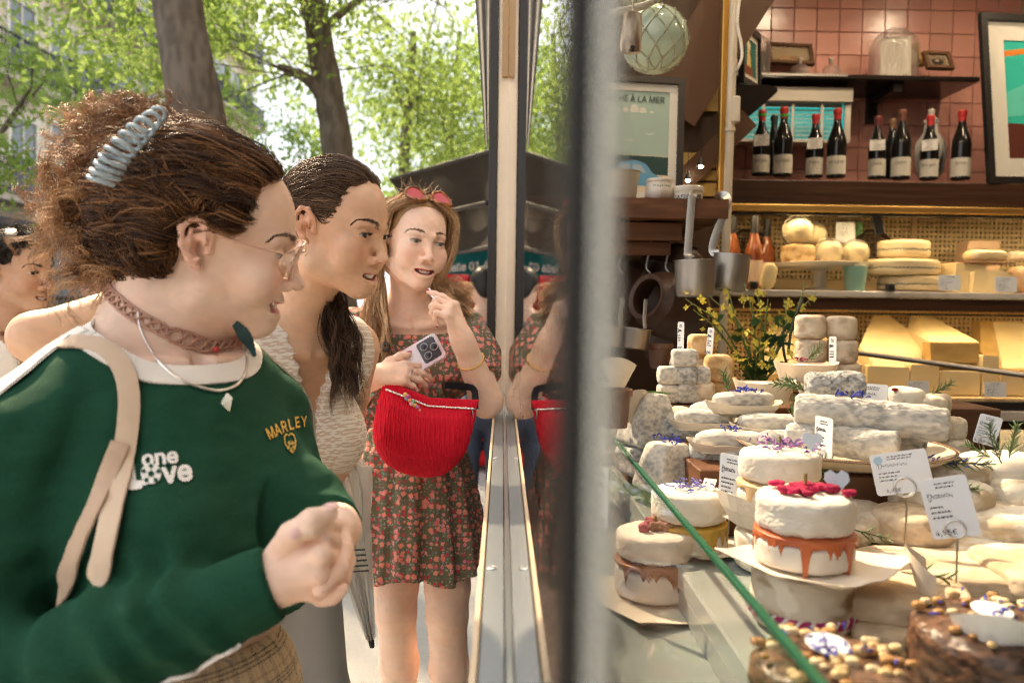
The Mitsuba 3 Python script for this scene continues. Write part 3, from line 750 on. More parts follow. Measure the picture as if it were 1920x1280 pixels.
# ---------------------------------------------------------------- woman in the green sweater
def build_a():
 rng = np.random.default_rng(11)
 root = thing('person', 'woman in a dark green long sleeved top and round glasses smiling with her hands clasped', 'person')
 M = headframe(at(402, 440, .925), 12, 12, 10, .925)
 o = dict(smile=1, open=.0036, ear=1.02, mouth=dict(w=.0355, yc=.0670, zc=-.0560, y0=.0945, z0=-.0745, open=.0135), nose=.002)
 N = at(318, 612, .91)
 f = nrm((.80, -.60, 0)); r = np.array([f[1], -f[0], 0]); u = nrm(Z3 - .08 * f); f2 = np.cross(u, r)
 B = frame(N, r, f2, u)
 S = Field()
 nb = L(B, (0, -.015, -.01))
 head(S, M, o)
 S.use(None)
 S.cone(L(M, (0, -.022, -.060)), nb, .045, .050, .03)
 S.cone(L(M, (.0, -.045, -.03)), L(B, (0, -.05, .01)), .040, .05, .03)
 S.use(B)
 S.ell((0, -.016, -.118), (.142, .078, .105), .05)
 for s in (1, -1):
  S.cone((s * .02, -.03, -.010), (s * .115, -.025, -.090), .030, .034, .05)
  S.cone((s * .016, .056, -.046), (s * .085, .036, -.044), .009, .007, .016)
 S.ell((0, .066, -.042), (.010, .012, .012), .012, sub=True)
 o['field'] = S
 base, lip = np.array([.72, .50, .385]), np.array([.52, .19, .17])
 lo = np.minimum(L(M, (0, 0, 0)) - .19, N - .25); hi = L(M, (0, 0, 0)) + [.17, .17, .15]
 hd = nets(S, [N[0] - .2, N[1] - .22, N[2] - .10], hi, .0022)
 W = Field().use(B)
 W.ell((0, -.012, -.12), (.158, .092, .125), .05)
 for s in (1, -1):
  W.cone((s * .03, -.03, -.022), ((.150 if s > 0 else -.130), -.025, -.118), .036, .052 if s > 0 else .047, .05)
  W.ell((s * .074, .096, -.240), (.080, .078, .082), .05)
 W.ell((0, .03, -.22), (.136, .100, .15), .05)
 W.ell((0, .005, -.38), (.128, .098, .16), .06)
 W.use(None)
 rs, re, rw = L(B, (.165, -.03, -.140)), at(-95, 1330, .66), at(512, 1090, .715)
 ls, le, lw = L(B, (-.142, -.02, -.125)), at(566, 985, 1.00), at(632, 982, .862)
 W.cone(rs, re, .056, .047, .05); W.cone(re, re + (rw - re) * .5, .047, .047, .02); W.cone(re + (rw - re) * .5, rw, .047, .0335, .02)
 W.cone(ls, le, .045, .041, .045); W.cone(le, lw, .041, .0285, .02)
 fa = nrm(rw - re); ua = nrm(re - rs)
 def folds(P):
  q = P - re; t = q @ fa; rad = np.linalg.norm(q - t[:, None] * fa, axis=1)
  on = sstep(.0, .03, t) * sstep(.27, .20, t) * sstep(.085, .06, rad)
  ang = P @ nrm(np.cross(fa, ua)); up = P[:, 2]
  wv = np.sin(t * 150 + 5 * meshkit.noise(P * 18) + up * 45 - ang * 30) * .0034 + (meshkit.fbm(P * 38, 3) - .5) * .007
  q = P - rs; t2 = q @ ua; rad2 = np.linalg.norm(q - t2[:, None] * ua, axis=1)
  on2 = sstep(.0, .08, t2) * sstep(.10, .07, rad2) * sstep(.03, -.02, t)
  w2 = (meshkit.fbm(P * np.array([18, 18, 40]), 3, 4) - .5) * .024
  q3 = unL(B, P)
  w3 = (meshkit.fbm(P * np.array([14, 14, 26]), 3, 9) - .5) * .013 * sstep(.0, -.12, q3[:, 2])
  arm = np.exp(-((q3 - [.10, .02, -.13]) ** 2).sum(1) / .07**2) * np.sin(q3[:, 0] * 130 + q3[:, 2] * 60) * .0045
  return on * wv + on2 * w2 + w3 + arm
 W0 = W
 class Folded(Field):
  def __call__(s, P):
   P = np.atleast_2d(np.asarray(P, float)); d = W0(P); return d - near(d, P, folds)
 Wf = Folded()
 Wc = Folded()
 nk = L(B, (0, -.004, -.006))
 wr = nrm(rw - (re + (rw - re) * .5)); lwd = nrm(lw - le)
 class Cut(Field):
  def __call__(s, P):
   d = Wf(P); q = unL(B, P)
   hole = np.sqrt((q[:, 0] / .090) ** 2 + ((q[:, 1] - .004) / .064) ** 2) - 1
   ht = q[:, 2] + .035 + .40 * np.maximum(q[:, 1], 0) - .10 * np.abs(q[:, 0])
   cut = np.maximum(hole * .09, -(q[:, 2] + .13))
   d = np.maximum(d, -cut)
   d = np.maximum(d, np.where(np.linalg.norm(P - rw, axis=1) < .09, (P - rw) @ wr, -1))
   d = np.maximum(d, np.where(np.linalg.norm(P - lw, axis=1) < .09, (P - lw) @ lwd, -1))
   return d
 Wd = Cut()
 lo2 = np.min([rs, re, rw, ls, le, lw, N + [-.1, -.2, -.3]], 0) - .075; hi2 = np.max([rs, re, rw, ls, le, lw, N + [.2, .2, 0]], 0) + .08
 lo2[2] = N[2] - .318
 sw = nets(Wd, lo2, hi2, .0042)
 green = np.array([.0070, .052, .027])
 def gcol(V):
  c = np.tile(green, (len(V), 1)) * (.88 + .3 * nz(V, 60, 2))[:, None]
  return c
 part(root, 'sweater', sw, 'knit', gcol, True, 'dark green cotton top with white trims')
 H = Field()
 def J(*q): return [at(x, y, Y) for x, y, Y in q]
 w0 = rw + fa * .004
 H.cone(rw - fa * .06, w0, .0265, .0225, .02); H.cone(w0, at(560, 1060, .722), .020, .014, .015)
 kn = J((604, 1006, .722), (601, 1040, .706), (596, 1076, .706), (585, 1106, .714))
 for q, r0, r1 in zip(kn, (.0125, .0130, .0130, .0120), (.0102, .0102, .0098, .0090)):
  H.cone(w0 + (q - w0) * .18, w0 + (q - w0) * .72, r0, r0 * .86, .012); H.cone(w0 + (q - w0) * .72, q, r1 * .90, r1, .006)
 for c_, rr in ((J((604, 1006, .722), (622, 1016, .742), (612, 1030, .772)), (.0100, .0090, .0080)), (J((601, 1040, .706), (618, 1046, .734), (606, 1056, .768)), (.0100, .0090, .0080)), (J((596, 1076, .706), (611, 1080, .734), (600, 1084, .766)), (.0098, .0088, .0078)), (J((585, 1106, .714), (603, 1118, .722), (622, 1116, .722), (638, 1105, .722)), (.0095, .0086, .0082, .0072))):
  H.chain(c_, rr, .0035)
 tc = J((522, 1046, .718), (546, 1002, .708), (584, 974, .706), (617, 962, .716))
 H.chain(tc, (.0150, .0112, .0098, .0080), .005)
 HR, H = H, Field()
 H.cone(lw - lwd * .06, lw, .0235, .0215, .02)
 lp = J((634, 984, .848), (636, 992, .815), (630, 1000, .795))
 H.chain(lp, (.0215, .020, .017), .014)
 li = J((628, 990, .792), (608, 985, .728), (580, 992, .704), (556, 1003, .698)); H.chain(li, (.0105, .0092, .0084, .0070), .003)
 lm = J((634, 996, .800), (643, 1034, .752), (635, 1066, .728), (601, 1104, .704)); H.chain(lm, (.0120, .0100, .0094, .0074), .003)
 ln_ = J((640, 1004, .806), (648, 1050, .768), (640, 1085, .748), (620, 1108, .738)); H.chain(ln_, (.0115, .0095, .0088, .0074), .003)
 vz = nrm(EYE - at(590, 1040, .72))
 def tip(c_, r, up): d = nrm(c_[-1] - c_[-2]); u_ = nrm(up - d * (up @ d)); return (c_[-1], d, u_, r)
 tipr = [tip(tc, .0082, vz * .5 + UP)] ; tipl = [tip(li, .0070, vz + UP * .4)]
 c = (rw + lw) / 2
 hands = cat([nets(q, np.minimum(rw, lw) - [.07, .07, .06], np.maximum(rw, lw) + [.08, .08, .07], .0020) for q in (HR, H)])
 C = Field().use(B)
 C.ell((0, .0, -.15), (.135, .075, .13), .04); C.ell((0, 0, -.34), (.115, .085, .16), .04); C.ell((0, -.01, -.50), (.150, .105, .13), .05)
 C.use(None)
 hip = L(B, (0, -.01, -.54))
 for s in (1, -1):
  k0 = hip + r * s * .085; k1 = np.array([k0[0] - .02, k0[1], .47]); k2 = np.array([k0[0] - .04, k0[1] + .02, .06])
  C.chain([k0, k1, k2, k2 + f * .13 - [0, 0, .03]], [.075, .052, .038, .03], .03)
 C.cone(rs, re, .042, .036, .03); C.cone(re, rw, .036, .022, .02); C.cone(ls, le, .040, .034, .03); C.cone(le, lw, .034, .022, .02)
 core = nets(C, [min(hip[0] - .3, re[0] - .06), re[1] - .06, .0], [hip[0] + .35, hip[1] + .35, N[2] - .03], .012)
 body = cat([hd, hands, core])
 put(root + '__body', body, 'skin', skin_colour(M, o, base, lip, .12), True)
 face_parts(root, M, o, (.07, .035, .015), (.06, .03, .016), (.10, 1, -.28))
 nails(root, tipr, (.64, .40, .34), (0,)); nails(root, tipl, (.64, .40, .34), (0,))
 th = np.linspace(0, 2 * np.pi, 72)
 ring = L(B, np.stack([.112 * np.cos(th), .012 + .092 * np.sin(th), -.03 + 0 * th], 1))
 ring = ring * 1
 q = np.stack([.116 * np.cos(th), .012 + .096 * np.sin(th), th * 0], 1)
 q = np.stack([.096 * np.cos(th), .004 + .070 * np.sin(th), th * 0], 1)
 top = L(B, q + [0, 0, .06])
 P = W0.trace(top, -u, .001)
 nn = W0.grad(P)
 part(root, 'collar', band(P, nn, .024, .004), 'cloth', (.76, .72, .66), True, 'white ribbed collar')
 for s, far in ((1, rs + (re - rs) * .55), (-1, ls + (le - ls) * .35)):
  a = L(B, (s * .100, -.012, .02)); mid = L(B, (s * .170, -.020, .01))
  line = curve([a, (a + mid) / 2 + u * .02, mid, far + (-r if s < 0 else r) * .06 + u * .04, far + (r if s > 0 else -r) * .06 - u * .0], 30)
  P = W0.snap(line, .0028, 5)
  part(root, 'shoulder_stripe', band(P, W0.grad(P), .026, .003), 'cloth', (.78, .74, .68), True)
 for a, b, c_, rr in ((re, rw, fa, .0345),):
  pass
 tt = np.linspace(.02, .97, 40)[:, None]
 line = re + (rw - re) * tt - Z3 * .03 - np.array([0, .05, 0])
 P = Wf.snap(re + (rw - re) * tt + np.array([0, -.030, -.06]), .0015, 5)
 part(root, 'sleeve_piping', tube(P, .0024, 6), 'cloth', (.74, .70, .66), True, 'thin white piping along the sleeve')
 view = nrm(at(300, 880, .8) - EYE)
 ex, ey = nrm(RT - UP * .0), UP
 def pp(px, py, Y=.80): return at(px, py, Y)
 k = .80 / FP
 def lay(mesh, px, py, rotd, sx=1.0):
  a = math.radians(rotd); X = (RT * math.cos(a) + UP * math.sin(a)) * sx; Yv = -RT * math.sin(a) + UP * math.cos(a)
  v2 = nrm(at(px, py, 1) - EYE)
  return print_on(Wf, mesh, at(px, py, .70), X, Yv, v2, .0015, .0008, .0045)
 white = (.72, .69, .64)
 sc = .70 / FP
 tx = []
 tx.append(lay(text('one', 29 * sc, 2, .0006), 300, 856, 6, 1.10))
 tx.append(lay(text('l', 62 * sc, 3), 246, 884, 6, 1.5)); tx.append(lay(text('ve', 40 * sc, 2), 332, 883, 7, 1.0))
 ball = extr(sg.Point(0, 0).buffer(21 * sc), .0006); tx.append(lay(ball, 283, 887, 0))
 tx.append(lay(extr(sg.box(-24 * sc, -5 * sc, 24 * sc, 5 * sc), .0006), 254, 905, 4))
 part(root, 'chest_lettering', cat(tx), 'cloth', white, False, 'white lettering with a football on the chest')
 pat = []
 pent = lambda x, y, rr, a0: extr(sg.Polygon([(x + rr * math.cos(a0 + i * 1.2566), y + rr * math.sin(a0 + i * 1.2566)) for i in range(5)]), .0006)
 shape = [pent(0, 0, 7 * sc, 1.57)] + [pent(16 * sc * math.cos(1.57 + i * 1.2566), 16 * sc * math.sin(1.57 + i * 1.2566), 5 * sc, -1.57 + i * 1.2566) for i in range(5)]
 b2 = print_on(Wf, cat(shape), at(283, 887, .70), RT, UP, nrm(at(283, 887, 1) - EYE), .0027, .0006, .004)
 part(root, 'football_print', b2, 'cloth', green, False)
 gold = (.62, .38, .09)
 g = []
 word = 'MARLEY'
 for i, ch in enumerate(word):
  g.append(lay(text(ch, 27 * sc, True), 508 + i * 12.5, 808 - 1.5 * i + [3, 1, 0, 0, 1, 4][i] - i * 3.0, 24 - i * 4, .62))
 sh = sg.Polygon([(-17, 20), (-8, 25), (0, 20), (8, 25), (17, 20), (20, 2), (12, -16), (0, -25), (-12, -16), (-20, 2)])
 sh = shapely.affinity.scale(sh, sc, sc, origin=(0, 0))
 inner = shapely.affinity.scale(sh, .84, .84)
 g.append(lay(extr(sh.difference(inner), .0006), 545, 830, 12, .72)); g.append(lay(extr(sg.Point(0, -3 * sc).buffer(13 * sc), .0006), 546, 833, 12, .72))
 part(root, 'badge_print', cat(g), 'cloth', gold, False, 'golden word and football badge on the chest')
 dk = [pent(0, -3 * sc, 5 * sc, 1.57)] + [pent(10.5 * sc * math.cos(1.57 + i * 1.2566), -3 * sc + 10.5 * sc * math.sin(1.57 + i * 1.2566), 3.2 * sc, -1.57 + i * 1.2566) for i in range(5)]
 part(root, 'badge_football', print_on(Wf, cat(dk), at(546, 833, .70), RT * .72, UP, nrm(at(546, 833, 1) - EYE), .0027, .0006, .004), 'cloth', green, False)
 Q = Field().use(B)
 Q.ell((0, .005, -.42), (.128, .102, .10), .05); Q.ell((0, -.012, -.55), (.165, .122, .16), .06)
 Q.use(None)
 for s in (1, -1):
  k0 = hip + r * s * .085; k1 = np.array([k0[0] - .02, k0[1], .47]); k2 = np.array([k0[0] - .04, k0[1] + .02, .07])
  Q.chain([k0, k1, k2], [.095, .085, .085], .03)
 Qt = Field(); wa = L(B, (0, 0, -.290))
 class Tr(Field):
  def __call__(s, P):
   d = Q(P); return np.maximum(d + near(d, P, lambda P: (meshkit.fbm(P * 14, 3, 5) - .5) * .008), np.maximum((P - wa) @ u, .06 - P[:, 2]))
 trs = nets(Tr(), [hip[0] - .32, hip[1] - .32, .04], [hip[0] + .32, hip[1] + .32, wa[2] + .03], .007)
 mat('plaid', type='twosided', b={'type': 'principled', 'roughness': .9, 'specular': .15, 'sheen': .3, 'base_color': proc(plaid_fn(hip))})
 put(root + '__trousers', trs, 'plaid', (1, 1, 1), True)
 tag(root + '__trousers', 'beige and brown plaid trousers')
 w2 = L(B, (.04, .12, -.40))
 for px, py in ((438, 1208), (474, 1172), (384, 1240)):
  c = Q.trace(at(px, py, .70), nrm(at(px, py, 1) - EYE), .002)
  c = np.ravel(c); n = Q.grad(c)[0]
  x = nrm(np.cross(n, Z3)); y = np.cross(n, x)
  part(root, 'eyelet', xf(tr(trimesh.creation.torus(.0062, .0016, major_sections=20, minor_sections=8), (0, 0, 0)), frame(np.ravel(c), x, y, n)), 'metal', (.75, .74, .72), True)
 c = np.ravel(Q.trace(at(418, 1232, .70)[None], nrm(at(418, 1232, 1) - EYE), .004)); n = Q.grad(c[None])[0]; x = nrm(np.cross(n, Z3) * .8 + Z3 * .5); y = np.cross(n, x)
 part(root, 'belt_buckle', xf(bev(-.022, .022, -.004, .004, -.002, .002, .001), frame(c, x, y, n)), 'metal', (.7, .69, .66))
 ck, R1 = L(M, (0, -.030, -.098)), None
 th = np.linspace(0, 2 * np.pi, 160)
 ax = nrm(L(M, (0, -.022, -.060)) - nb); xx = nrm(np.cross(ax, f)); yy = np.cross(ax, xx)
 cc = nb + (L(M, (0, -.022, -.060)) - nb) * .30
 ms = []
 for ph, amp in ((0, .0046), (np.pi, .0046)):
  ringp = cc + .07 * (np.cos(th)[:, None] * xx + np.sin(th)[:, None] * yy) + ax * (amp * np.sin(th * 16 + ph))[:, None] + np.outer(np.sin(th) * .010, ax)
  P = S.snap(ringp, .0020, 4) + S.grad(ringp) * (.0010 * np.cos(th * 16 + ph))[:, None]
  ms.append(tube(P, .0014, 6))
 for e in (-.0062, .0062):
  P = S.snap(cc + .07 * (np.cos(th)[:, None] * xx + np.sin(th)[:, None] * yy) + ax * e + np.outer(np.sin(th) * .010, ax), .0016, 4); ms.append(tube(P, .0014, 6))
 part(root, 'choker', cat(ms), 'satin', lambda V: mixc([.34, .17, .12], [.50, .29, .21], nz(V, 120)), True, 'braided pinkish brown choker')
 cf = np.ravel(S.trace(at(405, 655, .70), nrm(at(405, 655, 1) - EYE), .004))
 pb = [trimesh.creation.icosphere(2, .0035), tr(trimesh.creation.icosphere(2, .0028), (0, 0, -.007)), tr(bev(-.004, .004, -.002, .002, -.017, -.008, .001), (0, 0, 0))]
 part(root, 'choker_charm', tr(cat(pb), cf), 'satin', lambda V: mixc([.40, .03, .03], [.32, .18, .10], sstep(cf[2] - .002, cf[2] - .006, V[:, 2])), True)
 v0 = lambda px, py, Y=.66: at(px, py, Y)
 class Both(Field):
  def __call__(s, P): return np.minimum(Wd(P), S(P))
 SB = Both()
 def drape(pix, off, n):
  P = np.array([at(x, y, .66) for x, y in pix]); P = curve(P, n)
  out = []
  D = np.array([nrm(p - EYE) for p in P])
  Q_ = P.copy()
  for _ in range(40): Q_ = Q_ + D * (0.9 * np.clip(SB(Q_) - off, -.05, .05))[:, None]
  return Q_
 ch = drape([(258, 582), (262, 612), (276, 645), (296, 676)], .0022, 30)
 part(root, 'necklace_chain', tube(ch + (np.sin(np.arange(30) * 2.6) * .0005)[:, None] * Z3, .0010, 6), 'metal', (.72, .71, .70), True)
 bow = drape([(296, 676), (325, 703), (365, 722), (410, 732), (445, 720), (460, 695), (462, 670), (455, 646)], .003, 50)
 part(root, 'necklace_bow', tube(bow, .0019, 10), 'metal', (.78, .77, .75), True, 'rigid silver necklace')
 cr = drape([(424, 738), (424, 745)], .006, 2)[0]
 g_ = trimesh.convex.convex_hull(rng.normal(size=(26, 3)) * [.0048, .003, .0095]); g_ = tr(g_, cr - Z3 * .012)
 part(root, 'crystal_pendant', g_, 'gloss', (.62, .58, .46), False, 'rough clear crystal pendant')
 part(root, 'feather_pendant', band(drape([(440, 606), (452, 620), (466, 640), (478, 668)], .004, 14), np.tile(-view, (14, 1)), np.interp(np.linspace(0, 1, 14), [0, .5, 1], [.008, .016, .004]), .001), 'satin', lambda V: mixc([.01, .03, .035], [.02, .10, .12], nz(V, 200)), True, 'dark feather hanging on the collar')
 gm = []
 for s in (1, -1):
  th = np.linspace(0, 2 * np.pi, 48)
  lens = np.stack([s * .0335 + .0260 * np.cos(th), .1045 - .010 * np.cos(th) ** 2 * 1 + .003 * np.sin(th) - .006 * s * np.cos(th), -.006 + .0205 * np.sin(th)], 1)
  gm.append(tube(L(M, lens), .0011, 6))
  hinge = (s * .061, .0925, .004)
  gm.append(tube(L(M, np.array([hinge, (s * .068, .086, .005), (s * .0745, .05, .0065), (s * .0775, .012, .010), (s * .079, -.005, .012)])), .0012, 8))
  part(root, 'spectacle_lens', xf(slab(np.stack([np.stack([s * .0335 +   .0253 * k * np.cos(th), .1045 - .010 * (k * np.cos(th)) ** 2 + .003 * k * np.sin(th) - .006 * s * k * np.cos(th), -.006 + .0198 * k * np.sin(th)], 1) for k in (.02, .6, 1)], 0), np.array([0, 1.0, 0]), .0008), M), 'shell_glass', smooth=False)
 gm.append(tube(L(M, curve([(.007, .108, .004), (0, .1115, .007), (-.007, .108, .004)], 9)), .0012, 6))
 part(root, 'spectacle_frame', cat(gm), 'metal', (.80, .52, .40), True, 'thin copper coloured wire spectacle frame')
 Hm = Field().use(M)
 Hm.ell((0, -.008, .036), (.077, .099, .079), .03)
 Hm.ell((0, -.035, .036), (.077, .088, .082), .03)
 Hm.ell((0, -.108, .018), (.050, .040, .060), .035)
 Hm.cone((0, -.082, -.030), (0, -.070, -.062), .040, .028, .03)
 for s in (1, -1):
  Hm.ell((s * .060, .0, .018), (.022, .052, .045), .02)
  Hm.cone((s * .052, -.050, -.020), (s * .058, -.02, .0), .030, .028, .02)
 def face_cut(P):
  fr = np.minimum(P[:, 1] - (.052 - .30 * np.maximum(np.abs(P[:, 0]) - .03, 0)), .100 - P[:, 2] - .9 * np.maximum(.085 - P[:, 1], 0) * .55)
  ear = np.sqrt(((P[:, 1] + .004) / .031) ** 2 + ((P[:, 2] + .006) / .040) ** 2) - 1
  return np.minimum(-fr, np.where(np.abs(P[:, 0]) > .06, ear * .028, 1))
 Hm.fn(face_cut, .012, sub=True)
 Hm.fn(lambda P: -np.minimum(-P[:, 2] + .020, P[:, 1] + .026), .012, sub=True)
 gr = L(M, (0, 0, 0))
 cap = nets(Hm, gr - .19, gr + .19, .0036)
 brown = [[.045, .019, .009], [.070, .030, .012], [.12, .052, .020], [.030, .013, .007], [.20, .095, .038]]
 part(root, 'hair_base', cap, 'hair', lambda V: mixc([.030, .013, .007], [.060, .026, .011], nz(V, np.array([30, 30, 90]), 6)), True)
 hl = curve([(0, .075, .098), (.030, .070, .092), (.052, .052, .074), (.062, .040, .048), (.066, .034, .016), (.068, .022, -.004), (.066, .012, .024), (.066, -.016, .028), (.064, -.034, .006), (.058, -.040, -.030), (.045, -.052, -.055), (.0, -.062, -.062)], 200)
 n = 560
 th = rng.random(n) ** .75
 A = hl[(th * 199).astype(int)].copy(); A[rng.random(n) < .25, 0] *= -1
 A += rng.normal(size=(n, 3)) * .004
 tgt = np.array([.012, -.104, .006]) + rng.normal(size=(n, 3)) * [.020, .016, .026]
 tgt[:, 2] += .25 * (A[:, 2] - .02)
 inside = rng.random(n) < .45
 kk = rng.uniform(.10, .5, n)[:, None]
 A[inside] = (A * (1 - kk) + tgt * kk + [0, 0, .03] * kk * 2)[inside]
 via = (A + tgt) / 2 + np.stack([A[:, 0] * .9, np.zeros(n), .040 * sstep(-.03, .06, A[:, 2])], 1)
 P = strands_on(Hm, L(M, A), L(M, tgt), 18, (.0005, .0055), rng, L(M, via))
 q = unL(M, P.reshape(-1, 3)).reshape(P.shape)
 ok = ~((np.abs(q[..., 0]) > .05) & (((q[..., 1] + .006) / .027) ** 2 + ((q[..., 2] + .012) / .033) ** 2 < 1)).any(1)
 P = P[ok]
 g, c = locks(P, 14, .0034, .0032, 1.3, .00062, brown, rng)
 part(root, 'hair_strands', g, 'hair', c, True, 'wavy brown hair swept back into a clip')
 n = 420                                                         # flyaways on the crown
 A = L(M, np.stack([rng.normal(size=n) * .03, rng.uniform(-.10, .075, n), .10 + 0 * rng.random(n)], 1)); A = Hm.snap(A, .001, 5)
 dirs = rng.normal(size=(n, 3)) * .3 + (M[:3, 2] * .30 - M[:3, 1] * .9)
 t = np.linspace(0, 1, 9)[None, :, None]
 P = A[:, None] + dirs[:, None] * t * (.03 + .03 * rng.random((n, 1, 1))) - t**2 * M[:3, 2] * .012
 g, c = hair_tubes(wavy(P, .0035, 1.6, rng), .00032, [[.16, .075, .03], [.10, .045, .02], [.22, .11, .05]], rng)
 part(root, 'flyaway_hair', g, 'hair', c, True)
 n = 125                                                         # curls falling out of the clip
 a0 = np.array([at(250, 235, .95), at(205, 300, .94), at(180, 350, .93), at(200, 400, .92), at(235, 450, .92), at(265, 500, .92)])
 w = rng.random(n) ** .8 * 4.999; i = w.astype(int); A = a0[i] + (a0[i + 1] - a0[i]) * (w - i)[:, None] + rng.normal(size=(n, 3)) * .012
 px = np.interp(w, [0, 1, 2, 3, 4, 5], [140, 112, 96, 105, 140, 215]) + rng.normal(size=n) * 34
 py = np.interp(w, [0, 1, 2, 3, 4, 5], [235, 290, 380, 450, 515, 560]) + rng.normal(size=n) * 38
 Bp = np.array([at(x, y, Y) for x, y, Y in zip(px, py, rng.uniform(.86, 1.06, n))])
 via = (A + Bp) / 2 + np.array([-.01, 0, .035]) + rng.normal(size=(n, 3)) * .018
 t = np.linspace(0, 1, 34)[None, :, None]
 P = A[:, None] * (1 - t) ** 2 + via[:, None] * 2 * t * (1 - t) + Bp[:, None] * t**2 - Z3 * t**3 * .02
 g, c = locks(P, 9, .0017, .0105, 2.2, .00045, [[.24, .115, .05], [.34, .18, .08], [.44, .25, .12], [.17, .08, .035], [.52, .31, .16]], rng, .0010)
 part(root, 'hair_curls', g, 'hair', c, True, 'frizzy light brown curls escaping from the clip')
 n = 380                                                         # fine frizz
 k = rng.integers(0, 125, n); A = P[k, rng.integers(4, 20, n)]
 D = rng.normal(size=(n, 3)) * .022 + np.array([-.02, 0, .004])
 Q2 = A[:, None] + D[:, None] * t + np.array([0, 0, -.01]) * t**2
 g, c = hair_tubes(wavy(Q2, .005, 1.8, rng), .00028, [[.30, .16, .08], [.22, .11, .05]], rng)
 part(root, 'hair_frizz', g, 'hair', c, True)
 n = 60                                                          # tuft above the clip
 A = np.array([at(x, y, .95) for x, y in zip(rng.uniform(230, 330, n), rng.uniform(215, 240, n))])
 Bp = np.array([at(x, y, Y) for x, y, Y in zip(rng.uniform(135, 300, n), rng.uniform(188, 262, n), rng.uniform(.88, 1.0, n))])
 via = (A + Bp) / 2 + np.array([0, 0, .018]) + rng.normal(size=(n, 3)) * .008
 t = np.linspace(0, 1, 24)[None, :, None]
 g, c = locks(A[:, None] * (1 - t) ** 2 + via[:, None] * 2 * t * (1 - t) + Bp[:, None] * t**2, 9, .0024, .0060, 1.8, .00042, [[.16, .075, .035], [.26, .13, .06], [.10, .045, .02], [.32, .18, .09]], rng, .001)
 part(root, 'hair_tuft', g, 'hair', c, True)
 axs = curve(np.array([at(x, y, Y) for x, y, Y in ((296, 214, .855), (272, 236, .83), (245, 262, .815), (220, 290, .805), (203, 316, .805), (191, 342, .805))]), 300)
 tg = np.gradient(axs, axis=0); tg /= np.linalg.norm(tg, axis=1, keepdims=True)
 vw = np.array([nrm(EYE - p) for p in axs]); sd = np.cross(tg, vw); sd /= np.linalg.norm(sd, axis=1, keepdims=True); nn = np.cross(sd, tg)
 ph = np.linspace(0, 10.4 * 2 * np.pi, 300)
 co = axs + sd * (np.cos(ph) * np.interp(np.arange(300), [0, 80, 299], [.007, .0105, .0135]))[:, None] + nn * (np.sin(ph) * .011)[:, None] + tg * (np.cos(ph) * .003)[:, None]
 solo('hair_clip', 'pale grey blue coiled claw clip in the brown curly hair', 'hair clip', tube(co, .0021, 10), 'satin', (.30, .37, .42), True)
 sp = [(118, 640), (170, 640), (212, 660), (238, 705), (243, 760), (236, 830), (222, 900), (202, 990), (184, 1075), (172, 1150), (165, 1230)]
 P = curve([at(x, y, .70) for x, y in sp], 60); D = np.array([nrm(p - EYE) for p in P]); Qp = P.copy()
 for _ in range(50): Qp = Qp + D * (.9 * np.clip(Wf(Qp) - .004, -.05, .05))[:, None]
 def behind(Q_, S_):
  pp = curve([(x, y, 0) for x, y in S_], len(Q_)); i = int(np.argmax(pp[:, 1] > 930)); St = np.array([at(a, b, .74) for a, b, _ in pp[i:]]); De = np.array([nrm(q - EYE) for q in St])
  for _ in range(50): St = St + De * (.9 * np.clip(Wt(St) - .012, -.05, .05))[:, None]
  Q_[i:] = St
  return Q_
 Wt = Field(); Wt.ops = [q for q in W0.ops if q[3] is not None]
 Qp = behind(Qp, sp)
 k = np.ones(9) / 9
 Qs = Qp.copy()
 for a in range(3): Qs[4:-4, a] = np.convolve(Qp[:, a], k, 'valid')
 nn = Wf.grad(Qs)
 bag = thing('shoulder_bag', 'tote bag hanging by a cream cloth strap over the green sweater', 'bag')
 part(bag, 'strap', band(Qs, nn, .020, .003), 'cloth', (.60, .46, .34), True)
 sp2 = [(225, 830), (205, 880), (180, 940), (152, 1000), (130, 1060), (112, 1140), (100, 1220)]
 P = curve([at(x, y, .72) for x, y in sp2], 40); D = np.array([nrm(p - EYE) for p in P]); Qp = P.copy()
 for _ in range(50): Qp = Qp + D * (.9 * np.clip(Wf(Qp) - .007, -.05, .05))[:, None]
 Qp = behind(Qp, sp2)
 part(bag, 'rear_strap', band(Qp, Wf.grad(Qp), .017, .003), 'cloth', (.50, .36, .26), True)
 bb = at(40, 1500, .95)
 bm = lump(trimesh.creation.icosphere(4, 1.0), .06, 2.0, 4); bm.vertices = np.sign(bm.vertices) * np.abs(bm.vertices) ** .6 * [.05, .15, .17]
 part(bag, 'pouch', tr(bm, bb + np.array([-.12, .12, -.06])), 'cloth', (.55, .45, .33), True)
def plaid_fn(hip):
 hx, hy, hz = (float(v) for v in hip)
 def fn(p, n, uv):
  ang = dr.atan2(p.y - hy, p.x - hx) * 0.17
  a, b = ang / 0.030, p.z / 0.030
  def wv(t):
   f = t - dr.floor(t)
   dark = dr.select((f > .08) & (f < .14), 1., 0.) + dr.select((f > .22) & (f < .28), 1., 0.) + dr.select((f > .36) & (f < .42), 1., 0.)
   red = dr.select((f > .66) & (f < .72), 1., 0.)
   return dark, red
  d1, r1 = wv(a); d2, r2 = wv(b)
  tw = dr.select((p.x + p.z) * 900 - dr.floor((p.x + p.z) * 900) > .5, 1., 0.)
  dk = dr.maximum(d1 * tw, d2 * (1 - tw)) * .8 + .25 * dr.maximum(d1, d2) * .8
  c = mix((.60, .47, .31), (.030, .018, .016), dr.clip(dk, 0, 1))
  return mix(c, (.30, .12, .05), dr.clip(dr.maximum(r1, r2) * .5, 0, 1))
 return fn
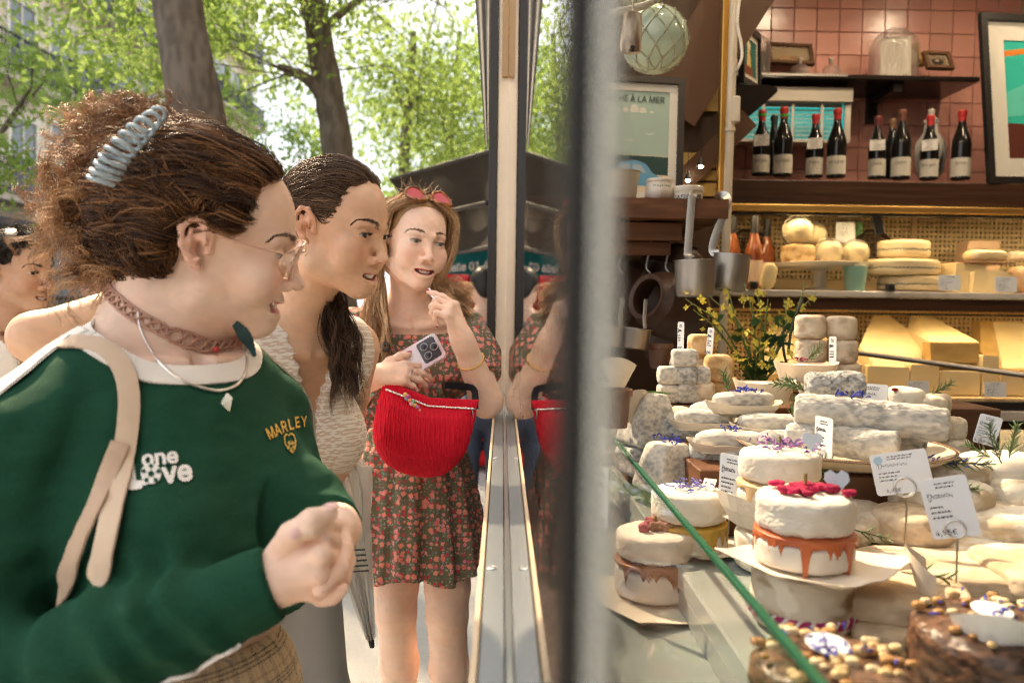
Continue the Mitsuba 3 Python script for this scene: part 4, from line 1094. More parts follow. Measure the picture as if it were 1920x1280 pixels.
mat('knit', type='twosided', b={'type': 'principled', 'roughness': .85, 'specular': .2, 'sheen': .25, 'sheen_tint': .5, 'base_color': proc(lambda p, n, uv: mix((.0050, .040, .021), (.0105, .066, .034), .45 * noise(p.x * 700, p.y * 700, p.z * 700) + .35 * fbm(p.x * 60, p.y * 60, p.z * 140) + .4 * smoothstep(.93, .97, noise(p.x * 330, p.y * 330, p.z * 330))))})
build_a()
# ---------------------------------------------------------------- woman in the white crochet top
def build_b():
 rng = np.random.default_rng(21)
 root = thing('person', 'woman in a white crochet V neck top leaning in with her dark hair tied back', 'person')
 M = headframe(at(628, 424, 1.43), -22, 12, 2, 1.0)
 o = dict(smile=.5, open=.0034, mouth=dict(w=.0240, yc=.0800, zc=-.0690, y0=.0960, z0=-.0745, open=.0120), nose=.001, jaw=1.04)
 N = at(566, 606, 1.47)
 f = nrm((.72, -.69, 0)); r = np.array([f[1], -f[0], 0]); u = nrm(Z3 + .36 * f); f2 = np.cross(u, r)
 B = frame(N, r, f2, u)
 S = Field(); head(S, M, o); S.use(None)
 S.cone(L(M, (0, -.022, -.060)), L(B, (0, -.012, -.01)), .049, .054, .03)
 S.use(B)
 S.ell((0, -.012, -.10), (.145, .080, .11), .05)
 for s in (1, -1):
  S.cone((s * .02, -.03, -.01), (s * .135, -.02, -.055), .030, .046, .05)
  S.cone((s * .014, .056, -.040), (s * .12, .030, -.030), .009, .008, .016)
  S.ell((s * .070, .063, -.215), (.066, .061, .075), .05)
 S.ell((0, .012, -.30), (.118, .085, .16), .05)
 S.ell((0, -.01, -.50), (.155, .110, .14), .05)
 S.use(None)
 rs, re, rw = L(B, (.150, -.02, -.065)), at(66, 632, 1.27), at(300, 800, 1.30)
 ls, le, lw = L(B, (-.150, -.02, -.065)), at(640, 830, 1.62), at(600, 940, 1.46)
 mid = at(262, 580, 1.38); S.cone(rs, mid, .052, .048, .04); S.cone(mid, re, .047, .037, .03); S.cone(re, rw, .037, .028, .02)
 S.cone(ls, le, .046, .038, .03); S.cone(le, lw, .038, .026, .02)
 tipr, _ = hand(S, rw, rw - re, (0, -.8, .6), 1, [(20, 30, 20)] * 4, .9)
 tipl, _ = hand(S, lw, (0, -.3, -1), (.7, -.6, .1), -1, [(50, 60, 40)] * 4, .9)
 o['field'] = S
 base, lip = np.array([.62, .385, .255]), np.array([.50, .20, .16])
 hd = nets(S, [N[0] - .17, N[1] - .24, N[2] - .17], L(M, (0, 0, 0)) + [.17, .19, .15], .0026)
 armr = nets(S, np.minimum(re, rs) - [.08, .10, .12], [N[0] - .15, max(re[1], rs[1]) + .12, max(re[2], rs[2], mid[2]) + .10], .006)
 rest = nets(S, np.min([N - [.3, .3, .62], rw - .15, lw - .2], 0), np.max([N + [.28, .26, -.15], rw + .15], 0), .011)
 put(root + '__body', cat([hd, armr, rest]), 'skin', skin_colour(M, o, base, lip, .10), True)
 face_parts(root, M, o, (.035, .018, .010), (.030, .015, .010), (.25, 1, -.20))
 C = Field().use(B)
 C.ell((0, -.010, -.105), (.158, .096, .118), .05)
 for s in (1, -1):
  C.cone((s * .02, -.03, -.012), (s * .135, -.022, -.062), .038, .066, .05)
  C.ell((s * .070, .066, -.215), (.072, .066, .080), .05)
 C.ell((0, .012, -.30), (.126, .093, .17), .05); C.ell((0, .0, -.42), (.135, .10, .08), .05)
 class Top(Field):
  def __call__(s, P):
   q = unL(B, P); d = C(P)
   v = np.abs(q[:, 0]) - np.interp(q[:, 2], [-.185, -.02, .05], [.002, .046, .060]) - .004 * np.sin(q[:, 2] * 260)
   d = np.maximum(d, -np.maximum(v, np.where(q[:, 1] > -.02, -1, 1)))
   d = np.maximum(d, -(np.sqrt((q[:, 0] / .066) ** 2 + ((q[:, 1] + .02) / .055) ** 2) - 1) * .055 + np.where(q[:, 2] > -.06, 0, -1))
   d = np.maximum(d, np.abs(q[:, 0]) - .150 - .10 * np.maximum(-q[:, 2] - .10, 0))
   return d
 tp = nets(Top(), N - [.26, .26, .50], N + [.26, .26, .04], .0052)
 def lace(p, n, uv):
  X, Y = (p.x * .75 - p.y * .65) / .013, p.z / .012
  X = X + .5 * (dr.floor(Y) - 2 * dr.floor(Y / 2))
  fx, fy = X - dr.floor(X) - .5, Y - dr.floor(Y) - .5
  rr = dr.sqrt(fx * fx + fy * fy); an = dr.atan2(fy, fx)
  hole = smoothstep(.23, .17, dr.abs(rr - .20) + .10 * dr.cos(an * 6)) * smoothstep(.10, .13, rr)
  return hole, rr, an
 def lacec(p, n, uv):
  h, rr, an = lace(p, n, uv)
  return mix((.76, .72, .66), (.44, .31, .22), h * .6)
 mat('crochet', type='twosided', b={'type': 'principled', 'roughness': .9, 'specular': .15, 'base_color': proc(lacec)})
 put(root + '__crochet_top', tp, 'crochet', (1, 1, 1), True)
 tag(root + '__crochet_top', 'white crochet lace top')
 hip = L(B, (0, -.01, -.50))
 Q = Field().use(B); Q.ell((0, .0, -.48), (.158, .118, .14), .06); Q.use(None)
 for s in (1, -1):
  k0 = hip + r * s * .085; k1 = np.array([k0[0] + .06, k0[1] - .02, .46]); k2 = np.array([k0[0] + .06, k0[1] + .06, .05])
  Q.chain([k0, k1, k2], [.098, .070, .060], .03)
 tr_ = nets(Q, [hip[0] - .3, hip[1] - .3, .03], [hip[0] + .42, hip[1] + .3, hip[2] + .07], .010)
 part(root, 'trousers', tr_, 'cloth', (.30, .31, .31), True, 'pale grey trousers')
 sh = [tr(lump(trimesh.creation.icosphere(3, 1), .03, 3), (0, 0, 0)) for _ in (0, 1)]
 for s in (1, -1):
  m = trimesh.creation.icosphere(3, 1); m.vertices = np.sign(m.vertices) * np.abs(m.vertices) ** .8 * [.045, .13, .045]
  k0 = hip + r * s * .085
  part(root, 'shoe', tr(rot(m, 45), (k0[0] + .10, k0[1] + .0, .05)), 'satin', (.5, .5, .48), True)
 Hm = Field().use(M)
 Hm.ell((0, -.008, .038), (.0755, .098, .080), .03)
 Hm.ell((0, -.085, .0), (.045, .040, .05), .03)
 hair_cap(M, Hm, True, .056, .30, -.012, .100)
 c0 = L(M, (0, 0, 0))
 dark = [[.075, .042, .024], [.11, .062, .035], [.05, .028, .017], [.17, .10, .06]]
 part(root, 'hair_base', nets(Hm, c0 - .17, c0 + .17, .0042), 'hair', lambda V: mixc([.045, .026, .016], [.085, .048, .028], nz(V, np.array([40, 40, 90]), 6)), True)
 hl = curve([(0, .072, .098), (.030, .066, .092), (.052, .050, .074), (.062, .040, .048), (.066, .034, .016), (.068, .020, .0), (.066, .010, .026), (.066, -.018, .028), (.062, -.036, .0), (.05, -.05, -.04)], 200)
 n = 330
 A = hl[(rng.random(n) * 199).astype(int)] * np.where(rng.random((n, 1)) < .6, 1, -1) ** np.array([1, 0, 0]) + rng.normal(size=(n, 3)) * .004
 tgt = np.array([0, -.100, -.02]) + rng.normal(size=(n, 3)) * [.018, .012, .018]
 kk = np.where(rng.random(n) < .4, rng.uniform(.1, .5, n), 0)[:, None]
 A = A * (1 - kk) + (tgt + [0, 0, .10]) * kk
 via = (A + tgt) / 2 + np.stack([A[:, 0] * .9, np.zeros(n), .040 * sstep(-.03, .06, A[:, 2])], 1)
 P = strands_on(Hm, L(M, A), L(M, tgt), 14, (.0003, .0030), rng, L(M, via))
 g, c = locks(P, 10, .0030, .0010, 1.0, .0006, dark, rng, .0004)
 part(root, 'hair_strands', g, 'hair', c, True, 'dark brown hair pulled back')
 n = 60
 A = L(M, np.stack([rng.uniform(-.055, -.01, n), rng.uniform(-.085, -.05, n), rng.uniform(-.06, -.02, n)], 1))
 Bp = np.array([at(x, y, Y) for x, y, Y in zip(rng.uniform(612, 690, n), rng.uniform(640, 780, n), rng.uniform(1.38, 1.50, n))])
 via = np.array([at(x, y, 1.46) for x, y in zip(rng.uniform(600, 660, n), rng.uniform(540, 600, n))])
 t = np.linspace(0, 1, 26)[None, :, None]
 g, c = locks(A[:, None] * (1 - t) ** 2 + via[:, None] * 2 * t * (1 - t) + Bp[:, None] * t**2, 12, .0034, .0085, 2.2, .0006, [[.040, .022, .013], [.065, .036, .02], [.11, .06, .035]], rng)
 part(root, 'hair_tail', g, 'hair', c, True, 'long dark wavy hair hanging over one shoulder')
 for s in (1,):
  e = L(M, (s * .0745, -.001, -.043))
  ms = [tr(trimesh.creation.icosphere(1, .0026), e)] + [tr(trimesh.creation.icosphere(1, .0018), e - Z3 * (.005 + .004 * k) + M[:3, 1] * .003 * (k % 2)) for k in range(3)]
  part(root, 'earring', cat(ms), 'metal', (.75, .55, .25), True, 'small golden drop earring')
 S2 = S
 nb = C.snap(curve([L(B, (-.05, .03, .02)), L(B, (-.075, .05, -.05)), L(B, (-.10, .06, -.12))], 12), .004)
 part(root, 'blue_strap', band(nb, C.grad(nb), .012, .002), 'cloth', (.015, .018, .05), True)
build_b()
# ---------------------------------------------------------------- clear umbrella hanging beside her
def build_umbrella():
 k = thing('umbrella', 'folded transparent umbrella with printed lettering and black handle hanging between the women', 'umbrella')
 a, b = at(612, 790, 1.62), at(698, 1212, 1.70)
 d = nrm(b - a); x = nrm(np.cross(d, [0, 1, 0])); y = np.cross(d, x)
 part(k, 'handle', tube([a - d * .10, a, a + (b - a) * .13], [.0095, .0095, .008], 12), 'satin', (.02, .02, .022), True)
 part(k, 'shaft', tube([a + (b - a) * .13, b - d * .02], .004, 8), 'metal', (.45, .45, .45), True)
 part(k, 'tip', tube([b - d * .045, b - d * .02, b], [.0085, .0075, .0055], 10), 'satin', (.02, .02, .022), True)
 n = 13
 for i in range(8):
  an = i * math.pi / 4
  t = np.linspace(0, 1, 14)
  w = np.interp(t, [0, .12, .3, .7, 1], [.040, .046, .034, .018, .006])
  p = a + d * (np.linalg.norm(b - a) * (.20 + .74 * t))[:, None] + (x * math.cos(an) + y * math.sin(an)) * w[:, None]
  part(k, 'rib', tube(p, .0018, 5), 'metal_dull', (.30, .30, .30), True)
  part(k, 'rib_end', tube([p[0] - d * .022, p[0] + d * .004], [.0030, .0030], 7), 'satin', (.02, .02, .022), True)
 th = np.linspace(0, 2 * np.pi, 97)[:-1]; t = np.linspace(0, 1, 22)
 w = np.interp(t, [0, .10, .3, .7, 1], [.052, .050, .036, .020, .008])[:, None] * (1 + .32 * np.cos(8 * th + 2.2 * t[:, None]) + .12 * np.cos(19 * th + 6 * t[:, None]))
 P = a + d * (np.linalg.norm(b - a) * (.19 + .77 * t))[:, None, None] + w[..., None] * (np.cos(th)[:, None] * x + np.sin(th)[:, None] * y)
 P[0] += d * (.012 * np.cos(8 * th))[:, None]
 n1, n2 = len(t), len(th)
 i, j = np.meshgrid(np.arange(n1 - 1), np.arange(n2), indexing='ij')
 q = np.stack([i * n2 + j, i * n2 + (j + 1) % n2, (i + 1) * n2 + (j + 1) % n2, (i + 1) * n2 + j], -1).reshape(-1, 4)
 part(k, 'canopy', (P.reshape(-1, 3), q), 'clear_film', (1, 1, 1), True)
 vw = nrm(EYE - a)
 tx = [xf(text(s_, .014, True), facing(a + d * (.30 + .05 * i_) + vw * .050, vw, Z3)) for i_, s_ in enumerate(('RAIN', 'CITY'))]
 part(k, 'lettering', cat(tx[:0] + [xf(cbox((0, 0, 0), (.05, .0035, .0006)), facing(a + d * (.28 + .012 * i_) + vw * .048, vw, Z3)) for i_ in range(5)]), 'satin', (.05, .05, .05), False)
build_umbrella()
# ---------------------------------------------------------------- woman in the floral dress
def floral(p, n, uv):
 def layer(q, s, jit, rad, seed):
  x, y, z = q.x / s + seed, q.y / s + seed * 1.7, q.z / s + seed * .6
  ix, iy, iz = dr.floor(x), dr.floor(y), dr.floor(z)
  a, b, c = (cell_rand(ix + k, iy, iz + seed) for k in (0, 1000, 2000))
  dx, dy, dz = x - ix - .5 - (a - .5) * jit, y - iy - .5 - (b - .5) * jit, z - iz - .5 - (c - .5) * jit
  r = dr.sqrt(dx * dx + dy * dy + dz * dz)
  an = dr.atan2(dz, dx - dy)
  return smoothstep(rad + .04, rad - .04, r + .05 * dr.cos(an * 5)), r, a
 c = mi.Color3f(.13, .115, .07)
 m, r, a = layer(p, .0085, .5, .30, 3.3); c = mix(c, (.19, .30, .25), m * dr.select(a > .2, .9, 0.))
 m, r, a = layer(p, .0130, .4, .36, 9.1)
 c = mix(c, mix(mix((.46, .04, .06), (.66, .24, .24), smoothstep(.3, .5, a)), (.58, .18, .26), smoothstep(.6, .8, a)), m * dr.select(a < .85, 1., 0.))
 m, r, a = layer(p, .0165, .4, .40, 5.7)
 c = mix(c, mix((.54, .05, .06), (.68, .24, .18), smoothstep(.3, .6, a)), m * dr.select(a > .45, 1., 0.))
 m, r, a = layer(p, .0095, .5, .22, 1.9); c = mix(c, (.62, .55, .48), smoothstep(.07, .02, dr.abs(r - .15)) * dr.select(a > .62, 1., 0.))
 return c
mat('floral', type='twosided', b={'type': 'principled', 'roughness': .85, 'specular': .2, 'sheen': .3, 'base_color': proc(floral)})
def build_c():
 rng = np.random.default_rng(31)
 root = thing('person', 'blonde woman in a short floral dress touching her lip and holding a phone', 'person')
 M = headframe(at(775, 452, 1.98), -60, 5, -5, 1.0)
 o = dict(smile=.4, open=.0036, mouth=dict(w=.0270, yc=.0790, zc=-.0670, y0=.0960, z0=-.0740, open=.0110), nose=0, jaw=.94, brow_up=.001)
 N = at(772, 578, 2.02)
 f = nrm((.28, -.96, 0)); r = np.array([f[1], -f[0], 0]); u = nrm(Z3 + .14 * f); f2 = np.cross(u, r)
 B = frame(N, r, f2, u)
 S = Field(); head(S, M, o); S.use(None)
 S.cone(L(M, (0, -.022, -.060)), L(B, (0, -.012, -.01)), .044, .050, .03)
 S.use(B)
 S.ell((0, -.012, -.10), (.135, .075, .10), .05)
 for s in (1, -1):
  S.cone((s * .02, -.03, -.01), (s * .125, -.02, -.05), .028, .042, .05)
  S.cone((s * .014, .054, -.040), (s * .11, .030, -.030), .008, .007, .016)
 S.use(None)
 rs, re, rw = L(B, (.145, -.01, -.06)), at(650, 766, 1.93), at(700, 706, 1.815)
 ls, le, lw = L(B, (-.145, -.01, -.06)), at(912, 752, 1.94), at(866, 634, 1.83)
 S.cone(rs, re, .043, .038, .03); S.cone(re, rw, .037, .0265, .02)
 S.cone(ls, le, .043, .038, .03); S.cone(le, lw, .039, .0265, .02)
 tl, wl = hand(S, lw, (-.36, -.20, .91), (.72, -.45, .45), -1, [(42, 14, 6), (50, 75, 40), (56, 80, 45), (60, 80, 45)], .86, [(.022, .018, -.010), (.030, .050, -.030), (.026, .078, -.044), (.016, .098, -.050)], (6, 0, -3, -6))
 trr, wr = hand(S, rw, (.97, .14, .10), (.0, -.72, .68), 1, [(22, 25, 15), (26, 28, 16), (30, 30, 18), (36, 34, 20)], .86, [(.022, .018, -.006), (.050, .046, -.004), (.062, .076, .0), (.066, .100, .0)], (4, 0, -4, -8))
 hipc = at(780, 880, 2.02)
 kx = [at(742, 1132, 2.02), at(838, 1138, 1.97)]
 for k_, s in zip(kx, (1, -1)):
  top = np.array([k_[0] * .9 + hipc[0] * .1, 2.03, .86]); an = np.array([k_[0] + .012, k_[1] + .05, .09])
  S.cone(top, k_ + [0, .01, .05], .066, .056, .03); S.cone(k_ + [0, .01, .05], k_ - [0, -.004, .02], .055, .052, .02)
  cf = k_ * .6 + an * .4 + [0, .025, 0]
  S.cone(k_ - [0, -.004, .02], cf, .050, .050, .02); S.cone(cf, an, .050, .031, .02)
  S.cone(an - [0, 0, .045], an + [.02, -.13, -.06], .032, .026, .02)
  S.ell(k_ + [0, -.034, .0], (.026, .020, .030), .03)
 o['field'] = S
 base, lip = np.array([.72, .50, .39]), np.array([.34, .025, .045])
 hd = nets(S, [N[0] - .15, N[1] - .16, N[2] - .13], L(M, (0, 0, 0)) + [.15, .16, .14], .0026)
 arml = nets(S, np.minimum(le, lw) - [.16, .12, .07], np.maximum(np.maximum(le, lw) + [.07, .12, 0], ls) * [1, 1, 0] + [0, 0, lw[2] + .19], .0030)
 armr = nets(S, np.minimum(re, rw) - [.07, .14, .07], np.maximum(re, rw) + [.21, .10, .16], .0030)
 legs = nets(S, [kx[0][0] - .12, 1.72, .0], [kx[1][0] + .12, 2.22, .72], .007)
 arml = clip_box(arml, L(M, (0, .06, -.02)), .088)
 put(root + '__body', cat([hd, arml, armr, legs]), 'skin', skin_colour(M, o, base, lip, .07), True)
 face_parts(root, M, o, (.10, .14, .15), (.12, .065, .035), (-.20, 1, -.08))
 nails(root, tl, (.42, .012, .03)); nails(root, trr, (.42, .012, .03))
 D0 = Field().use(B)
 D0.ell((0, -.008, -.13), (.145, .088, .12), .05)
 for s in (1, -1):
  D0.ell((s * .066, .070, -.185), (.070, .060, .070), .045)
 D0.ell((0, .01, -.27), (.118, .085, .10), .05)
 D0.use(None)
 for a, e, k_ in ((rs, re, .80), (ls, le, .70)):
  q = a + (e - a) * k_
  D0.cone(a + [0, 0, .005], a + (e - a) * .35, .056, .066, .05); D0.cone(a + (e - a) * .35, q, .066, .056, .03)
 wz = L(B, (0, .0, -.30))
 hz = .635
 def skirt(P):
  t = np.clip((wz[2] - P[:, 2]) / (wz[2] - hz), 0, 1)
  c = wz[None, :2] * (1 - t[:, None]) + np.array([[hipc[0] - .005, 2.015]]) * t[:, None]
  q = P[:, :2] - c; an = np.arctan2(q[:, 1], q[:, 0])
  rr = .122 + .062 * t ** .6 + .012 * t
  rr = rr + (.003 + .010 * t) * np.sin(an * 11 + 2 * np.sin(an * 2 + 1) + 1.5 * t) + (.002 + .005 * t) * np.sin(an * 23 + 3 * t)
  d = np.sqrt(q[:, 0] ** 2 + (q[:, 1] * 1.18) ** 2) - rr
  return np.maximum(d * .85, np.maximum(P[:, 2] - wz[2] - .012, hz - .012 * np.sin(an * 5) - P[:, 2]))
 D0.fn(skirt, .012)
 def dress(P):
  P = np.asarray(P); d = D0(P); q = unL(B, P)
  d = d - near(d, P, lambda P: (meshkit.fbm(P * np.array([30, 30, 22]), 3, 2) - .5) * .010)
  ring = np.exp(-((P[:, 2] - wz[2]) / .008) ** 2); d = d + ring * .004
  ne = np.maximum(np.abs(q[:, 0]) - .088, np.maximum(-(q[:, 2] + .058), -q[:, 1] - .04))
  d = np.maximum(d, -ne)
  for a, e, k_ in ((rs, re, .80), (ls, le, .70)):
   dd = nrm(e - a); L0 = np.linalg.norm(e - a) * k_
   tt = (P - a) @ dd; rad = np.linalg.norm(P - a - tt[:, None] * dd, axis=1)
   d = np.where((tt > 0) & (rad < .10) & (tt < L0 + .07), np.maximum(d, tt - L0), d)
  return d
 class Dr(Field):
  def __call__(s, P): return dress(P)
 DF = Dr()
 dm = nets(DF, [min(re[0], hipc[0] - .25) - .06, 1.74, hz - .03], [max(le[0], hipc[0] + .25) + .06, 2.30, N[2] + .03], .0052)
 put(root + '__dress', dm, 'floral', (1, 1, 1), True)
 tag(root + '__dress', 'short dress with small red and pink flowers on olive brown')
 for k_ in kx:
  m = trimesh.creation.icosphere(3, 1); m.vertices = np.sign(m.vertices) * np.abs(m.vertices) ** .8 * [.042, .125, .035]
  part(root, 'shoe', tr(m, (k_[0] + .02, k_[1] - .03, .036)), 'satin', (.62, .60, .57), True)
 Hm = Field().use(M)
 Hm.ell((0, -.006, .038), (.077, .098, .079), .03)
 Hm.ell((0, -.05, -.01), (.076, .055, .09), .03)
 hair_cap(M, Hm, False, .066, .50, -.16, .088)
 c0 = L(M, (0, 0, 0))
 blond = [[.46, .29, .155], [.36, .21, .10], [.56, .38, .22], [.24, .13, .065], [.62, .46, .29]]
 part(root, 'hair_base', nets(Hm, c0 - .17, c0 + .17, .0046), 'hair', lambda V: mixc([.20, .115, .055], [.36, .22, .11], nz(V, np.array([60, 60, 25]), 6)), True)
 n = 230
 sgn = np.where(rng.random(n) < .5, 1, -1)
 yy = rng.uniform(-.07, .068, n)
 A = np.stack([sgn * .004, yy, .112 - 6 * np.maximum(yy - .03, 0) ** 2], 1)
 sidep = np.stack([sgn * (.088 + .010 * rng.random(n)), np.minimum(yy * .5, .03) - .005, -.02 + 0 * yy], 1)
 E1 = []
 for s_, y_ in zip(sgn, yy):
  if s_ > 0: E1.append(at(rng.uniform(676, 735), rng.uniform(640, 745), rng.uniform(1.86, 1.97)))
  else: E1.append(at(rng.uniform(845, 892), rng.uniform(535, 600), rng.uniform(1.99, 2.08)))
 E1 = np.array(E1)
 P0, P1 = L(M, A), L(M, sidep)
 low = L(M, np.stack([sgn * (.075 + .015 * rng.random(n)), np.minimum(yy * .4, .02) - .01, np.full(n, -.095)], 1))
 up_ = (P0 + P1) / 2 + np.array([M[:3, 0] * s_ * .034 for s_ in sgn]) + M[:3, 2] * .026
 ctrl = np.stack([P0, up_, P1, low, (low + E1) / 2 + rng.normal(size=(n, 3)) * .006, E1], 1)
 P = np.array([curve(c_, 34) for c_ in ctrl])
 dmin = Hm(P.reshape(-1, 3)).reshape(n, 34); G = Hm.grad(P.reshape(-1, 3)).reshape(n, 34, 3)
 P = P + G * np.maximum(.002 - dmin, 0)[..., None] * (np.arange(34) < 16)[None, :, None]
 g, c = locks(P, 12, .0036, .0050, 2.2, .00075, blond, rng, .0006)
 part(root, 'hair_strands', g, 'hair', c, True, 'long wavy blond hair with a middle part')
 n = 160
 A = Hm.snap(L(M, np.stack([rng.normal(size=n) * .04, rng.uniform(-.06, .05, n), .11 + 0 * rng.random(n)], 1)), .001, 4)
 Dv = rng.normal(size=(n, 3)) * .02 + M[:3, 2] * .014
 t = np.linspace(0, 1, 8)[None, :, None]
 g, c = hair_tubes(A[:, None] + Dv[:, None] * t - Z3 * t**2 * .01, .0004, blond[2:5], rng)
 part(root, 'flyaway_hair', g, 'hair', c, True)
 sg_ = thing('sunglasses', 'tortoiseshell sunglasses with pink lenses pushed up on the blond hair', 'sunglasses')
 G_ = M @ frame(np.array([0, .062, .108]), [1, 0, 0], nrm([0, .62, .78]), nrm([0, -.78, .62]))
 th = np.linspace(0, 2 * np.pi, 40)
 def tort(V): return mixc([.05, .016, .008], [.42, .16, .04], sstep(.45, .6, nz(V, 160)))
 for s in (1, -1):
  ln = np.stack([s * .033 + .027 * np.cos(th), .004 - .008 * np.cos(th) ** 2, .024 * np.sin(th) * (1 + .15 * s * np.cos(th))], 1)
  part(sg_, 'rim', tube(L(G_, ln), .0032, 8), 'gloss', tort, True)
  disc = np.vstack([[[s * .033, .004, 0]], ln]); fs = np.array([(0, i, i % 39 + 1) for i in range(1, 40)])
  part(sg_, 'lens', xf(lump(trimesh.Trimesh(disc, fs, process=False), 0, 1), G_), 'gloss', (.40, .06, .07), True)
  part(sg_, 'temple', tube(L(G_, np.array([(s * .061, 0, .006), (s * .076, -.04, .004), (s * .080, -.10, -.004)])), .0022, 6), 'gloss', tort, True)
 part(sg_, 'bridge', tube(L(G_, curve([(.007, .003, .006), (0, .006, .009), (-.007, .003, .006)], 8)), .0026, 8), 'gloss', tort, True)
 pc = at(781, 674, 1.86)
 z = nrm((-.20, -.92, .30)); x = nrm(RT * .86 + UP * .50); x = nrm(x - z * (x @ z)); y = np.cross(z, x)
 PM = frame(pc + np.array([0, .012, 0]), x, y, z)
 ph = thing('phone', 'phone in a pastel marbled case held by the woman in the floral dress', 'phone')
 rr = sg.box(-.058, -.024, .058, .024).buffer(.010)
 part(ph, 'case', xf(extr(rr, .010), PM), 'gloss', lambda V: mixc(mixc([.62, .60, .66], [.68, .48, .52], sstep(.4, .6, nz(V, np.array([30, 30, 80]), 2))), [.66, .62, .36], .8 * sstep(.55, .7, nz(V, np.array([22, 22, 90]), 8))), False)
 part(ph, 'camera_plate', xf(tr(extr(sg.box(.020, -.020, .054, .022).buffer(.006), .002), (0, 0, .010)), PM), 'gloss', (.05, .045, .055), False)
 for cx, cy in ((.030, .012), (.030, -.012), (.052, .0)):
  lens_ = part(ph, 'camera_lens', xf(tr(lathe([(.0086, 0), (.0086, .003), (.007, .0035)], 24), (cx, cy, .012)), PM), 'gloss', (.012, .012, .015), 30)
  part(ph, 'lens_ring', xf(tr(trimesh.creation.torus(.0088, .0009, major_sections=24, minor_sections=6), (cx, cy, .0152)), PM), 'metal', (.4, .38, .4), True)
 def bangle(p, ax, rad, rt, m, col, name, label, n=48, bump=0):
  a = nrm(np.cross(ax, Z3)); b = np.cross(nrm(ax), a); th = np.linspace(0, 2 * np.pi, n)
  pts = p + rad * (np.cos(th)[:, None] * a + np.sin(th)[:, None] * b)
  pts = S.snap(pts, rt * .8, 4)
  part(root, name, tube(pts, rt * (1 + bump * (np.arange(n) % 4 < 2)), 7), m, col, True, label)
 bangle(le + (lw - le) * .66, lw - le, .036, .0020, 'metal', (.70, .42, .16), 'bracelet', 'thin golden chain bracelet', 64, .7)
 bangle(re + (rw - re) * .42, rw - re, .040, .0024, 'satin', (.10, .10, .05), 'bracelet', 'dark beaded bracelet', 64, .5)
 th = np.linspace(0, 2 * np.pi, 60); ax = nrm(rw - re); a = nrm(np.cross(ax, Z3)); b = np.cross(ax, a); p0 = re + (rw - re) * .80
 q = S.snap(p0 + .034 * (np.cos(th)[:, None] * a + np.sin(th)[:, None] * b), .0015, 4)
 part(root, 'wristband', band(q, S.grad(q), .017, .0016), 'satin', (.30, .55, .47), True, 'pale green wristband with black lettering')
 WB = Field()
 vv = nrm(EYE - p0)
 lt = text('IVAL', .0095, True); lt2 = print_on(S, lt, p0 + vv * .05, nrm(b * np.sign(b @ -UP)) , nrm(ax), -vv, .0026, .0005, .003)
 part(root, 'wristband_lettering', lt2, 'satin', (.012, .012, .012), False)
 rg = wr((.0, .0, 0))
 q = wr((-.0105, .104, .002));
 part(root, 'ring', tube(S.snap(q + .012 * (np.cos(th)[:, None] * Z3 + np.sin(th)[:, None] * np.array([0, 1, 0])), .0006, 4), .0011, 6), 'metal', (.7, .69, .68), True)
 bag = thing('bag', 'red corduroy half moon bag with a silver zip worn across the floral dress', 'bag')
 bc = at(793, 800, 1.80)
 X = nrm(RT - .22 * UP + .0 * FW); Zb = nrm(-FW * 1.0 + np.array([0, 0, .05])); Zb = nrm(Zb - X * (Zb @ X)); Yb = np.cross(Zb, X)
 BM = frame(bc, X, Yb, Zb)
 def bagf(P):
  q = unL(BM, P)
  x, y, z = q[:, 0] / .112, (q[:, 1]) , q[:, 2]
  topl = .088 - .020 * (1 - np.abs(x)) + .020 * x * x * 0
  bot = -.112 * np.sqrt(np.maximum(1 - np.minimum(np.abs(x), .999) ** 2.6, 0)) + .0
  dy = np.maximum(y - topl, bot - y)
  edge = np.minimum(-dy / .045, (1 - np.abs(x)) / .30); th_ = .008 + .040 * np.sqrt(np.clip(edge, 0, 1)) * sstep(.10, -.03, y) + .012 * np.clip(edge, 0, 1)
  d = np.maximum(np.abs(z) - th_, np.maximum(dy, (np.abs(x) - 1) * .118)) * .7
  return d + .0017 * np.cos((q[:, 0] + .012 * np.sin(q[:, 1] * 16)) * 2 * np.pi / .0056) * (np.abs(dy) > .004)
 part(bag, 'pouch', nets(lambda P: bagf(np.asarray(P)), bc - [.15, .12, .15], bc + [.15, .12, .15], .0022), 'cloth', lambda V: mixc([.46, .007, .022], [.54, .012, .030], nz(V, 40)), True)
 class BF(Field):
  def __call__(s, P): return bagf(np.asarray(P))
 zp = L(BM, np.stack([np.linspace(-.100, .108, 60), .056 + .018 * np.abs(np.linspace(-1, 1, 60)) * .9 - .006, np.full(60, .03)], 1))
 zs = BF().trace(zp, -Zb, .001)
 part(bag, 'zip', tube(zs, .0024 * (1 + .35 * (np.arange(60) % 2)), 6), 'metal', (.70, .69, .66), True, 'silver zip')
 part(bag, 'zip_pull', tube([zs[-3], zs[-3] + np.array([.004, -.01, -.012]), zs[-3] + np.array([.004, -.010, -.03])], .0022, 6), 'metal', (.2, .2, .2), True)
 pals = [(.60, .42, .10), (.45, .10, .30), (.10, .30, .42), (.62, .20, .12), (.20, .42, .22), (.6, .45, .5)]
 cb = zs[14]
 for i in range(14):
  p = cb + RT * (.004 * math.sin(i * 2.1)) - UP * (.004 * i - .006) + RT * .0035 * i - FW * (.006 + .003 * (i % 2))
  part(bag, 'charm_bead', tr(trimesh.creation.icosphere(2, .0056), p), 'satin', pals[i % 6], True)
 st = [at(884, 752, 1.86), at(900, 735, 1.98), at(880, 722, 2.10)]
 part(bag, 'waist_strap', band(curve([zs[-1], at(888, 730, 1.86), at(860, 724, 1.86), at(835, 722, 1.85)], 16), np.tile(-FW, (16, 1)), .016, .002), 'cloth', (.012, .012, .014), True)
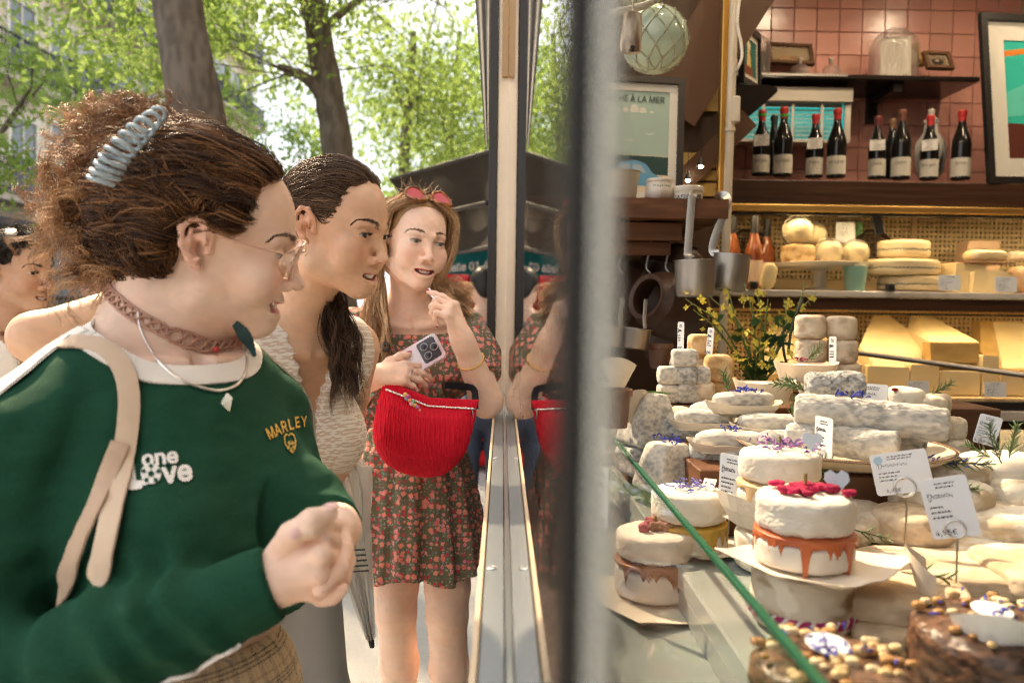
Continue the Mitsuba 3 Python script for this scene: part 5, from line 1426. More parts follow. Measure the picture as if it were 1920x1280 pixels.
 cd = curve([at(722, 560, 1.97), at(720, 600, 1.90), at(722, 650, 1.87)], 14)
 part(root, 'black_cord', tube(cd, .0022, 6), 'satin', (.01, .01, .01), True)
 part(root, 'cord_pendant', tr(rot(trimesh.creation.torus(.009, .004, major_sections=20, minor_sections=8), 80, (1, 0, 0)), cd[-1]), 'satin', (.01, .01, .01), True)
def clip_box(m, c, rad):
 """Drops the part of a mesh that a finer mesh already shows."""
 v = np.array(m.vertices); k = np.linalg.norm(v - c, axis=1) > rad
 return trimesh.Trimesh(v, np.array(m.faces)[k[m.faces].all(1)], process=False)
build_c()
# ---------------------------------------------------------------- other people
def bystander(label, head_px, Y, yaw, skin, haircol, shirt, trousers, short=True, smile=False, bald=False, seed=1, sc=1.0, tank=False):
 rng = np.random.default_rng(seed)
 root = thing('person', label, 'person')
 M = headframe(at(*head_px, Y), yaw, 4, 0, sc)
 o = dict(open=.0036 if smile else .0042, smile=1 if smile else 0, mouth=dict(w=.027 if smile else .022, yc=.078, zc=-.064 if smile else -.0705, y0=.0955, z0=-.0745, open=.010 if smile else .001), jaw=1.03)
 c = L(M, (0, 0, 0)); a = math.radians(yaw); f = np.array([math.cos(a), math.sin(a), 0]); r = np.array([f[1], -f[0], 0])
 N = c - Z3 * .155 - f * .03; B = frame(N, r, f, Z3)
 S = Field(); head(S, M, o); S.use(None); S.cone(L(M, (0, -.022, -.06)), L(B, (0, -.01, -.01)), .050, .055, .03)
 S.use(B); S.ell((0, -.01, -.11), (.15, .085, .12), .05)
 for s in (1, -1): S.cone((s * .02, -.02, -.01), (s * .15, -.02, -.06), .03, .048, .05)
 S.use(None)
 W = Field().use(B); W.ell((0, -.01, -.13), (.16, .098, .14), .05); W.ell((0, 0, -.34), (.145, .105, .22), .06)
 arms = []
 for s in (1, -1):
  sh, el, wr = L(B, (s * .165, -.02, -.075)), L(B, (s * .22, -.04, -.34)), L(B, (s * .21, .10, -.54))
  S.cone(sh, el, .046, .038, .03); S.cone(el, wr, .037, .026, .02)
  hand(S, wr, wr - el, r * s, s, [(25, 35, 25)] * 4, .95)
  if tank: W.cone(L(B, (s * .06, -.02, -.02)), L(B, (s * .10, -.02, -.06)), .040, .040, .04)
  else:
   W.cone(L(B, (s * .03, -.02, -.03)), sh, .04, .056, .05); W.cone(sh, sh + (el - sh) * .75, .056, .056, .03)
 o['field'] = S
 fine = .0034 if Y < 3 else .006
 hd = nets(S, [c[0] - .15, c[1] - .16, N[2] - .10], c + [.15, .16, .15], fine)
 bd = nets(S, [c[0] - .42, c[1] - .42, N[2] - .76], [c[0] + .42, c[1] + .42, N[2] - .05], .0085 if Y < 3 else .012)
 put(root + '__body', cat([hd, bd]), 'skin', skin_colour(M, o, skin, np.array(skin) * [.8, .5, .5], .10), True)
 if Y < 3: face_parts(root, M, o, (.03, .015, .01), np.array(haircol) * .8, (.3, 1, -.1))
 else: face_parts(root, M, o, (.03, .02, .01), np.array(haircol) * .8, (0, 1, 0), False, .4)
 class Sh(Field):
  def __call__(s, P):
   q = unL(B, P); d = W(P); d = d - near(d, P, lambda P: (meshkit.fbm(P * 16, 2, seed) - .5) * .008)
   hole = np.maximum((np.sqrt((q[:, 0] / .085) ** 2 + ((q[:, 1] - .01) / .085) ** 2) - 1) * .07, -(q[:, 2] + (.12 if tank else .07)))
   d = np.maximum(d, -hole)
   if tank: d = np.maximum(d, np.abs(q[:, 0]) - np.interp(q[:, 2], [-.22, -.05], [.17, .115]))
   return np.maximum(d, -(q[:, 2] + .56))
 part(root, 'top', nets(Sh(), [c[0] - .36, c[1] - .36, N[2] - .60], [c[0] + .36, c[1] + .36, N[2] + .02], .007 if Y < 3 else .011), 'cloth', shirt, True)
 Q = Field().use(B); Q.ell((0, 0, -.56), (.165, .12, .12), .05); Q.use(None)
 for s in (1, -1):
  k0 = L(B, (s * .085, 0, -.60)); Q.chain([k0, k0 * [1, 1, 0] + [0, 0, .48], k0 * [1, 1, 0] + [0, 0, .07]], [.09, .07, .055], .03)
 part(root, 'trousers', nets(Q, [c[0] - .3, c[1] - .3, .0], [c[0] + .3, c[1] + .3, N[2] - .46], .012), 'cloth', trousers, True)
 for s in (1, -1):
  k0 = L(B, (s * .085, .05, 0)); m = trimesh.creation.icosphere(2, 1); m.vertices = np.sign(m.vertices) * np.abs(m.vertices) ** .8 * [.13, .045, .045]
  part(root, 'shoe', tr(rot(m, yaw), (k0[0], k0[1], .045)), 'satin', (.05, .05, .05), True)
 if not bald:
  Hm = Field().use(M); Hm.ell((0, -.008, .040), (.078, .101, .083), .03); Hm.ell((0, -.07, -.02), (.05, .04, .05), .03)
  hair_cap(M, Hm, True, .056, .30, -.02, .094)
  part(root, 'hair_base', nets(Hm, c - .17, c + .17, .005), 'hair', haircol, True)
  if Y < 3:
   n = 260; q = rng.normal(size=(n, 3)); q[:, 2] = np.abs(q[:, 2]) * .9 - .15; q /= np.linalg.norm(q, axis=1, keepdims=True)
   A = L(M, q * [.078, .100, .083] + [0, -.008, .040]); ok = (Hm(A) < .012); A = Hm.snap(A[ok], .001, 4); n = len(A)
   D = Hm.grad(A) * .012 + rng.normal(size=(n, 3)) * .016
   t = np.linspace(0, 1, 16)[None, :, None]
   g, cc = locks(A[:, None] + D[:, None] * t - Z3 * .006 * t**2, 7, .0022, .0055, 1.7, .0006, [haircol, np.array(haircol) * 1.8, np.array(haircol) * .6], rng)
   part(root, 'curls', g, 'hair', cc, True)
 return root, M, B, S
rt, M_, B_, S_ = bystander('smiling woman with short dark curly hair in a white tank top at the left edge', (32, 508), 2.32, -12, (.44, .27, .18), (.018, .013, .010), (.72, .71, .69), (.10, .12, .16), smile=True, seed=5, tank=True)
thn = np.linspace(0, 2 * np.pi, 34)[:-1]
pp_ = S_.snap(L(B_, np.stack([.07 * np.cos(thn), .0 + .075 * np.sin(thn), -.012 - .030 * (np.sin(thn) + 1) / 2], 1)), .003, 4)
for i, p in enumerate(pp_):
 part(rt, 'necklace_bead', tr(trimesh.creation.icosphere(1, .0062 if i % 3 else .0085), p), 'gloss', [(.25, .12, .06), (.55, .42, .28), (.12, .05, .03)][i % 3], True)
bystander('balding man in a pale shirt far behind the green sweater woman', (172, 538), 6.2, -70, (.52, .33, .25), (.35, .30, .26), (.60, .60, .60), (.08, .09, .12), bald=True, seed=6)
bystander('person in a grey t-shirt with dark hair seen from behind at the red stall', (907, 538), 4.6, 100, (.45, .28, .2), (.012, .010, .009), (.15, .18, .19), (.05, .06, .09), seed=7)
# ---------------------------------------------------------------- shop front: glass, post, rail
G = 0.009                                       # the glass stands in the plane x = G
YP = 2.40                                       # where the post at its far end begins
def shopfront():
 k = thing('shop_window', 'big sliding shop window pane between the women and the shop', 'window')
 part(k, 'pane', box(G, G + .0001, .136, YP + .02, 1.036, 2.86).slice_plane([G + .00005, 0, 0], [-1, 0, 0]) if False else quad([(G, .136, 1.036), (G, YP + .02, 1.036), (G, YP + .02, 2.86), (G, .136, 2.86)]), 'pane_glass', smooth=False)
 part(k, 'black_stile', bev(G + .0004, G + .0058, .131, .150, 1.03, 2.86, .0006), 'satin', (.008, .008, .008), label='black rubber edge of the near end of the pane')
 part(k, 'pale_stile', bev(G + .0061, G + .0094, .128, .150, 1.03, 2.86, .0008), 'satin', (.46, .47, .43), label='pale metal strip on the near end of the pane')
 p = thing('window_post', 'beige window post with black edges where the panes meet', 'post')
 x0 = at(914, 500, YP)[0]; x1 = at(930, 500, YP)[0]
 part(p, 'post', bev(x1, G + .03, YP + .004, YP + .12, 1.0, 2.95, .002), 'satin', lambda V: mixc([.62, .51, .38], [.68, .57, .43], nz(V, 9)))
 part(p, 'gasket', bev(x0, x1 - .001, YP - .003, YP + .10, 1.0, 2.95, .0015), 'satin', (.012, .010, .009))
 part(p, 'inner_gasket', bev(G + .031, G + .05, YP - .003, YP + .10, 1.0, 2.95, .0015), 'satin', (.012, .010, .009))
 part(p, 'wooden_stop', bev(x1 + .010, G - .001, YP - .012, YP + .003, at(945, 146, YP)[2], 2.95, .0015), 'satin', (.30, .19, .09))
 part(p, 'white_bead', bev(x1 + .0305, x1 + .0325, YP - .0005, YP + .004, 1.04, at(945, 150, YP)[2] - .01, .0004), 'satin', (.7, .68, .62))
 r = thing('window_rail', 'grey metal sill rail with pale wooden edges below the window', 'rail')
 xl = at(880, 1280, .576)[0]
 part(r, 'steel_tread', bev(xl + .006, G - .0035, .45, YP + .003, 1.005, 1.026, .001), 'metal_dull', lambda V: mixc([.30, .32, .34], [.42, .44, .46], nz(V, np.array([60, 5, 60]))))
 part(r, 'wooden_edge', bev(xl, xl + .0052, .45, YP + .003, 1.0, 1.029, .001), 'satin', lambda V: mixc([.55, .40, .25], [.64, .50, .34], nz(V, np.array([90, 6, 90]))))
 part(r, 'glass_channel', bev(G - .0030, G + .004, .13, YP + .003, 1.0, 1.0345, .0008), 'metal', (.50, .52, .53))
 part(r, 'inner_tread', bev(G + .0045, G + .045, .45, YP + .003, 1.005, 1.026, .001), 'metal_dull', (.35, .37, .38))
 for py in (860, 1070):
  c = at(905 if py > 900 else 922, py, 1); Y = FP * (1.30 - 1.027) / (py - 576)
  q = at(921 if py > 900 else 930, py, Y); q[2] = 1.0268
  part(r, 'screw', tr(lathe([(.0042, 0), (.0042, .0004), (.0030, .0010)], 14), q), 'metal', (.7, .7, .7), 30)
  part(r, 'screw_ring', tr(trimesh.creation.torus(.0052, .0008, major_sections=18, minor_sections=6), q), 'metal', (.75, .75, .75), True)
 w = thing('shopfront', 'dark shop front below and beside the window', 'shop front')
 part(w, 'base_panel', bev(G - .004, G + .06, .2, YP + .1, .02, .995, .004), 'satin', (.03, .026, .022))
 part(w, 'upper_wall', box(.0, .35, -3.0, 14, 2.96, 9), 'matte', (.36, .33, .28))
 part(w, 'far_wall', box(.012, .35, YP + .125, 14, 0, 2.955), 'satin', (.05, .045, .04))
 part(w, 'near_wall', box(.012, .25, -3.0, -1.1, 0, 2.955), 'satin', (.05, .045, .04))
 a = thing('folded_awning', 'grey folded cloth awning hanging beside the top of the post', 'awning')
 c = [at(887, -60, 2.75), at(926, -60, 2.65), at(917, 250, 2.65), at(911, 286, 2.72)]
 u, v = np.meshgrid(np.linspace(0, 1, 24), np.linspace(0, 1, 16), indexing='ij'); C = np.array(c)
 P = ((1 - u) * (1 - v))[..., None] * C[0] + ((1 - u) * v)[..., None] * C[1] + (u * v)[..., None] * C[2] + (u * (1 - v))[..., None] * C[3]
 P = P + np.array([0, 1, 0]) * (.012 * np.sin(v * 14))[..., None]
 part(a, 'cloth', slab(P, np.array([0, -1.0, 0]), .006), 'cloth', lambda V: mixc([.13, .12, .11], [.20, .19, .17], nz(V, np.array([40, 40, 6]))), 40)
def quad(c):
 return trimesh.Trimesh(np.array(c, float), [[0, 1, 2], [0, 2, 3]], process=False)
shopfront()
# ---------------------------------------------------------------- shop interior: room
pr('tile_gloss', .22, .5)
mat('wood_dark', type='twosided', b={'type': 'principled', 'roughness': .35, 'specular': .5, 'base_color': proc(lambda p, n, uv: mix((.016, .007, .004), (.085, .036, .017), fbm(p.x * 3 + .6 * noise(p.x * 2, p.z * 30), p.y * 9, p.z * 70, 4)))})
mat('wood_rough', type='twosided', b={'type': 'principled', 'roughness': .6, 'specular': .3, 'base_color': proc(lambda p, n, uv: mix((.030, .012, .006), (.20, .085, .038), fbm(p.x * 9, p.y * 30, p.z * 55, 4)))})
mat('marble', type='twosided', b={'type': 'principled', 'roughness': .25, 'specular': .5, 'base_color': proc(lambda p, n, uv: mix((.30, .27, .23), (.58, .54, .48), smoothstep(.25, .6, fbm(p.x * 9 + 3 * noise(p.x * 5, p.y * 5, p.z * 9), p.y * 9, p.z * 12, 4))))})
X1, Y1, ZC = 4.2, 3.75, 2.95
struct('shop_floor', box(.07, X1, -3, Y1, .003, .010), 'matte', (.12, .10, .09))
struct('shop_ceiling', box(.01, X1, -3, Y1 + .1, ZC, ZC + .1), 'matte', (.45, .33, .22))
struct('shop_side_wall', box(X1, X1 + .1, -3, Y1, 0, ZC), 'matte', (.42, .24, .17))
struct('shop_back_wall', box(.36, X1, Y1, Y1 + .1, 0, ZC), 'matte', (.40, .26, .20))
struct('shop_rear_wall', box(.26, X1, -3.1, -3, 0, ZC), 'matte', (.30, .22, .16))
ts = .107
tl = labels and 'shop_back_wall'
for i in range(14):
 for j in range(12):
  x = .92 + i * ts; z = ZC - .02 - (j + 1) * ts
  if z < 1.75 or x > 2.45: continue
  g_ = .0016
  c = np.array([.60, .29, .225]) * (.90 + .2 * R.random()) * [1, .96 + .08 * R.random(), 1]
  put(uq('shop_back_wall__tile'), bev(x + g_, x + ts - g_, Y1 - .010 - .001 * R.random(), Y1 - .001, z + g_, z + ts - g_, .002), 'tile_gloss', c, 20)
def spot(x, y, z=ZC, power=30., r=.035, tint=(1, .78, .52)):
 k = thing('ceiling_lamp', 'small round ceiling spotlight of the shop', 'lamp', 'round ceiling spotlights of the shop')
 part(k, 'housing', tr(lathe([(r * 1.5, 0), (r * 1.5, -.02), (r * 1.2, -.03), (r * 1.2, 0)], 20, False), (x, y, z)), 'metal_dull', (.5, .48, .45))
 m = tr(rot(trimesh.Trimesh(*disk(r)), 180, (1, 0, 0)), (x, y, z - .022))
 key = uq(k + '__bulb')
 scene[key] = mikit.ply(m, 'black', emitter={'type': 'area', 'radiance': rgb(np.array(tint) * power)})
def disk(r, n=20):
 a = np.arange(n) * 2 * np.pi / n
 return np.vstack([[[0, 0, 0]], np.stack([r * np.cos(a), r * np.sin(a), a * 0], 1)]), np.array([(0, 1 + i, 1 + (i + 1) % n) for i in range(n)])
mat('black', type='diffuse', reflectance=rgb((.02, .02, .02)))
LAMP = 0.12
for x, y in ((.55, 1.25), (1.15, 1.6), (1.9, 1.2), (1.75, 2.4), (2.5, 2.2), (.5, 2.0), (1.45, 3.0), (2.15, 2.95)):
 spot(x, y, power=(300 if y < 1.7 else 420) * LAMP, r=.045)
def strip(key, x0, x1, y, z, w, power, tint):
 """A light strip facing down and a little back."""
 d = nrm((0, .35, -1)); a = np.array([0, .94, .33]) * w
 c = [(x0, y, z), (x1, y, z), (x1, y + a[1], z + .0), (x0, y + a[1], z + .0)]
 m = quad([c[0], c[3], c[2], c[1]])
 scene[key] = mikit.ply(m, 'black', emitter={'type': 'area', 'radiance': rgb(np.array(tint) * power)})
# ---------------------------------------------------------------- refrigerated wall cabinet
CY = 3.10                                       # its front
def zat(py, Y=CY): return at(1640, py, Y)[2]
def perforated(x0, x1, z0, z1, y, s=.0205, r=.0058, n=8):
 nx, nz_ = int((x1 - x0) / s), int((z1 - z0) / s)
 sx, sz = (x1 - x0) / nx, (z1 - z0) / nz_
 a = (np.arange(n) + .5) * 2 * np.pi / n
 inner = np.stack([np.cos(a) * r, np.sin(a) * r], 1)
 k = np.maximum(np.abs(np.cos(a)), np.abs(np.sin(a))); outer = np.stack([np.cos(a) / k * sx / 2, np.sin(a) / k * sz / 2], 1)
 v0 = np.vstack([inner, outer, [[sx / 2, sz / 2], [-sx / 2, sz / 2], [-sx / 2, -sz / 2], [sx / 2, -sz / 2]]])
 f = []
 for i in range(n): j = (i + 1) % n; f += [(i, j, n + j), (i, n + j, n + i)]
 cidx = {0: 2 * n, 2: 2 * n + 1, 4: 2 * n + 2, 6: 2 * n + 3}
 for i, cc in cidx.items(): f.append((n + i, 2 * n + [0, 2, 4, 6].index(i), n + (i + 1) % n)) if False else None
 f += [(n + 0, n + 1, 2 * n), (n + 2, n + 3, 2 * n + 1), (n + 4, n + 5, 2 * n + 2), (n + 6, n + 7, 2 * n + 3)]
 f = np.array(f)
 gx, gz = np.meshgrid(x0 + (np.arange(nx) + .5) * sx, z0 + (np.arange(nz_) + .5) * sz, indexing='ij')
 c = np.stack([gx.ravel(), gz.ravel()], 1)
 v = (c[:, None] + v0[None]).reshape(-1, 2); F = (f[None] + (np.arange(len(c)) * len(v0))[:, None, None]).reshape(-1, 3)
 V = np.stack([v[:, 0], np.full(len(v), y), v[:, 1]], 1)
 return trimesh.Trimesh(V, F, process=False)
def cabinet():
 k = thing('cheese_cabinet', 'lit refrigerated wall cabinet with dark wood fascias, marble shelves and perforated yellow back', 'cabinet')
 xa, xb = .70, 3.4
 zt0, zt1 = zat(340), zat(384)
 part(k, 'top_fascia', bev(xa, xb, CY, CY + .03, zt1, zt0, .003), 'wood_dark')
 part(k, 'top_board', bev(xa, xb, CY + .031, Y1 - .02, zt0 - .03, zt0, .002), 'wood_dark')
 part(k, 'brass_trim', bev(xa, xb, CY - .006, CY + .02, zat(399), zat(386), .003), 'metal_dull', (.72, .44, .14))
 part(k, 'light_cover', bev(xa, xb, CY + .021, CY + .06, zat(404), zat(386), .002), 'satin', (.03, .025, .02))
 part(k, 'back_liner', box(xa, xb, Y1 - .10, Y1 - .09, .5, zt0 - .03), 'matte', (.16, .10, .04))
 part(k, 'side_panel', box(xa - .02, xa, CY, Y1 - .02, .1, zt0 - .03), 'satin', (.25, .16, .07))
 zs = zat(546)
 part(k, 'perforated_back', perforated(xa, 1.87, zs + .065, zt0 - .045, Y1 - .13), 'satin', (.68, .52, .28), False, kind=None)
 part(k, 'perforated_back', perforated(1.895, xb, zs + .065, zt0 - .045, Y1 - .13), 'satin', (.68, .52, .28), False)
 part(k, 'plain_back', cat([box(xa, xb, Y1 - .133, Y1 - .13, zs + .0, zs + .063), box(1.872, 1.893, Y1 - .135, Y1 - .131, zs, zt0 - .04)]), 'satin', (.66, .50, .28))
 part(k, 'perforated_back', perforated(xa, 1.87, .97, zat(582), Y1 - .13), 'satin', (.68, .52, .28), False)
 part(k, 'perforated_back', perforated(1.895, xb, .97, zat(582), Y1 - .13), 'satin', (.68, .52, .28), False)
 part(k, 'plain_back', box(1.872, 1.893, Y1 - .135, Y1 - .131, .9, zat(582)), 'satin', (.66, .50, .28))
 part(k, 'marble_shelf', bev(xa, xb, CY - .01, Y1 - .136, zat(558), zs, .003), 'marble')
 part(k, 'shelf_fascia', bev(xa, xb, CY + .003, CY + .03, zat(581), zat(559), .002), 'wood_dark')
 part(k, 'brass_trim', bev(xa, xb, CY - .004, CY + .02, zat(586), zat(582), .001), 'metal_dull', (.80, .50, .18))
 part(k, 'light_cover', bev(xa, xb, CY + .021, CY + .05, zat(590), zat(582), .002), 'satin', (.03, .025, .02))
 zb = zat(742)
 part(k, 'lower_shelf', bev(xa, xb, CY - .02, Y1 - .136, zb - .02, zb, .002), 'satin', (.60, .44, .22))
 part(k, 'price_rail', bev(xa, xb, CY - .04, CY - .021, zat(764), zat(748), .002), 'satin', (.02, .016, .014))
 part(k, 'marble_edge', bev(xa, xb, CY - .045, CY + .03, zat(784), zat(765), .003), 'marble')
 part(k, 'base_cabinet', bev(xa, xb, CY - .02, Y1 - .02, .05, zat(786), .004), 'wood_dark')
 part(k, 'shelf_glass', quad([(xa, CY - .004, zs), (xb, CY - .004, zs), (xb, CY - .004, zat(512)), (xa, CY - .004, zat(512))]), 'pane_glass', smooth=False)
 part(k, 'shelf_glass', quad([(xa, CY - .022, zb), (xb, CY - .022, zb), (xb, CY - .022, zat(690)), (xa, CY - .022, zat(690))]), 'pane_glass', smooth=False)
 for px in (1414, 1672):
  c = at(px, 536, CY - .015)
  part(k, 'glass_clamp', bev(c[0] - .014, c[0] + .014, CY - .016, CY + .012, zs + .002, zs + .032, .003), 'satin', (.02, .018, .016))
 c = at(1645, 416, CY + .03)
 part(k, 'lamp_bracket', tr(rot(bev(-.018, .018, -.006, .006, -.05, .04, .003), -14, (0, 1, 0)), c), 'satin', (.03, .03, .03))
 tint = (1, .73, .38)
 strip(k + '__light_strip', xa + .02, xb, CY + .07, zat(390), .035, 48 * LAMP, tint)
 strip(k + '__light_strip_001', xa + .02, xb, CY + .055, zat(583), .03, 42 * LAMP, tint)
cabinet()
def upper_wall():
 Y = 3.44
 k = thing('wall_shelf', 'black glossy wall shelf above the wine bottles', 'shelf')
 z0 = at(1620, 140, Y)[2]; xl, xr = at(1395, 130, Y)[0] - .1, at(1838, 150, Y)[0]
 part(k, 'board', bev(xl, xr, Y, Y1 - .012, z0 - .022, z0, .004), 'gloss', (.018, .014, .012))
 part(k, 'steel_edge', bev(xl, xl + .55, Y - .005, Y - .001, z0 - .012, z0 - .001, .001), 'metal', (.55, .53, .5))
 for px in (1690,):
  x = at(px, 170, Y)[0]
  part(k, 'bracket', cat([box(x - .02, x + .02, Y + .03, Y1 - .012, z0 - .060, z0 - .024), box(x - .02, x + .02, Y1 - .05, Y1 - .012, z0 - .14, z0 - .0605)]), 'satin', (.015, .012, .010))
 g = thing('ventilation_grille', 'stainless steel ventilation grille lit turquoise from behind the bottles', 'grille')
 a, b = at(1372, 268, 3.55), at(1592, 170, 3.55); x0, x1, z0, z1 = a[0], b[0], a[2], b[2]
 zt = at(1500, 196, 3.55)[2]
 part(g, 'hood', bev(x0, x1, 3.50, 3.60, zt, z1, .003), 'metal_dull', (.62, .57, .50))
 part(g, 'frame', cat([bev(x0, x0 + .015, 3.52, 3.60, z0, zt - .001, .002), bev(x1 - .03, x1, 3.52, 3.60, z0, zt - .001, .002), bev(x0 + .016, x1 - .031, 3.52, 3.60, z0, z0 + .012, .002)]), 'metal_dull', (.62, .57, .50))
 n = 9
 for i in range(n):
  z = z0 + .02 + (zt - z0 - .03) * i / (n - 1)
  part(g, 'slat', tr(rot(cbox((0, 0, 0), (x1 - x0 - .05, .022, .004)), 50, (1, 0, 0)), ((x0 + x1) / 2 - .01, 3.535, z)), 'metal_dull', (.62, .60, .55))
 for i in range(1, 4):
  x = x0 + (x1 - x0) * i / 4; part(g, 'divider', box(x - .006, x + .006, 3.520, 3.527, z0 + .012, zt), 'metal_dull', (.62, .58, .52))
 scene[g + '__light'] = mikit.ply(quad([(x0 + .02, 3.598, z0), (x1 - .03, 3.598, z0), (x1 - .03, 3.598, zt), (x0 + .02, 3.598, zt)]), 'black', emitter={'type': 'area', 'radiance': rgb(np.array([.02, 1.0, .95]) * 1.6 * LAMP)})
 part(g, 'dark_bars', cat([box(x0 + .03 + i * .02, x0 + .036 + i * .02, 3.58, 3.59, z0 + .03, z0 + .085) for i in range(int((x1 - x0 - .08) / .02))]), 'matte', (.02, .06, .06), False, None, 'stuff')
upper_wall()
def picture(name, label, c, th, frame_col, mat_col, fw, mw, build=None, m='satin', depth=.02):
 """A framed picture through four corners (top left, top right, bottom right, bottom left)."""
 C = np.array(c); X = nrm(C[1] - C[0]); Yv = nrm(C[0] - C[3]); Yv = nrm(Yv - X * (Yv @ X)); Zv = np.cross(X, Yv)
 w, h = np.linalg.norm(C[1] - C[0]), np.linalg.norm(C[3] - C[0]); Mx = frame(C[3], X, Yv, Zv)
 k = thing(name, label, 'picture')
 o = sg.box(0, 0, w, h); i = sg.box(fw, fw, w - fw, h - fw)
 part(k, 'frame', xf(extr(o.difference(i), depth), Mx), m, frame_col, False)
 part(k, 'mount', xf(extr(i.difference(sg.box(fw + mw, fw + mw, w - fw - mw, h - fw - mw)), .004), Mx @ frame(np.array([0, 0, .004]), [1, 0, 0], [0, 1, 0], [0, 0, 1])), 'matte', mat_col, False)
 part(k, 'backing', xf(extr(o.buffer(-.003), .003), Mx), 'matte', (.1, .08, .06), False)
 x0, y0, W_, H_ = fw + mw, fw + mw, w - 2 * fw - 2 * mw, h - 2 * fw - 2 * mw
 def sh(poly, col, lvl=0, nm='print', label=None):
  """A flat printed shape in 0..1 coordinates of the image."""
  pg = poly if not isinstance(poly, (list, tuple)) else sg.Polygon(poly)
  pg = shapely.affinity.affine_transform(pg, [W_, 0, 0, H_, x0, y0]).intersection(sg.box(x0, y0, x0 + W_, y0 + H_))
  if pg.is_empty: return
  part(k, nm, tr_m(extr(pg, .0006), Mx, .0035 + .0007 * lvl), 'matte', col, False, label)
 sh(sg.box(0, 0, 1, 1), (.3, .3, .3) if build is None else build[0], 0)
 return k, sh, Mx, (x0, y0, W_, H_)
def tr_m(m, Mx, z): return xf(tr(m, 0, 0, z), Mx)
Yb = 3.16
k, sh, Mx, dm = picture('poster', 'large framed poster in turquoise and brown at the upper right edge', [at(1818, 27, Yb), at(2110, 40, Yb + .1), at(2130, 372, Yb), at(1849, 346, Yb - .05)], .02, (.012, .010, .009), (.60, .57, .50), .028, .075, [(.03, .42, .33)])
sh([(0, 0), (1, 0), (1, .26), (0, .30)], (.09, .022, .014), 1); sh([(.0, .86), (.45, .93), (.45, .97), (0, .91)], (.62, .20, .03), 1)
sh([(.26, .80), (.55, .95), (.55, .40), (.40, .55)], (.60, .50, .20), 2); sh([(.0, .55), (.4, .75), (.4, .40), (0, .35)], (.10, .50, .40), 1); sh(sg.Point(.62, .18).buffer(.12), (.7, .5, .2), 2)
k, sh, Mx, dm = picture('small_poster', 'small dark framed picture leaning sideways beside the white pipe', [at(1386, 38, 2.75), at(1420, 70, 3.1), at(1418, 163, 3.1), at(1384, 156, 2.75)], .02, (.012, .010, .009), (.55, .50, .42), .022, .02, [(.02, .10, .085)])
sh([(.35, .25), (.65, .25), (.58, .75), (.42, .75)], (.55, .38, .14), 1); sh(sg.Point(.5, .82).buffer(.12), (.6, .5, .3), 1); sh([(.2, 0), (.8, 0), (.75, .28), (.25, .28)], (.16, .05, .02), 1)
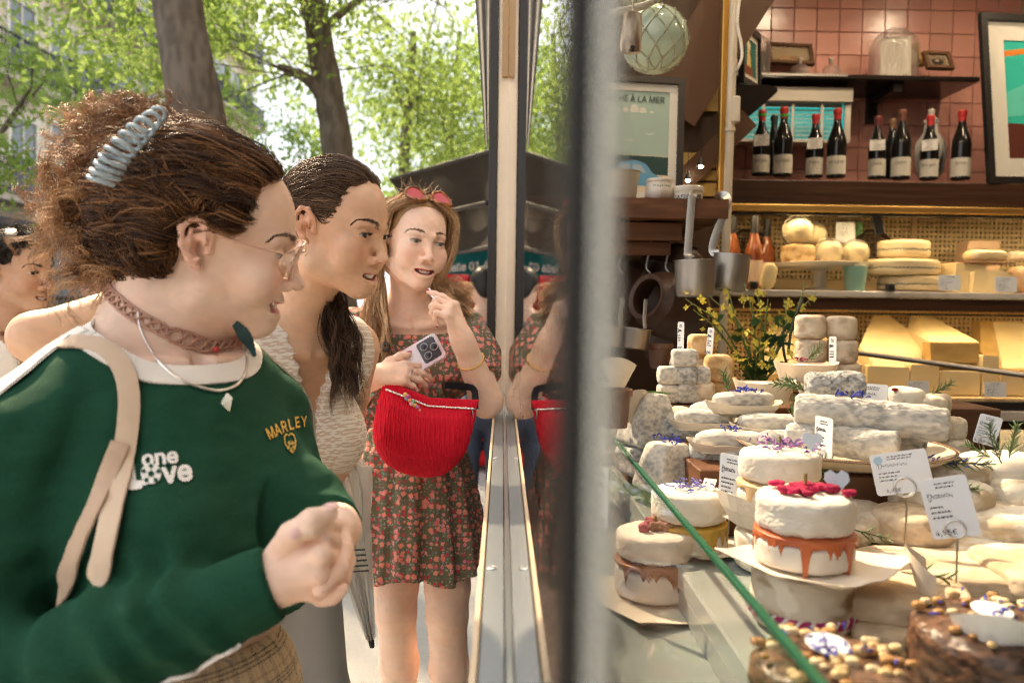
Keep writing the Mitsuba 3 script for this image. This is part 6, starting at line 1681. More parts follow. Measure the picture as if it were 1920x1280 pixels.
# ---------------------------------------------------------------- things on the shelves
def on(px, py, z):
 """The point of the horizontal plane z seen at a pixel."""
 d = FW * FP + RT * (px - 960) + UP * (640 - py)
 return EYE + d * ((z - EYE[2]) / d[2])
def script_scribble(w, h, rng, th=.0006):
 """A cursive-looking word as a thin band."""
 n = 90; t = np.linspace(0, 1, n)
 x = t * w + .10 * h * np.sin(t * 60); y = h * .35 * np.sin(t * 44 + .6 * np.sin(t * 13)) * (.6 + .6 * np.exp(-((t - .08) / .08) ** 2) * 1.6)
 return band(np.stack([x - w / 2, y, t * 0], 1), np.tile([0, 0, 1.0], (n, 1)), h * .055, th)
def bottle(name, label, px, pt, pb, Y, wax, wine, group, paper=True, cardtag=False, kind='burgundy', seed=0):
 rng = np.random.default_rng(seed)
 b = at(px, pb, Y); t = at(px, pt, Y); H = t[2] - b[2]; s = H / .30
 k = thing(name, label, 'bottle', group)
 r = .040 * s
 if kind == 'burgundy': prof = [(r * .8, 0), (r, .004), (r, .150), (r * .97, .165), (r * .80, .190), (r * .55, .215), (r * .40, .240), (r * .36, .262), (r * .36, .278), (r * .42, .279), (r * .42, .289), (r * .36, .290), (r * .34, .293)]
 else: prof = [(r * .8, 0), (r, .004), (r, .13), (r * .9, .155), (r * .62, .20), (r * .42, .24), (r * .38, .28), (r * .38, .293)]
 prof = [(a, z * s) for a, z in prof]
 part(k, 'glass', tr(lathe(prof, 32), b), 'gloss', wine, 30)
 part(k, 'capsule', tr(lathe([(r * .37, .252 * s), (r * .395, .254 * s), (r * .39, .276 * s), (r * .46, .2785 * s), (r * .47, .296 * s), (r * .40, .301 * s), (.001, .302 * s)], 24), b), 'satin', wax, 30)
 toc = math.atan2(EYE[1] - b[1], EYE[0] - b[0])
 def wrap(z0, z1, half, rad, col, nm, lbl=None):
  a = np.linspace(-half, half, 24) + toc
  P = np.stack([np.stack([b[0] + rad * np.cos(a), b[1] + rad * np.sin(a), np.full(24, b[2] + z)], 1) for z in np.linspace(z0, z1, 6)], 0)
  v = P.reshape(-1, 3); i, j = np.meshgrid(np.arange(5), np.arange(23), indexing='ij')
  q = np.stack([i * 24 + j, i * 24 + j + 1, (i + 1) * 24 + j + 1, (i + 1) * 24 + j], -1).reshape(-1, 4)
  return part(k, nm, (v, q), 'matte', col, True, lbl)
 def curl(m, z, rad):
  v = np.array(m.vertices); a = toc + v[:, 0] / rad
  v2 = np.stack([b[0] + (rad + v[:, 2]) * np.cos(a), b[1] + (rad + v[:, 2]) * np.sin(a), b[2] + z + v[:, 1]], 1)
  return trimesh.Trimesh(v2, m.faces, process=False)
 if paper:
  wrap(.012 * s, .092 * s, 1.35, r + .0006, (.58, .53, .44), 'paper_label')
  tx = [curl(script_scribble(.046 * s, .022 * s, rng), .068 * s, r + .0010)] + [curl(cbox((0, 0, 0), (rng.uniform(.02, .05) * s, .0016, .0004)), z * s, r + .0010) for z in (.046, .038, .026, .020)]
  if seed % 2 == 0: tx[0] = curl(text('Morgon', .013 * s, False, .0005), .066 * s, r + .0010)
  part(k, 'label_print', cat(tx), 'matte', (.10, .08, .07), False)
 if cardtag:
  z = .155 * s; c = b + Z3 * z + np.array([math.cos(toc), math.sin(toc), 0]) * (r + .006)
  F = facing(c, (math.cos(toc) + .08 * rng.normal(), math.sin(toc), .15))
  part(k, 'hanging_card', xf(cbox((0, 0, 0), (.068 * s, .052 * s, .0012)), F), 'matte', (.66, .62, .56))
  part(k, 'card_print', xf(cat([cbox((rng.uniform(-.004, .004), .017 - .008 * i, .0011), (rng.uniform(.02, .054) * s, .0022, .0004)) for i in range(5)]), F), 'matte', (.22, .20, .19), False)
 return k
WG = 'dark wine bottles in the row on the wood fascia'
RED = (.50, .028, .022)
wb = [(1426, 208, 330, 3.22, RED, True, 'dark bottle with a red cap and a hanging white card, leftmost of the row'), (1449, 217, 330, 3.36, (.02, .03, .02), False, 'all dark bottle half hidden behind the two leftmost red capped ones'),
   (1467, 202, 332, 3.20, RED, False, 'tall red capped bottle with a green neck band, second from the left'), (1526, 215, 334, 3.24, RED, True, 'red capped bottle with a white card in front of the grille'),
   (1567, 205, 334, 3.20, RED, False, 'broad bottle with a long red capsule at the right end of the grille'), (1643, 219, 336, 3.22, (.14, .022, .018), True, 'bottle with a dark red cap and white card against the pink tiles'),
   (1670, 224, 336, 3.34, (.20, .10, .05), False, 'copper capped bottle in the second row in the middle'), (1688, 207, 337, 3.20, (.16, .055, .03), False, 'tall brown capped bottle with a large written label'),
   (1741, 217, 338, 3.22, RED, True, 'red capped bottle with a white card in front of the patterned jug'), (1800, 208, 338, 3.20, RED, False, 'red capped bottle at the right end of the row beside the large poster')]
for i, (px, pt, pb, Y, wax, tg, lb) in enumerate(wb):
 k = bottle('wine_bottle', lb, px, pt, pb, Y, wax, (.010, .009, .008) if i else (.012, .011, .009), WG, i not in (1, 6), tg, seed=i)
 if i in (0, 2): part(k, 'neck_band', tr(lathe([(.0165, 0), (.0165, .010)], 20, False), at(px, pb, Y) + Z3 * .238), 'gloss', (.05, .35, .04), True)
jg = thing('jug', 'patterned blue and white jug behind the red capped bottles', 'jug')
b = at(1742, 336, 3.42)
part(jg, 'body', tr(lathe([(.035, 0), (.055, .03), (.066, .10), (.058, .155), (.030, .20), (.026, .235), (.032, .25)], 40), b), 'gloss', lambda V: mixc([.55, .52, .46], [.08, .09, .13], sstep(.52, .58, nz(V, 55, 3))), True)
part(jg, 'cap', tr(lathe([(.030, .24), (.020, .26), (.012, .275), (.016, .29), (.006, .30)], 24), b), 'gloss', (.55, .50, .42), 30)
ZS = at(1620, 140, 3.44)[2] + .001
def shelf_at(px, Y): p = at(px, 200, Y); return np.array([p[0], p[1], ZS])
def dome(name, label, px, Y, w, h, knob=False, group=None, base=True):
 k = thing(name, label, 'glass dome', group)
 c = shelf_at(px, Y)
 r = w / 2; n = 12
 prof = [(r, .006), (r, h - r)] + [(r * math.cos(a), h - r + r * math.sin(a)) for a in np.linspace(.1, 1.52, n)]
 part(k, 'shell', tr(lathe(prof, 40, False), c), 'bell_glass', (1, 1, 1), True)
 part(k, 'rim', tr(trimesh.creation.torus(r, .0022, major_sections=40, minor_sections=8), c + Z3 * .008), 'gloss', (.40, .30, .24), True)
 if base: part(k, 'base', tr(lathe([(r * 1.12, 0), (r * 1.12, .006), (r * 1.02, .009)], 40), c), 'satin', (.14, .09, .06), 30)
 if knob: part(k, 'knob', tr(lathe([(.008, 0), (.006, .008), (.013, .018), (.012, .026), (.004, .031)], 20), c + Z3 * h), 'gloss', (.45, .36, .30), True)
 return k, c
dome('bell_jar', 'large clear bell jar at the left end of the black wall shelf', 1418, 3.60, .115, .21)
dome('cloche', 'small glass cloche with a knob in front of the framed picture', 1498, 3.53, .090, .066, True)
dome('cloche', 'small glass cloche with a knob standing free in the middle of the wall shelf', 1556, 3.53, .080, .066, True)
dome('bell_jar', 'tall bell jar over a white menu sheet on the wall shelf', 1672, 3.58, .205, .245)
mn = thing('menu_sheet', 'white printed menu sheet standing under the tall bell jar', 'sheet')
F = facing(shelf_at(1676, 3.58) + Z3 * .112, (-.25, -1, .08))
part(mn, 'paper', xf(cbox((0, 0, 0), (.128, .20, .0015)), F), 'matte', (.62, .57, .48))
part(mn, 'print', xf(cat([cbox((0, .062, .0012), (.04, .004, .0004))] + [cbox((0, .045 - .011 * i, .0012), (R.uniform(.05, .09), .0022, .0004)) for i in range(9)]), F), 'matte', (.25, .22, .2), False)
def small_frame(label, pts, fc, ic, Y):
 k, sh, Mx, dm = picture('small_picture', label, [at(x, y, Y + dy) for x, y, dy in pts], .014, fc, (.50, .42, .30), .016, .004, [ic])
 return k, sh
k, sh = small_frame('wide brown framed still life behind the small cloche', [(1446, 86, .05), (1530, 90, .05), (1536, 124, 0), (1440, 122, 0)], (.10, .045, .02), (.36, .27, .17), 3.66)
sh(sg.Point(.35, .35).buffer(.12), (.40, .22, .08), 1); sh(sg.Point(.62, .3).buffer(.14), (.30, .17, .08), 1)
k, sh = small_frame('upright golden framed portrait behind the bell jar', [(1697, 92, .05), (1730, 90, .05), (1732, 130, 0), (1698, 128, 0)], (.34, .20, .07), (.40, .33, .24), 3.64); sh(sg.Point(.5, .5).buffer(.2), (.10, .08, .06), 1)
k, sh = small_frame('small dark oval portrait frame at the right end of the wall shelf', [(1734, 102, .05), (1784, 104, .05), (1794, 134, 0), (1736, 132, 0)], (.12, .06, .03), (.20, .15, .10), 3.56); sh(sg.Point(.5, .5).buffer(.32), (.03, .022, .02), 1); sh(sg.Point(.5, .6).buffer(.12), (.35, .26, .18), 2)
# ---------------------------------------------------------------- partition on the left: mirror wall, brass pole, pipe, rough shelf
def left_bay():
 Y = 2.62
 w = thing('partition', 'dark brown partition with yellow boards and a slanting brown beam behind the glass float', 'partition')
 x0, x1 = .06, at(1348, 300, Y)[0]
 part(w, 'panel', box(x0, x1, Y + .03, Y + .05, 0, ZC), 'satin', (.055, .028, .014))
 yel = (.42, .27, .08)
 zt, zb = at(1300, 0, Y)[2], at(1300, 372, Y)[2]
 bd = [(98, 148), (155, 208), (300, 315), (322, 345), (352, 372)]
 for a, b in ((100, 142), (150, 206), (285, 312), (318, 336), (342, 366)):
  part(w, 'board', box(at(1225, 200, Y)[0], x1 - .004, Y + .012, Y + .029, at(1300, b, Y)[2], at(1300, a, Y)[2]), 'satin', yel)
 def beam(p, q, wd, y, nm='beam'):
  a, b = at(*p, y), at(*q, y); d = nrm(b - a); s = np.cross(d, [0, 1, 0]) * wd / 2
  m = extr(sg.Polygon([tuple((pt - a)[[0, 2]]) for pt in (a - s, b - s, b + s, a + s)]), .03)
  return part(w, nm, xf(m, frame(a, [1, 0, 0], [0, 0, 1], [0, -1, 0])), 'satin', (.085, .040, .020))
 beam((1250, 210), (1420, -60), .20, Y - .005); beam((1195, 420), (1400, 225), .07, Y - .001); beam((1150, 120), (1180, 60), .03, Y - .01)
 for px, py in ((1314, 312), (1290, 338)):
  l = thing('pendant_lamp', ['small lit pendant lamp near the brass pole', 'smaller lit pendant lamp just above the two jars'][py > 320], 'lamp')
  c = at(px, py, Y - .10); r = .014
  part(l, 'shade', tr(lathe([(.004, .03), (.006, .02), (r, .0)], 18, False), c), 'satin', (.02, .016, .014), True)
  part(l, 'cord', tube([c + Z3 * .03, c + Z3 * .14], .0010, 5), 'satin', (.02, .016, .014), True)
  key = l + '__bulb'; scene[key] = mikit.ply(tr(trimesh.creation.icosphere(2, .007), c), 'black', emitter={'type': 'area', 'radiance': rgb(np.array([1, .72, .42]) * 90 * LAMP)})
 p = thing('brass_pole', 'flat brass pole beside the partition', 'pole')
 a, b = at(1349, 300, 2.5)[0], at(1366, 300, 2.5)[0]
 zb = at(1355, 372, 2.5)[2]
 part(p, 'pole', bev(a, b, 2.50, 2.53, zb, ZC, .003), 'metal_dull', (.62, .36, .09)); part(p, 'edge', bev(b + .001, b + .012, 2.505, 2.53, zb, ZC, .002), 'metal_dull', (.40, .22, .06))
 q = thing('pipe', 'cream painted upright pipe with a clamp, right of the brass pole', 'pipe')
 A, Bq = at(1378, -30, 2.46), at(1352, 720, 2.46)
 part(q, 'tube', tube([A, Bq], .0135, 14), 'satin', (.52, .44, .33), True)
 c = A + (Bq - A) * .36; part(q, 'clamp', tube([c - Z3 * .006, c + Z3 * .006], .017, 14), 'satin', (.50, .43, .33))
 part(q, 'junction_box', bev(c[0] + .002, c[0] + .026, c[1] - .02, c[1] + .01, c[2] + .02, c[2] + .10, .004), 'satin', (.55, .48, .38))
 cb = thing('cable', 'white looping cable beside the cream pipe', 'cable')
 part(cb, 'wire', tube(curve([at(1392, -30, 2.42), at(1384, 20, 2.42), at(1383, 50, 2.42), at(1389, 80, 2.42), at(1391, 105, 2.42), at(1385, 125, 2.42), at(1378, 136, 2.44)], 40), .0050, 8), 'satin', (.62, .57, .48), True)
 br = thing('shelf_bracket', 'black pointed end of a shelf sticking out beside the pipe', 'bracket')
 P = [(1378, 160), (1440, 159), (1457, 164), (1458, 172), (1450, 180), (1380, 240)]
 Yq = 2.62; pts = [at(x, y, Yq) for x, y in P]; o = pts[0]
 part(br, 'plate', xf(extr(sg.Polygon([tuple((v - o)[[0, 2]]) for v in pts]), .25), frame(o + np.array([0, .25, 0]), [1, 0, 0], [0, 0, 1], [0, -1, 0])), 'gloss', (.014, .011, .010), False)
 s = thing('rough_shelf', 'thick rough brown wooden shelf with jars on top and ladles hanging from its edge', 'shelf')
 Ys = 1.95; zt, zb = at(1240, 371, Ys)[2], at(1240, 408, Ys)[2]
 x0, x1 = .06, at(1366, 400, Ys)[0]
 m = box(x0, x1, Ys, 2.55, zb, zt)
 v, f = trimesh.remesh.subdivide_to_size(m.vertices, m.faces, .022)
 m = trimesh.Trimesh(v, f); m = lump(m, .006, 26, 3)
 part(s, 'plank', m, 'wood_rough', (1, 1, 1), 40)
 part(s, 'underside_board', box(x0, x1 - .10, Ys + .06, 2.55, zb - .05, zb - .006), 'wood_rough')
 part(s, 'support', cat([rot(box(x0 + .02, x1 - .12, Ys + .10, Ys + .13, zb - .085, zb - .052), 0)]), 'wood_rough')
 for px in (1170, 1222, 1258):
  part(s, 'hook', tube(curve([at(px, 440, 2.06), at(px - 4, 470, 2.06), at(px - 10, 500, 2.05), at(px - 2, 512, 2.04)], 14), .0030, 6), 'metal_dull', (.35, .33, .3), True)
 return zt, Ys
ZR, YR = left_bay()
def ladle(label, top, bot, w, Y, hdl, tilt=0):
 k = thing('ladle', label, 'ladle')
 a, b = at(*top, Y), at(*bot, Y); d = nrm(a - b); h = np.linalg.norm(a - b); r = w * Y / FP / 2
 x = nrm(np.cross(d, [0, 1, 0])); y = np.cross(d, x)
 prof = [(.001, .0), (r * .80, 0), (r * .90, .004), (r * .95, h * .3), (r * .98, h - .002), (r * 1.06, h), (r * .96, h + .001), (r * .93, h - .004), (r * .88, .010), (.001, .007)]
 part(k, 'cup', xf(lathe(prof, 44, False), frame(b, x, y, d)), 'metal_dull', lambda V: mixc([.40, .38, .34], [.56, .53, .48], nz(V, np.array([30, 30, 60]), 3)), True)
 P = curve([at(px, py, Y + dy) for px, py, dy in hdl], 30)
 part(k, 'handle', band(P, np.tile(-np.array([.1, 1.0, .0]), (30, 1)), .019, .0022), 'metal_dull', (.52, .50, .46), True)
ladle('dull metal ladle with a straight flat handle hanging from the rough shelf', (1303, 488), (1303, 557), 77, 1.90, [(1296, 484, -.004), (1290, 478, .03), (1292, 440, .03), (1297, 375, .03), (1299, 366, .035), (1297, 364, .06), (1296, 368, .085)])
ladle('dull metal ladle tilted to the right, hanging behind the straight one', (1372, 478), (1364, 545), 72, 1.96, [(1346, 476, -.01), (1336, 470, .0), (1340, 445, .0), (1356, 405, .0), (1363, 380, .0), (1361, 367, .01), (1350, 366, .03), (1344, 372, .05)])
def jar(name, label, px, py0, py1, w, Y, prof, m, col, **k):
 kk = thing(name, label, 'jar'); b = at(px, py1, Y); b[2] = ZR + .004; h = (py1 - py0) * Y / FP; r = w * Y / FP / 2
 part(kk, 'pot', tr(lathe([(a * r, z * h) for a, z in prof], 44), b), m, col(b, h) if callable(col) else col, 25)
 return kk, b, r, h
def curl_text(k, s, hgt, b, rad, z, col, off=0.0, bold=False):
 m = text(s, hgt, bold, .0005); v = np.array(m.vertices); toc = math.atan2(EYE[1] - b[1], EYE[0] - b[0]) + off
 a = toc + v[:, 0] / rad
 part(k, 'lettering', trimesh.Trimesh(np.stack([b[0] + (rad + v[:, 2]) * np.cos(a), b[1] + (rad + v[:, 2]) * np.sin(a), b[2] + z + v[:, 1]], 1), m.faces, process=False), 'satin', col, False)
jar('bucket', 'worn grey cream tapered bucket on the rough shelf, half hidden by the window strip', 1162, 312, 368, 74, 2.08, [(.001, .0), (.76, .0), (.78, .03), (.98, .98), (1.03, 1.0), (.99, 1.01), (.94, .97), (.75, .08), (.001, .06)], 'satin', lambda b, h: (lambda V: mixc([.34, .30, .23], [.46, .41, .33], nz(V, 24, 4))))
k, b, r, h = jar('yogurt_pot', 'round stoneware pot, white above and brown below, on the rough shelf', 1236, 326, 368, 54, 2.06, [(.001, 0), (.93, 0), (.99, .06), (1.0, .45), (.96, .62), (.86, .84), (.86, .86), (.92, .88), (.92, .98), (.86, 1.0), (.80, .97), (.78, .8), (.001, .78)], 'gloss', lambda b, h: (lambda V: mixc([.13, .045, .020], [.58, .53, .44], sstep(.018, .0195, V[:, 2] - b[2] - .0))))
curl_text(k, 'DANONE', .0085, b, r * .95, h * .62, (.14, .13, .13), .25)
k, b, r, h = jar('jam_pot', 'low cream pot with dark lettering on the rough shelf', 1290, 342, 369, 56, 2.04, [(.001, 0), (.95, 0), (.97, .55), (.97, .62), (1.02, .66), (1.02, .92), (.97, 1.0), (.88, .98), (.86, .7), (.001, .65)], 'gloss', (.56, .50, .40))
curl_text(k, 'LA FERMIERE', .0085, b, r * .975, h * .24, (.06, .07, .10), .05, True)
Yp = 2.30
k, sh, Mx, dm = picture('poster', 'framed seaside poster with a small blue car behind the pots', [at(1052, 140, Yp), at(1268, 152, Yp), at(1274, 378, Yp - .06), at(1056, 380, Yp - .06)], .02, (.022, .016, .012), (.58, .53, .44), .018, .022, [(.30, .38, .31)])
sh([(0, .0), (1, 0), (1, .18), (0, .20)], (.58, .47, .32), 1); sh([(0, .195), (1, .175), (1, .37), (0, .39)], (.028, .055, .045), 1); sh([(0, .365), (1, .355), (1, .37), (0, .38)], (.42, .42, .33), 2)
cl = shapely.union_all([sg.Point(x, y).buffer(q) for x, y, q in ((.50, .80, .035), (.60, .815, .05), (.70, .80, .04), (.42, .79, .025), (.80, .79, .02))]).intersection(sg.box(0, .785, 1, 1))
sh(cl, (.52, .50, .41), 1)
for x, y in ((.78, .57), (.55, .50), (.30, .63)): sh([(x - .05, y + .01), (x - .02, y + .018), (x, y), (x + .025, y + .018), (x + .06, y + .008), (x + .02, y + .004), (x, y - .010), (x - .02, y + .006)], (.55, .52, .43), 1)
sh([(.20, .38), (.29, .38), (.25, .46)], (.50, .22, .10), 3)
blue = (.12, .27, .38)
car = sg.Polygon([(.18, .10), (.20, .16), (.34, .185), (.40, .19), (.46, .28), (.62, .31), (.74, .28), (.82, .19), (.90, .15), (.92, .08), (.80, .07)]).buffer(.008)
sh(car, blue, 2); sh([(.43, .19), (.49, .27), (.57, .28), (.57, .19)], (.30, .36, .36), 3); sh([(.60, .19), (.60, .28), (.70, .265), (.76, .19)], (.30, .36, .36), 3); sh([(.44, .285), (.60, .32), (.76, .285), (.62, .33), (.50, .32)], (.05, .05, .05), 3)
for x in (.30, .83): sh(sg.Point(x, .085).buffer(.055), (.02, .02, .02), 4); sh(sg.Point(x, .085).buffer(.028), (.45, .43, .38), 5)
sh(sg.Point(.22, .155).buffer(.025), (.6, .58, .45), 4)
x0_, y0_, W_, H_ = dm
tx = text('DIMANCHE À LA MER', H_ * .062, False, .0006); sc_ = W_ * .88 / (tx.bounds[1][0] - tx.bounds[0][0]); tx.vertices = tx.vertices * [sc_, 1, 1]
part(k, 'lettering', xf(tr(tx, x0_ + W_ * .5, y0_ + H_ * .92, .0060), Mx), 'matte', (.035, .05, .045), False)
def net_float(label, c, r, seed, full=True):
 k = thing('glass_float', label, 'float'); rng = np.random.default_rng(seed)
 g = trimesh.creation.icosphere(5, r); g.vertices *= [1, 1, 1.02]
 part(k, 'glass_ball', tr(lump(g, .0012, 30, seed), c), 'float_glass', lambda V: mixc([.38, .48, .36], [.48, .57, .45], nz(V, 22, seed)), True)
 cords, kn = [], []
 nu, nv = 10, 6
 th = lambda j: math.pi * (.10 + .80 * j / nv)
 def pt(i, j, q=1.025):
  a = 2 * math.pi * (i + .5 * (j % 2)) / nu + .15; t = th(j)
  return c + r * q * np.array([math.sin(t) * math.cos(a), math.sin(t) * math.sin(a), math.cos(t)])
 for j in range(nv):
  for i in range(nu):
   for di in ((0, 1) if j % 2 else (-1, 0)):
    a, b = pt(i, j), pt(i + di + (0 if j % 2 else 0), j + 1)
    m = [a + (b - a) * t for t in np.linspace(0, 1, 7)]; m = [c + nrm(p - c) * r * 1.02 for p in m]; cords.append(m)
   p = pt(i, j); kn.append(tr(lump(trimesh.creation.icosphere(2, r * .055), r * .012, 120, i + j), p))
 part(k, 'net', tubes(np.array(cords), r * .020, 6), 'matte', lambda V: mixc([.26, .28, .19], [.40, .40, .30], nz(V, 90)), True)
 for q in kn: part(k, 'knot', q, 'matte', (.33, .33, .24), True)
 part(k, 'net_ring', tr(trimesh.creation.torus(r * .26, r * .025, major_sections=30, minor_sections=8), c - Z3 * r * .97), 'matte', (.32, .32, .23), True)
pr('float_glass', .12, .5, clearcoat=.6)
fc = at(1228, 75, 1.62)
net_float('pale green glass fishing float wrapped in a knotted net', fc, 60 * 1.62 / FP, 1)
net_float('upper green glass float in a net, cut off by the top of the picture', at(1205, -50, 1.72), 58 * 1.72 / FP, 2)
rp = thing('rope', 'thick pale rope draped over the glass floats', 'rope')
P = curve([at(1120, 30, 1.58), at(1170, 20, 1.56), at(1215, 8, 1.56), at(1250, -20, 1.58), at(1262, -90, 1.60)], 200); t = np.linspace(0, 1, 200)
for j in range(3):
 part(rp, 'strand', tube(P + .0042 * (np.cos(t * 120 + j * 2.094)[:, None] * np.array([.5, 0, .85]) + np.sin(t * 120 + j * 2.094)[:, None] * np.array([0, 1.0, 0])), .0045, 7), 'matte', (.45, .42, .35), True)
wf = thing('wooden_float', 'weathered wooden net float hanging before the glass float', 'float')
a, b = at(1187, 24, 1.50), at(1182, 100, 1.50)
m = lathe_axis(a, b, [(.009, 0), (.0165, .05), (.0185, .3), (.0200, .8), (.0185, .97), (.012, 1.0)], 30)
v, f = trimesh.remesh.subdivide_to_size(m.vertices, m.faces, .006); m = lump(trimesh.Trimesh(v, f), .0016, 60, 2)
part(wf, 'body', m, 'matte', lambda V: mixc([.14, .085, .050], [.46, .40, .32], sstep(.35, .62, nz(V, np.array([70, 70, 14]), 5))), True)
part(wf, 'hole', tr(trimesh.creation.icosphere(2, .0075), b + np.array([.001, -.012, .006])), 'matte', (.012, .008, .006), True)
part(wf, 'cord', tube([a, a + Z3 * .12], .0022, 6), 'matte', (.40, .36, .28), True)
def clay(label, px, py, w, h, Y, col, tilt=(0, 0, 1), kind=0):
 k = thing('clay_pot', label, 'pot'); c = at(px, py, Y); s = Y / FP; r, H = w * s / 2, h * s
 prof = [[(.001, 0), (.78, 0), (.95, .80), (1.06, .82), (1.06, 1.0), (.96, 1.0), (.90, .80), (.72, .06), (.001, .05)], [(.001, 0), (.7, 0), (1, .25), (1.04, .55), (.85, .85), (.62, .97), (.70, 1.0), (.56, .98), (.55, .9), (.78, .6), (.001, .2)]][kind]
 z = nrm(tilt); x = nrm(np.cross(z, [0, 1, 0.01])); y = np.cross(z, x)
 part(k, 'body', xf(lathe([(a * r, q * H) for a, q in prof], 36, False), frame(c, x, y, z)), 'satin', lambda V: mixc(np.array(col) * .7, np.array(col) * 1.3, nz(V, 18, 4)), 25)
 return k
clay('dark brown round jug lying on its side under the rough shelf', 1300, 590, 120, 130, 2.10, (.060, .028, .016), (-.80, -.55, .25), 1)
clay('dark clay jug leaning at the left under the rough shelf', 1175, 600, 105, 110, 2.20, (.045, .020, .012), (-.1, 0, 1), 1)
clay('dark round jug on top of the heap under the shelf', 1250, 548, 120, 90, 2.30, (.050, .024, .015), (.2, 0, 1), 1)
clay('small terracotta pot standing below the hanging tins', 1237, 690, 46, 46, 1.75, (.11, .055, .035))
clay('brown clay pot holding paper cones at the left end of the counter', 1150, 800, 66, 72, 1.32, (.13, .06, .035))
clay('dark tall clay jar behind the terracotta pot', 1262, 700, 110, 150, 2.15, (.045, .020, .013), (0, 0, 1), 1)
for lb, px, py, Y in (('small dull tin pot on a hanging handle under the rough shelf', 1190, 655, 1.72), ('second small tin pot at the left behind the window strip', 1146, 650, 1.74)):
 k = thing('tin_pot', lb, 'pot'); c = at(px, py, Y)
 part(k, 'cup', xf(lathe([(.001, 0), (.024, 0), (.027, .004), (.030, .044), (.033, .046), (.029, .047), (.027, .04), (.001, .006)], 32, False), frame(c, nrm([1, 0, -.12]), [0, 1, 0], nrm([.12, 0, 1]))), 'metal_dull', (.26, .24, .22), True)
 part(k, 'handle', band(curve([c + np.array([-.030, 0, .046]), c + np.array([-.034, 0, .07]), c + np.array([-.026, .0, .11])], 12), np.tile([0, -1.0, 0], (12, 1)), .008, .0016), 'metal_dull', (.34, .33, .31), True)
 part(k, 'handle', band(curve([c + np.array([.022, 0, .046]), c + np.array([.020, 0, .07]), c + np.array([.022, .0, .11])], 12), np.tile([0, -1.0, 0], (12, 1)), .008, .0016), 'metal_dull', (.34, .33, .31), True)
# ---------------------------------------------------------------- counter and cheeses
CT = .960
XG = .216
mat('glass_green', type='twosided', b={'type': 'principled', 'base_color': rgb((.018, .085, .046)), 'roughness': .12, 'specular': .6})
def counter():
 k = thing('cheese_counter', 'cheese counter with pale stone top, pale green glass front and steel strips', 'counter')
 part(k, 'top', bev(.238, 2.4, .34, 2.30, CT - .03, CT, .003), 'gloss', lambda V: mixc([.20, .24, .225], [.28, .31, .29], nz(V, 7)))
 part(k, 'lower_shelf', bev(.070, .262, .34, 2.30, .880, .900, .002), 'gloss', lambda V: mixc([.20, .24, .225], [.30, .33, .31], nz(V, 7)))
 part(k, 'step_panel', bev(.240, .250, .34, 2.30, .9005, CT - .031, .001), 'gloss', (.25, .27, .26))
 part(k, 'front_panel', bev(.122, .14, .34, 2.30, .10, .878, .003), 'gloss', lambda V: mixc([.36, .41, .38], [.44, .49, .46], nz(V, 5)))
 part(k, 'body', box(.142, 2.38, .36, 2.28, .05, .876), 'satin', (.22, .2, .18))
 for z in (.84, .76, .68): part(k, 'steel_strip', bev(.114, .1215, .34, 2.30, z, z + .016, .002), 'metal', (.55, .56, .55))
 c = on(1152, 1175, .80);
 part(k, 'white_clip', bev(.080, .088, .95, 1.12, .901, .917, .002), 'satin', (.66, .67, .66))
 g = thing('glass_guard', 'clear glass guard with a green polished top edge in front of the counter', 'glass guard')
 part(g, 'sheet', quad([(.060, .36, .908), (.060, 2.28, .908), (XG, 2.28, 1.049), (XG, .36, 1.049)]), 'pane_glass', smooth=False)
 part(g, 'polished_edge', bev(XG - .0035, XG + .0035, .36, 2.28, 1.0492, 1.0560, .0012), 'glass_green', label='green polished top edge of the glass')
 r = thing('cabinet_rail', 'thin dull steel rail sloping across the yellow cheese wedges', 'rail')
 part(r, 'rail', tube([at(1596, 660, 2.9), at(1990, 712, 2.45)], .0095, 10), 'metal_dull', (.34, .29, .24), True)
counter()
def block(name, label, x0, x1, y0, y1, z, m='wood_rough'):
 k = solo(name, label, 'riser', bev(x0, x1, y0, y1, CT + .0005, z, .002), m, (.16, .155, .15))
RISE = {}
_ico = {}
def blob(n, pxy=2.0, pz=5.0, p=None):
 n = {6: 5, 5: 4, 4: 4}.get(n, n)
 if n not in _ico: _ico[n] = np.array(trimesh.creation.icosphere(n, 1.0).vertices), np.array(trimesh.creation.icosphere(n, 1.0).faces)
 v, f = _ico[n]; a = np.abs(v)
 rxy = (a[:, 0] ** pxy + a[:, 1] ** pxy) ** (1 / pxy)
 s = (rxy ** (p or pz) + a[:, 2] ** (p or pz)) ** (-1 / (p or pz))
 return trimesh.Trimesh(v * s[:, None], f, process=False)
def shaped(m, size, amp, scale, seed, fine=.0):
 m.vertices = np.array(m.vertices) * np.array(size) / 2
 m = lump(m, amp, scale, seed)
 if fine: m = lump(m, fine, 420, seed + 3, 2)
 return m
ASH = lambda s: (lambda V: mixc(mixc([.27, .265, .25], [.62, .59, .52], .65 * sstep(.30, .66, nz(V, 190, s, 4)) + .35 * sstep(.3, .62, nz(V, 45, s + 1, 3))), [.66, .59, .47], sstep(.54, .70, nz(V, 28, s + 7, 3)) * .6))
ASHD = lambda s: (lambda V: mixc([.16, .165, .165], [.54, .53, .49], .6 * sstep(.34, .64, nz(V, 200, s, 4)) + .4 * sstep(.3, .65, nz(V, 50, s + 1, 3))))
BEIGE = lambda s: (lambda V: mixc(mixc([.40, .30, .19], [.66, .55, .40], sstep(.30, .60, nz(V, 60, s, 4))), [.60, .52, .41], .5 * nz(V, 200, s)))
TAN = lambda s: (lambda V: mixc([.42, .24, .09], [.66, .48, .26], sstep(.3, .6, nz(V, 45, s, 3))))
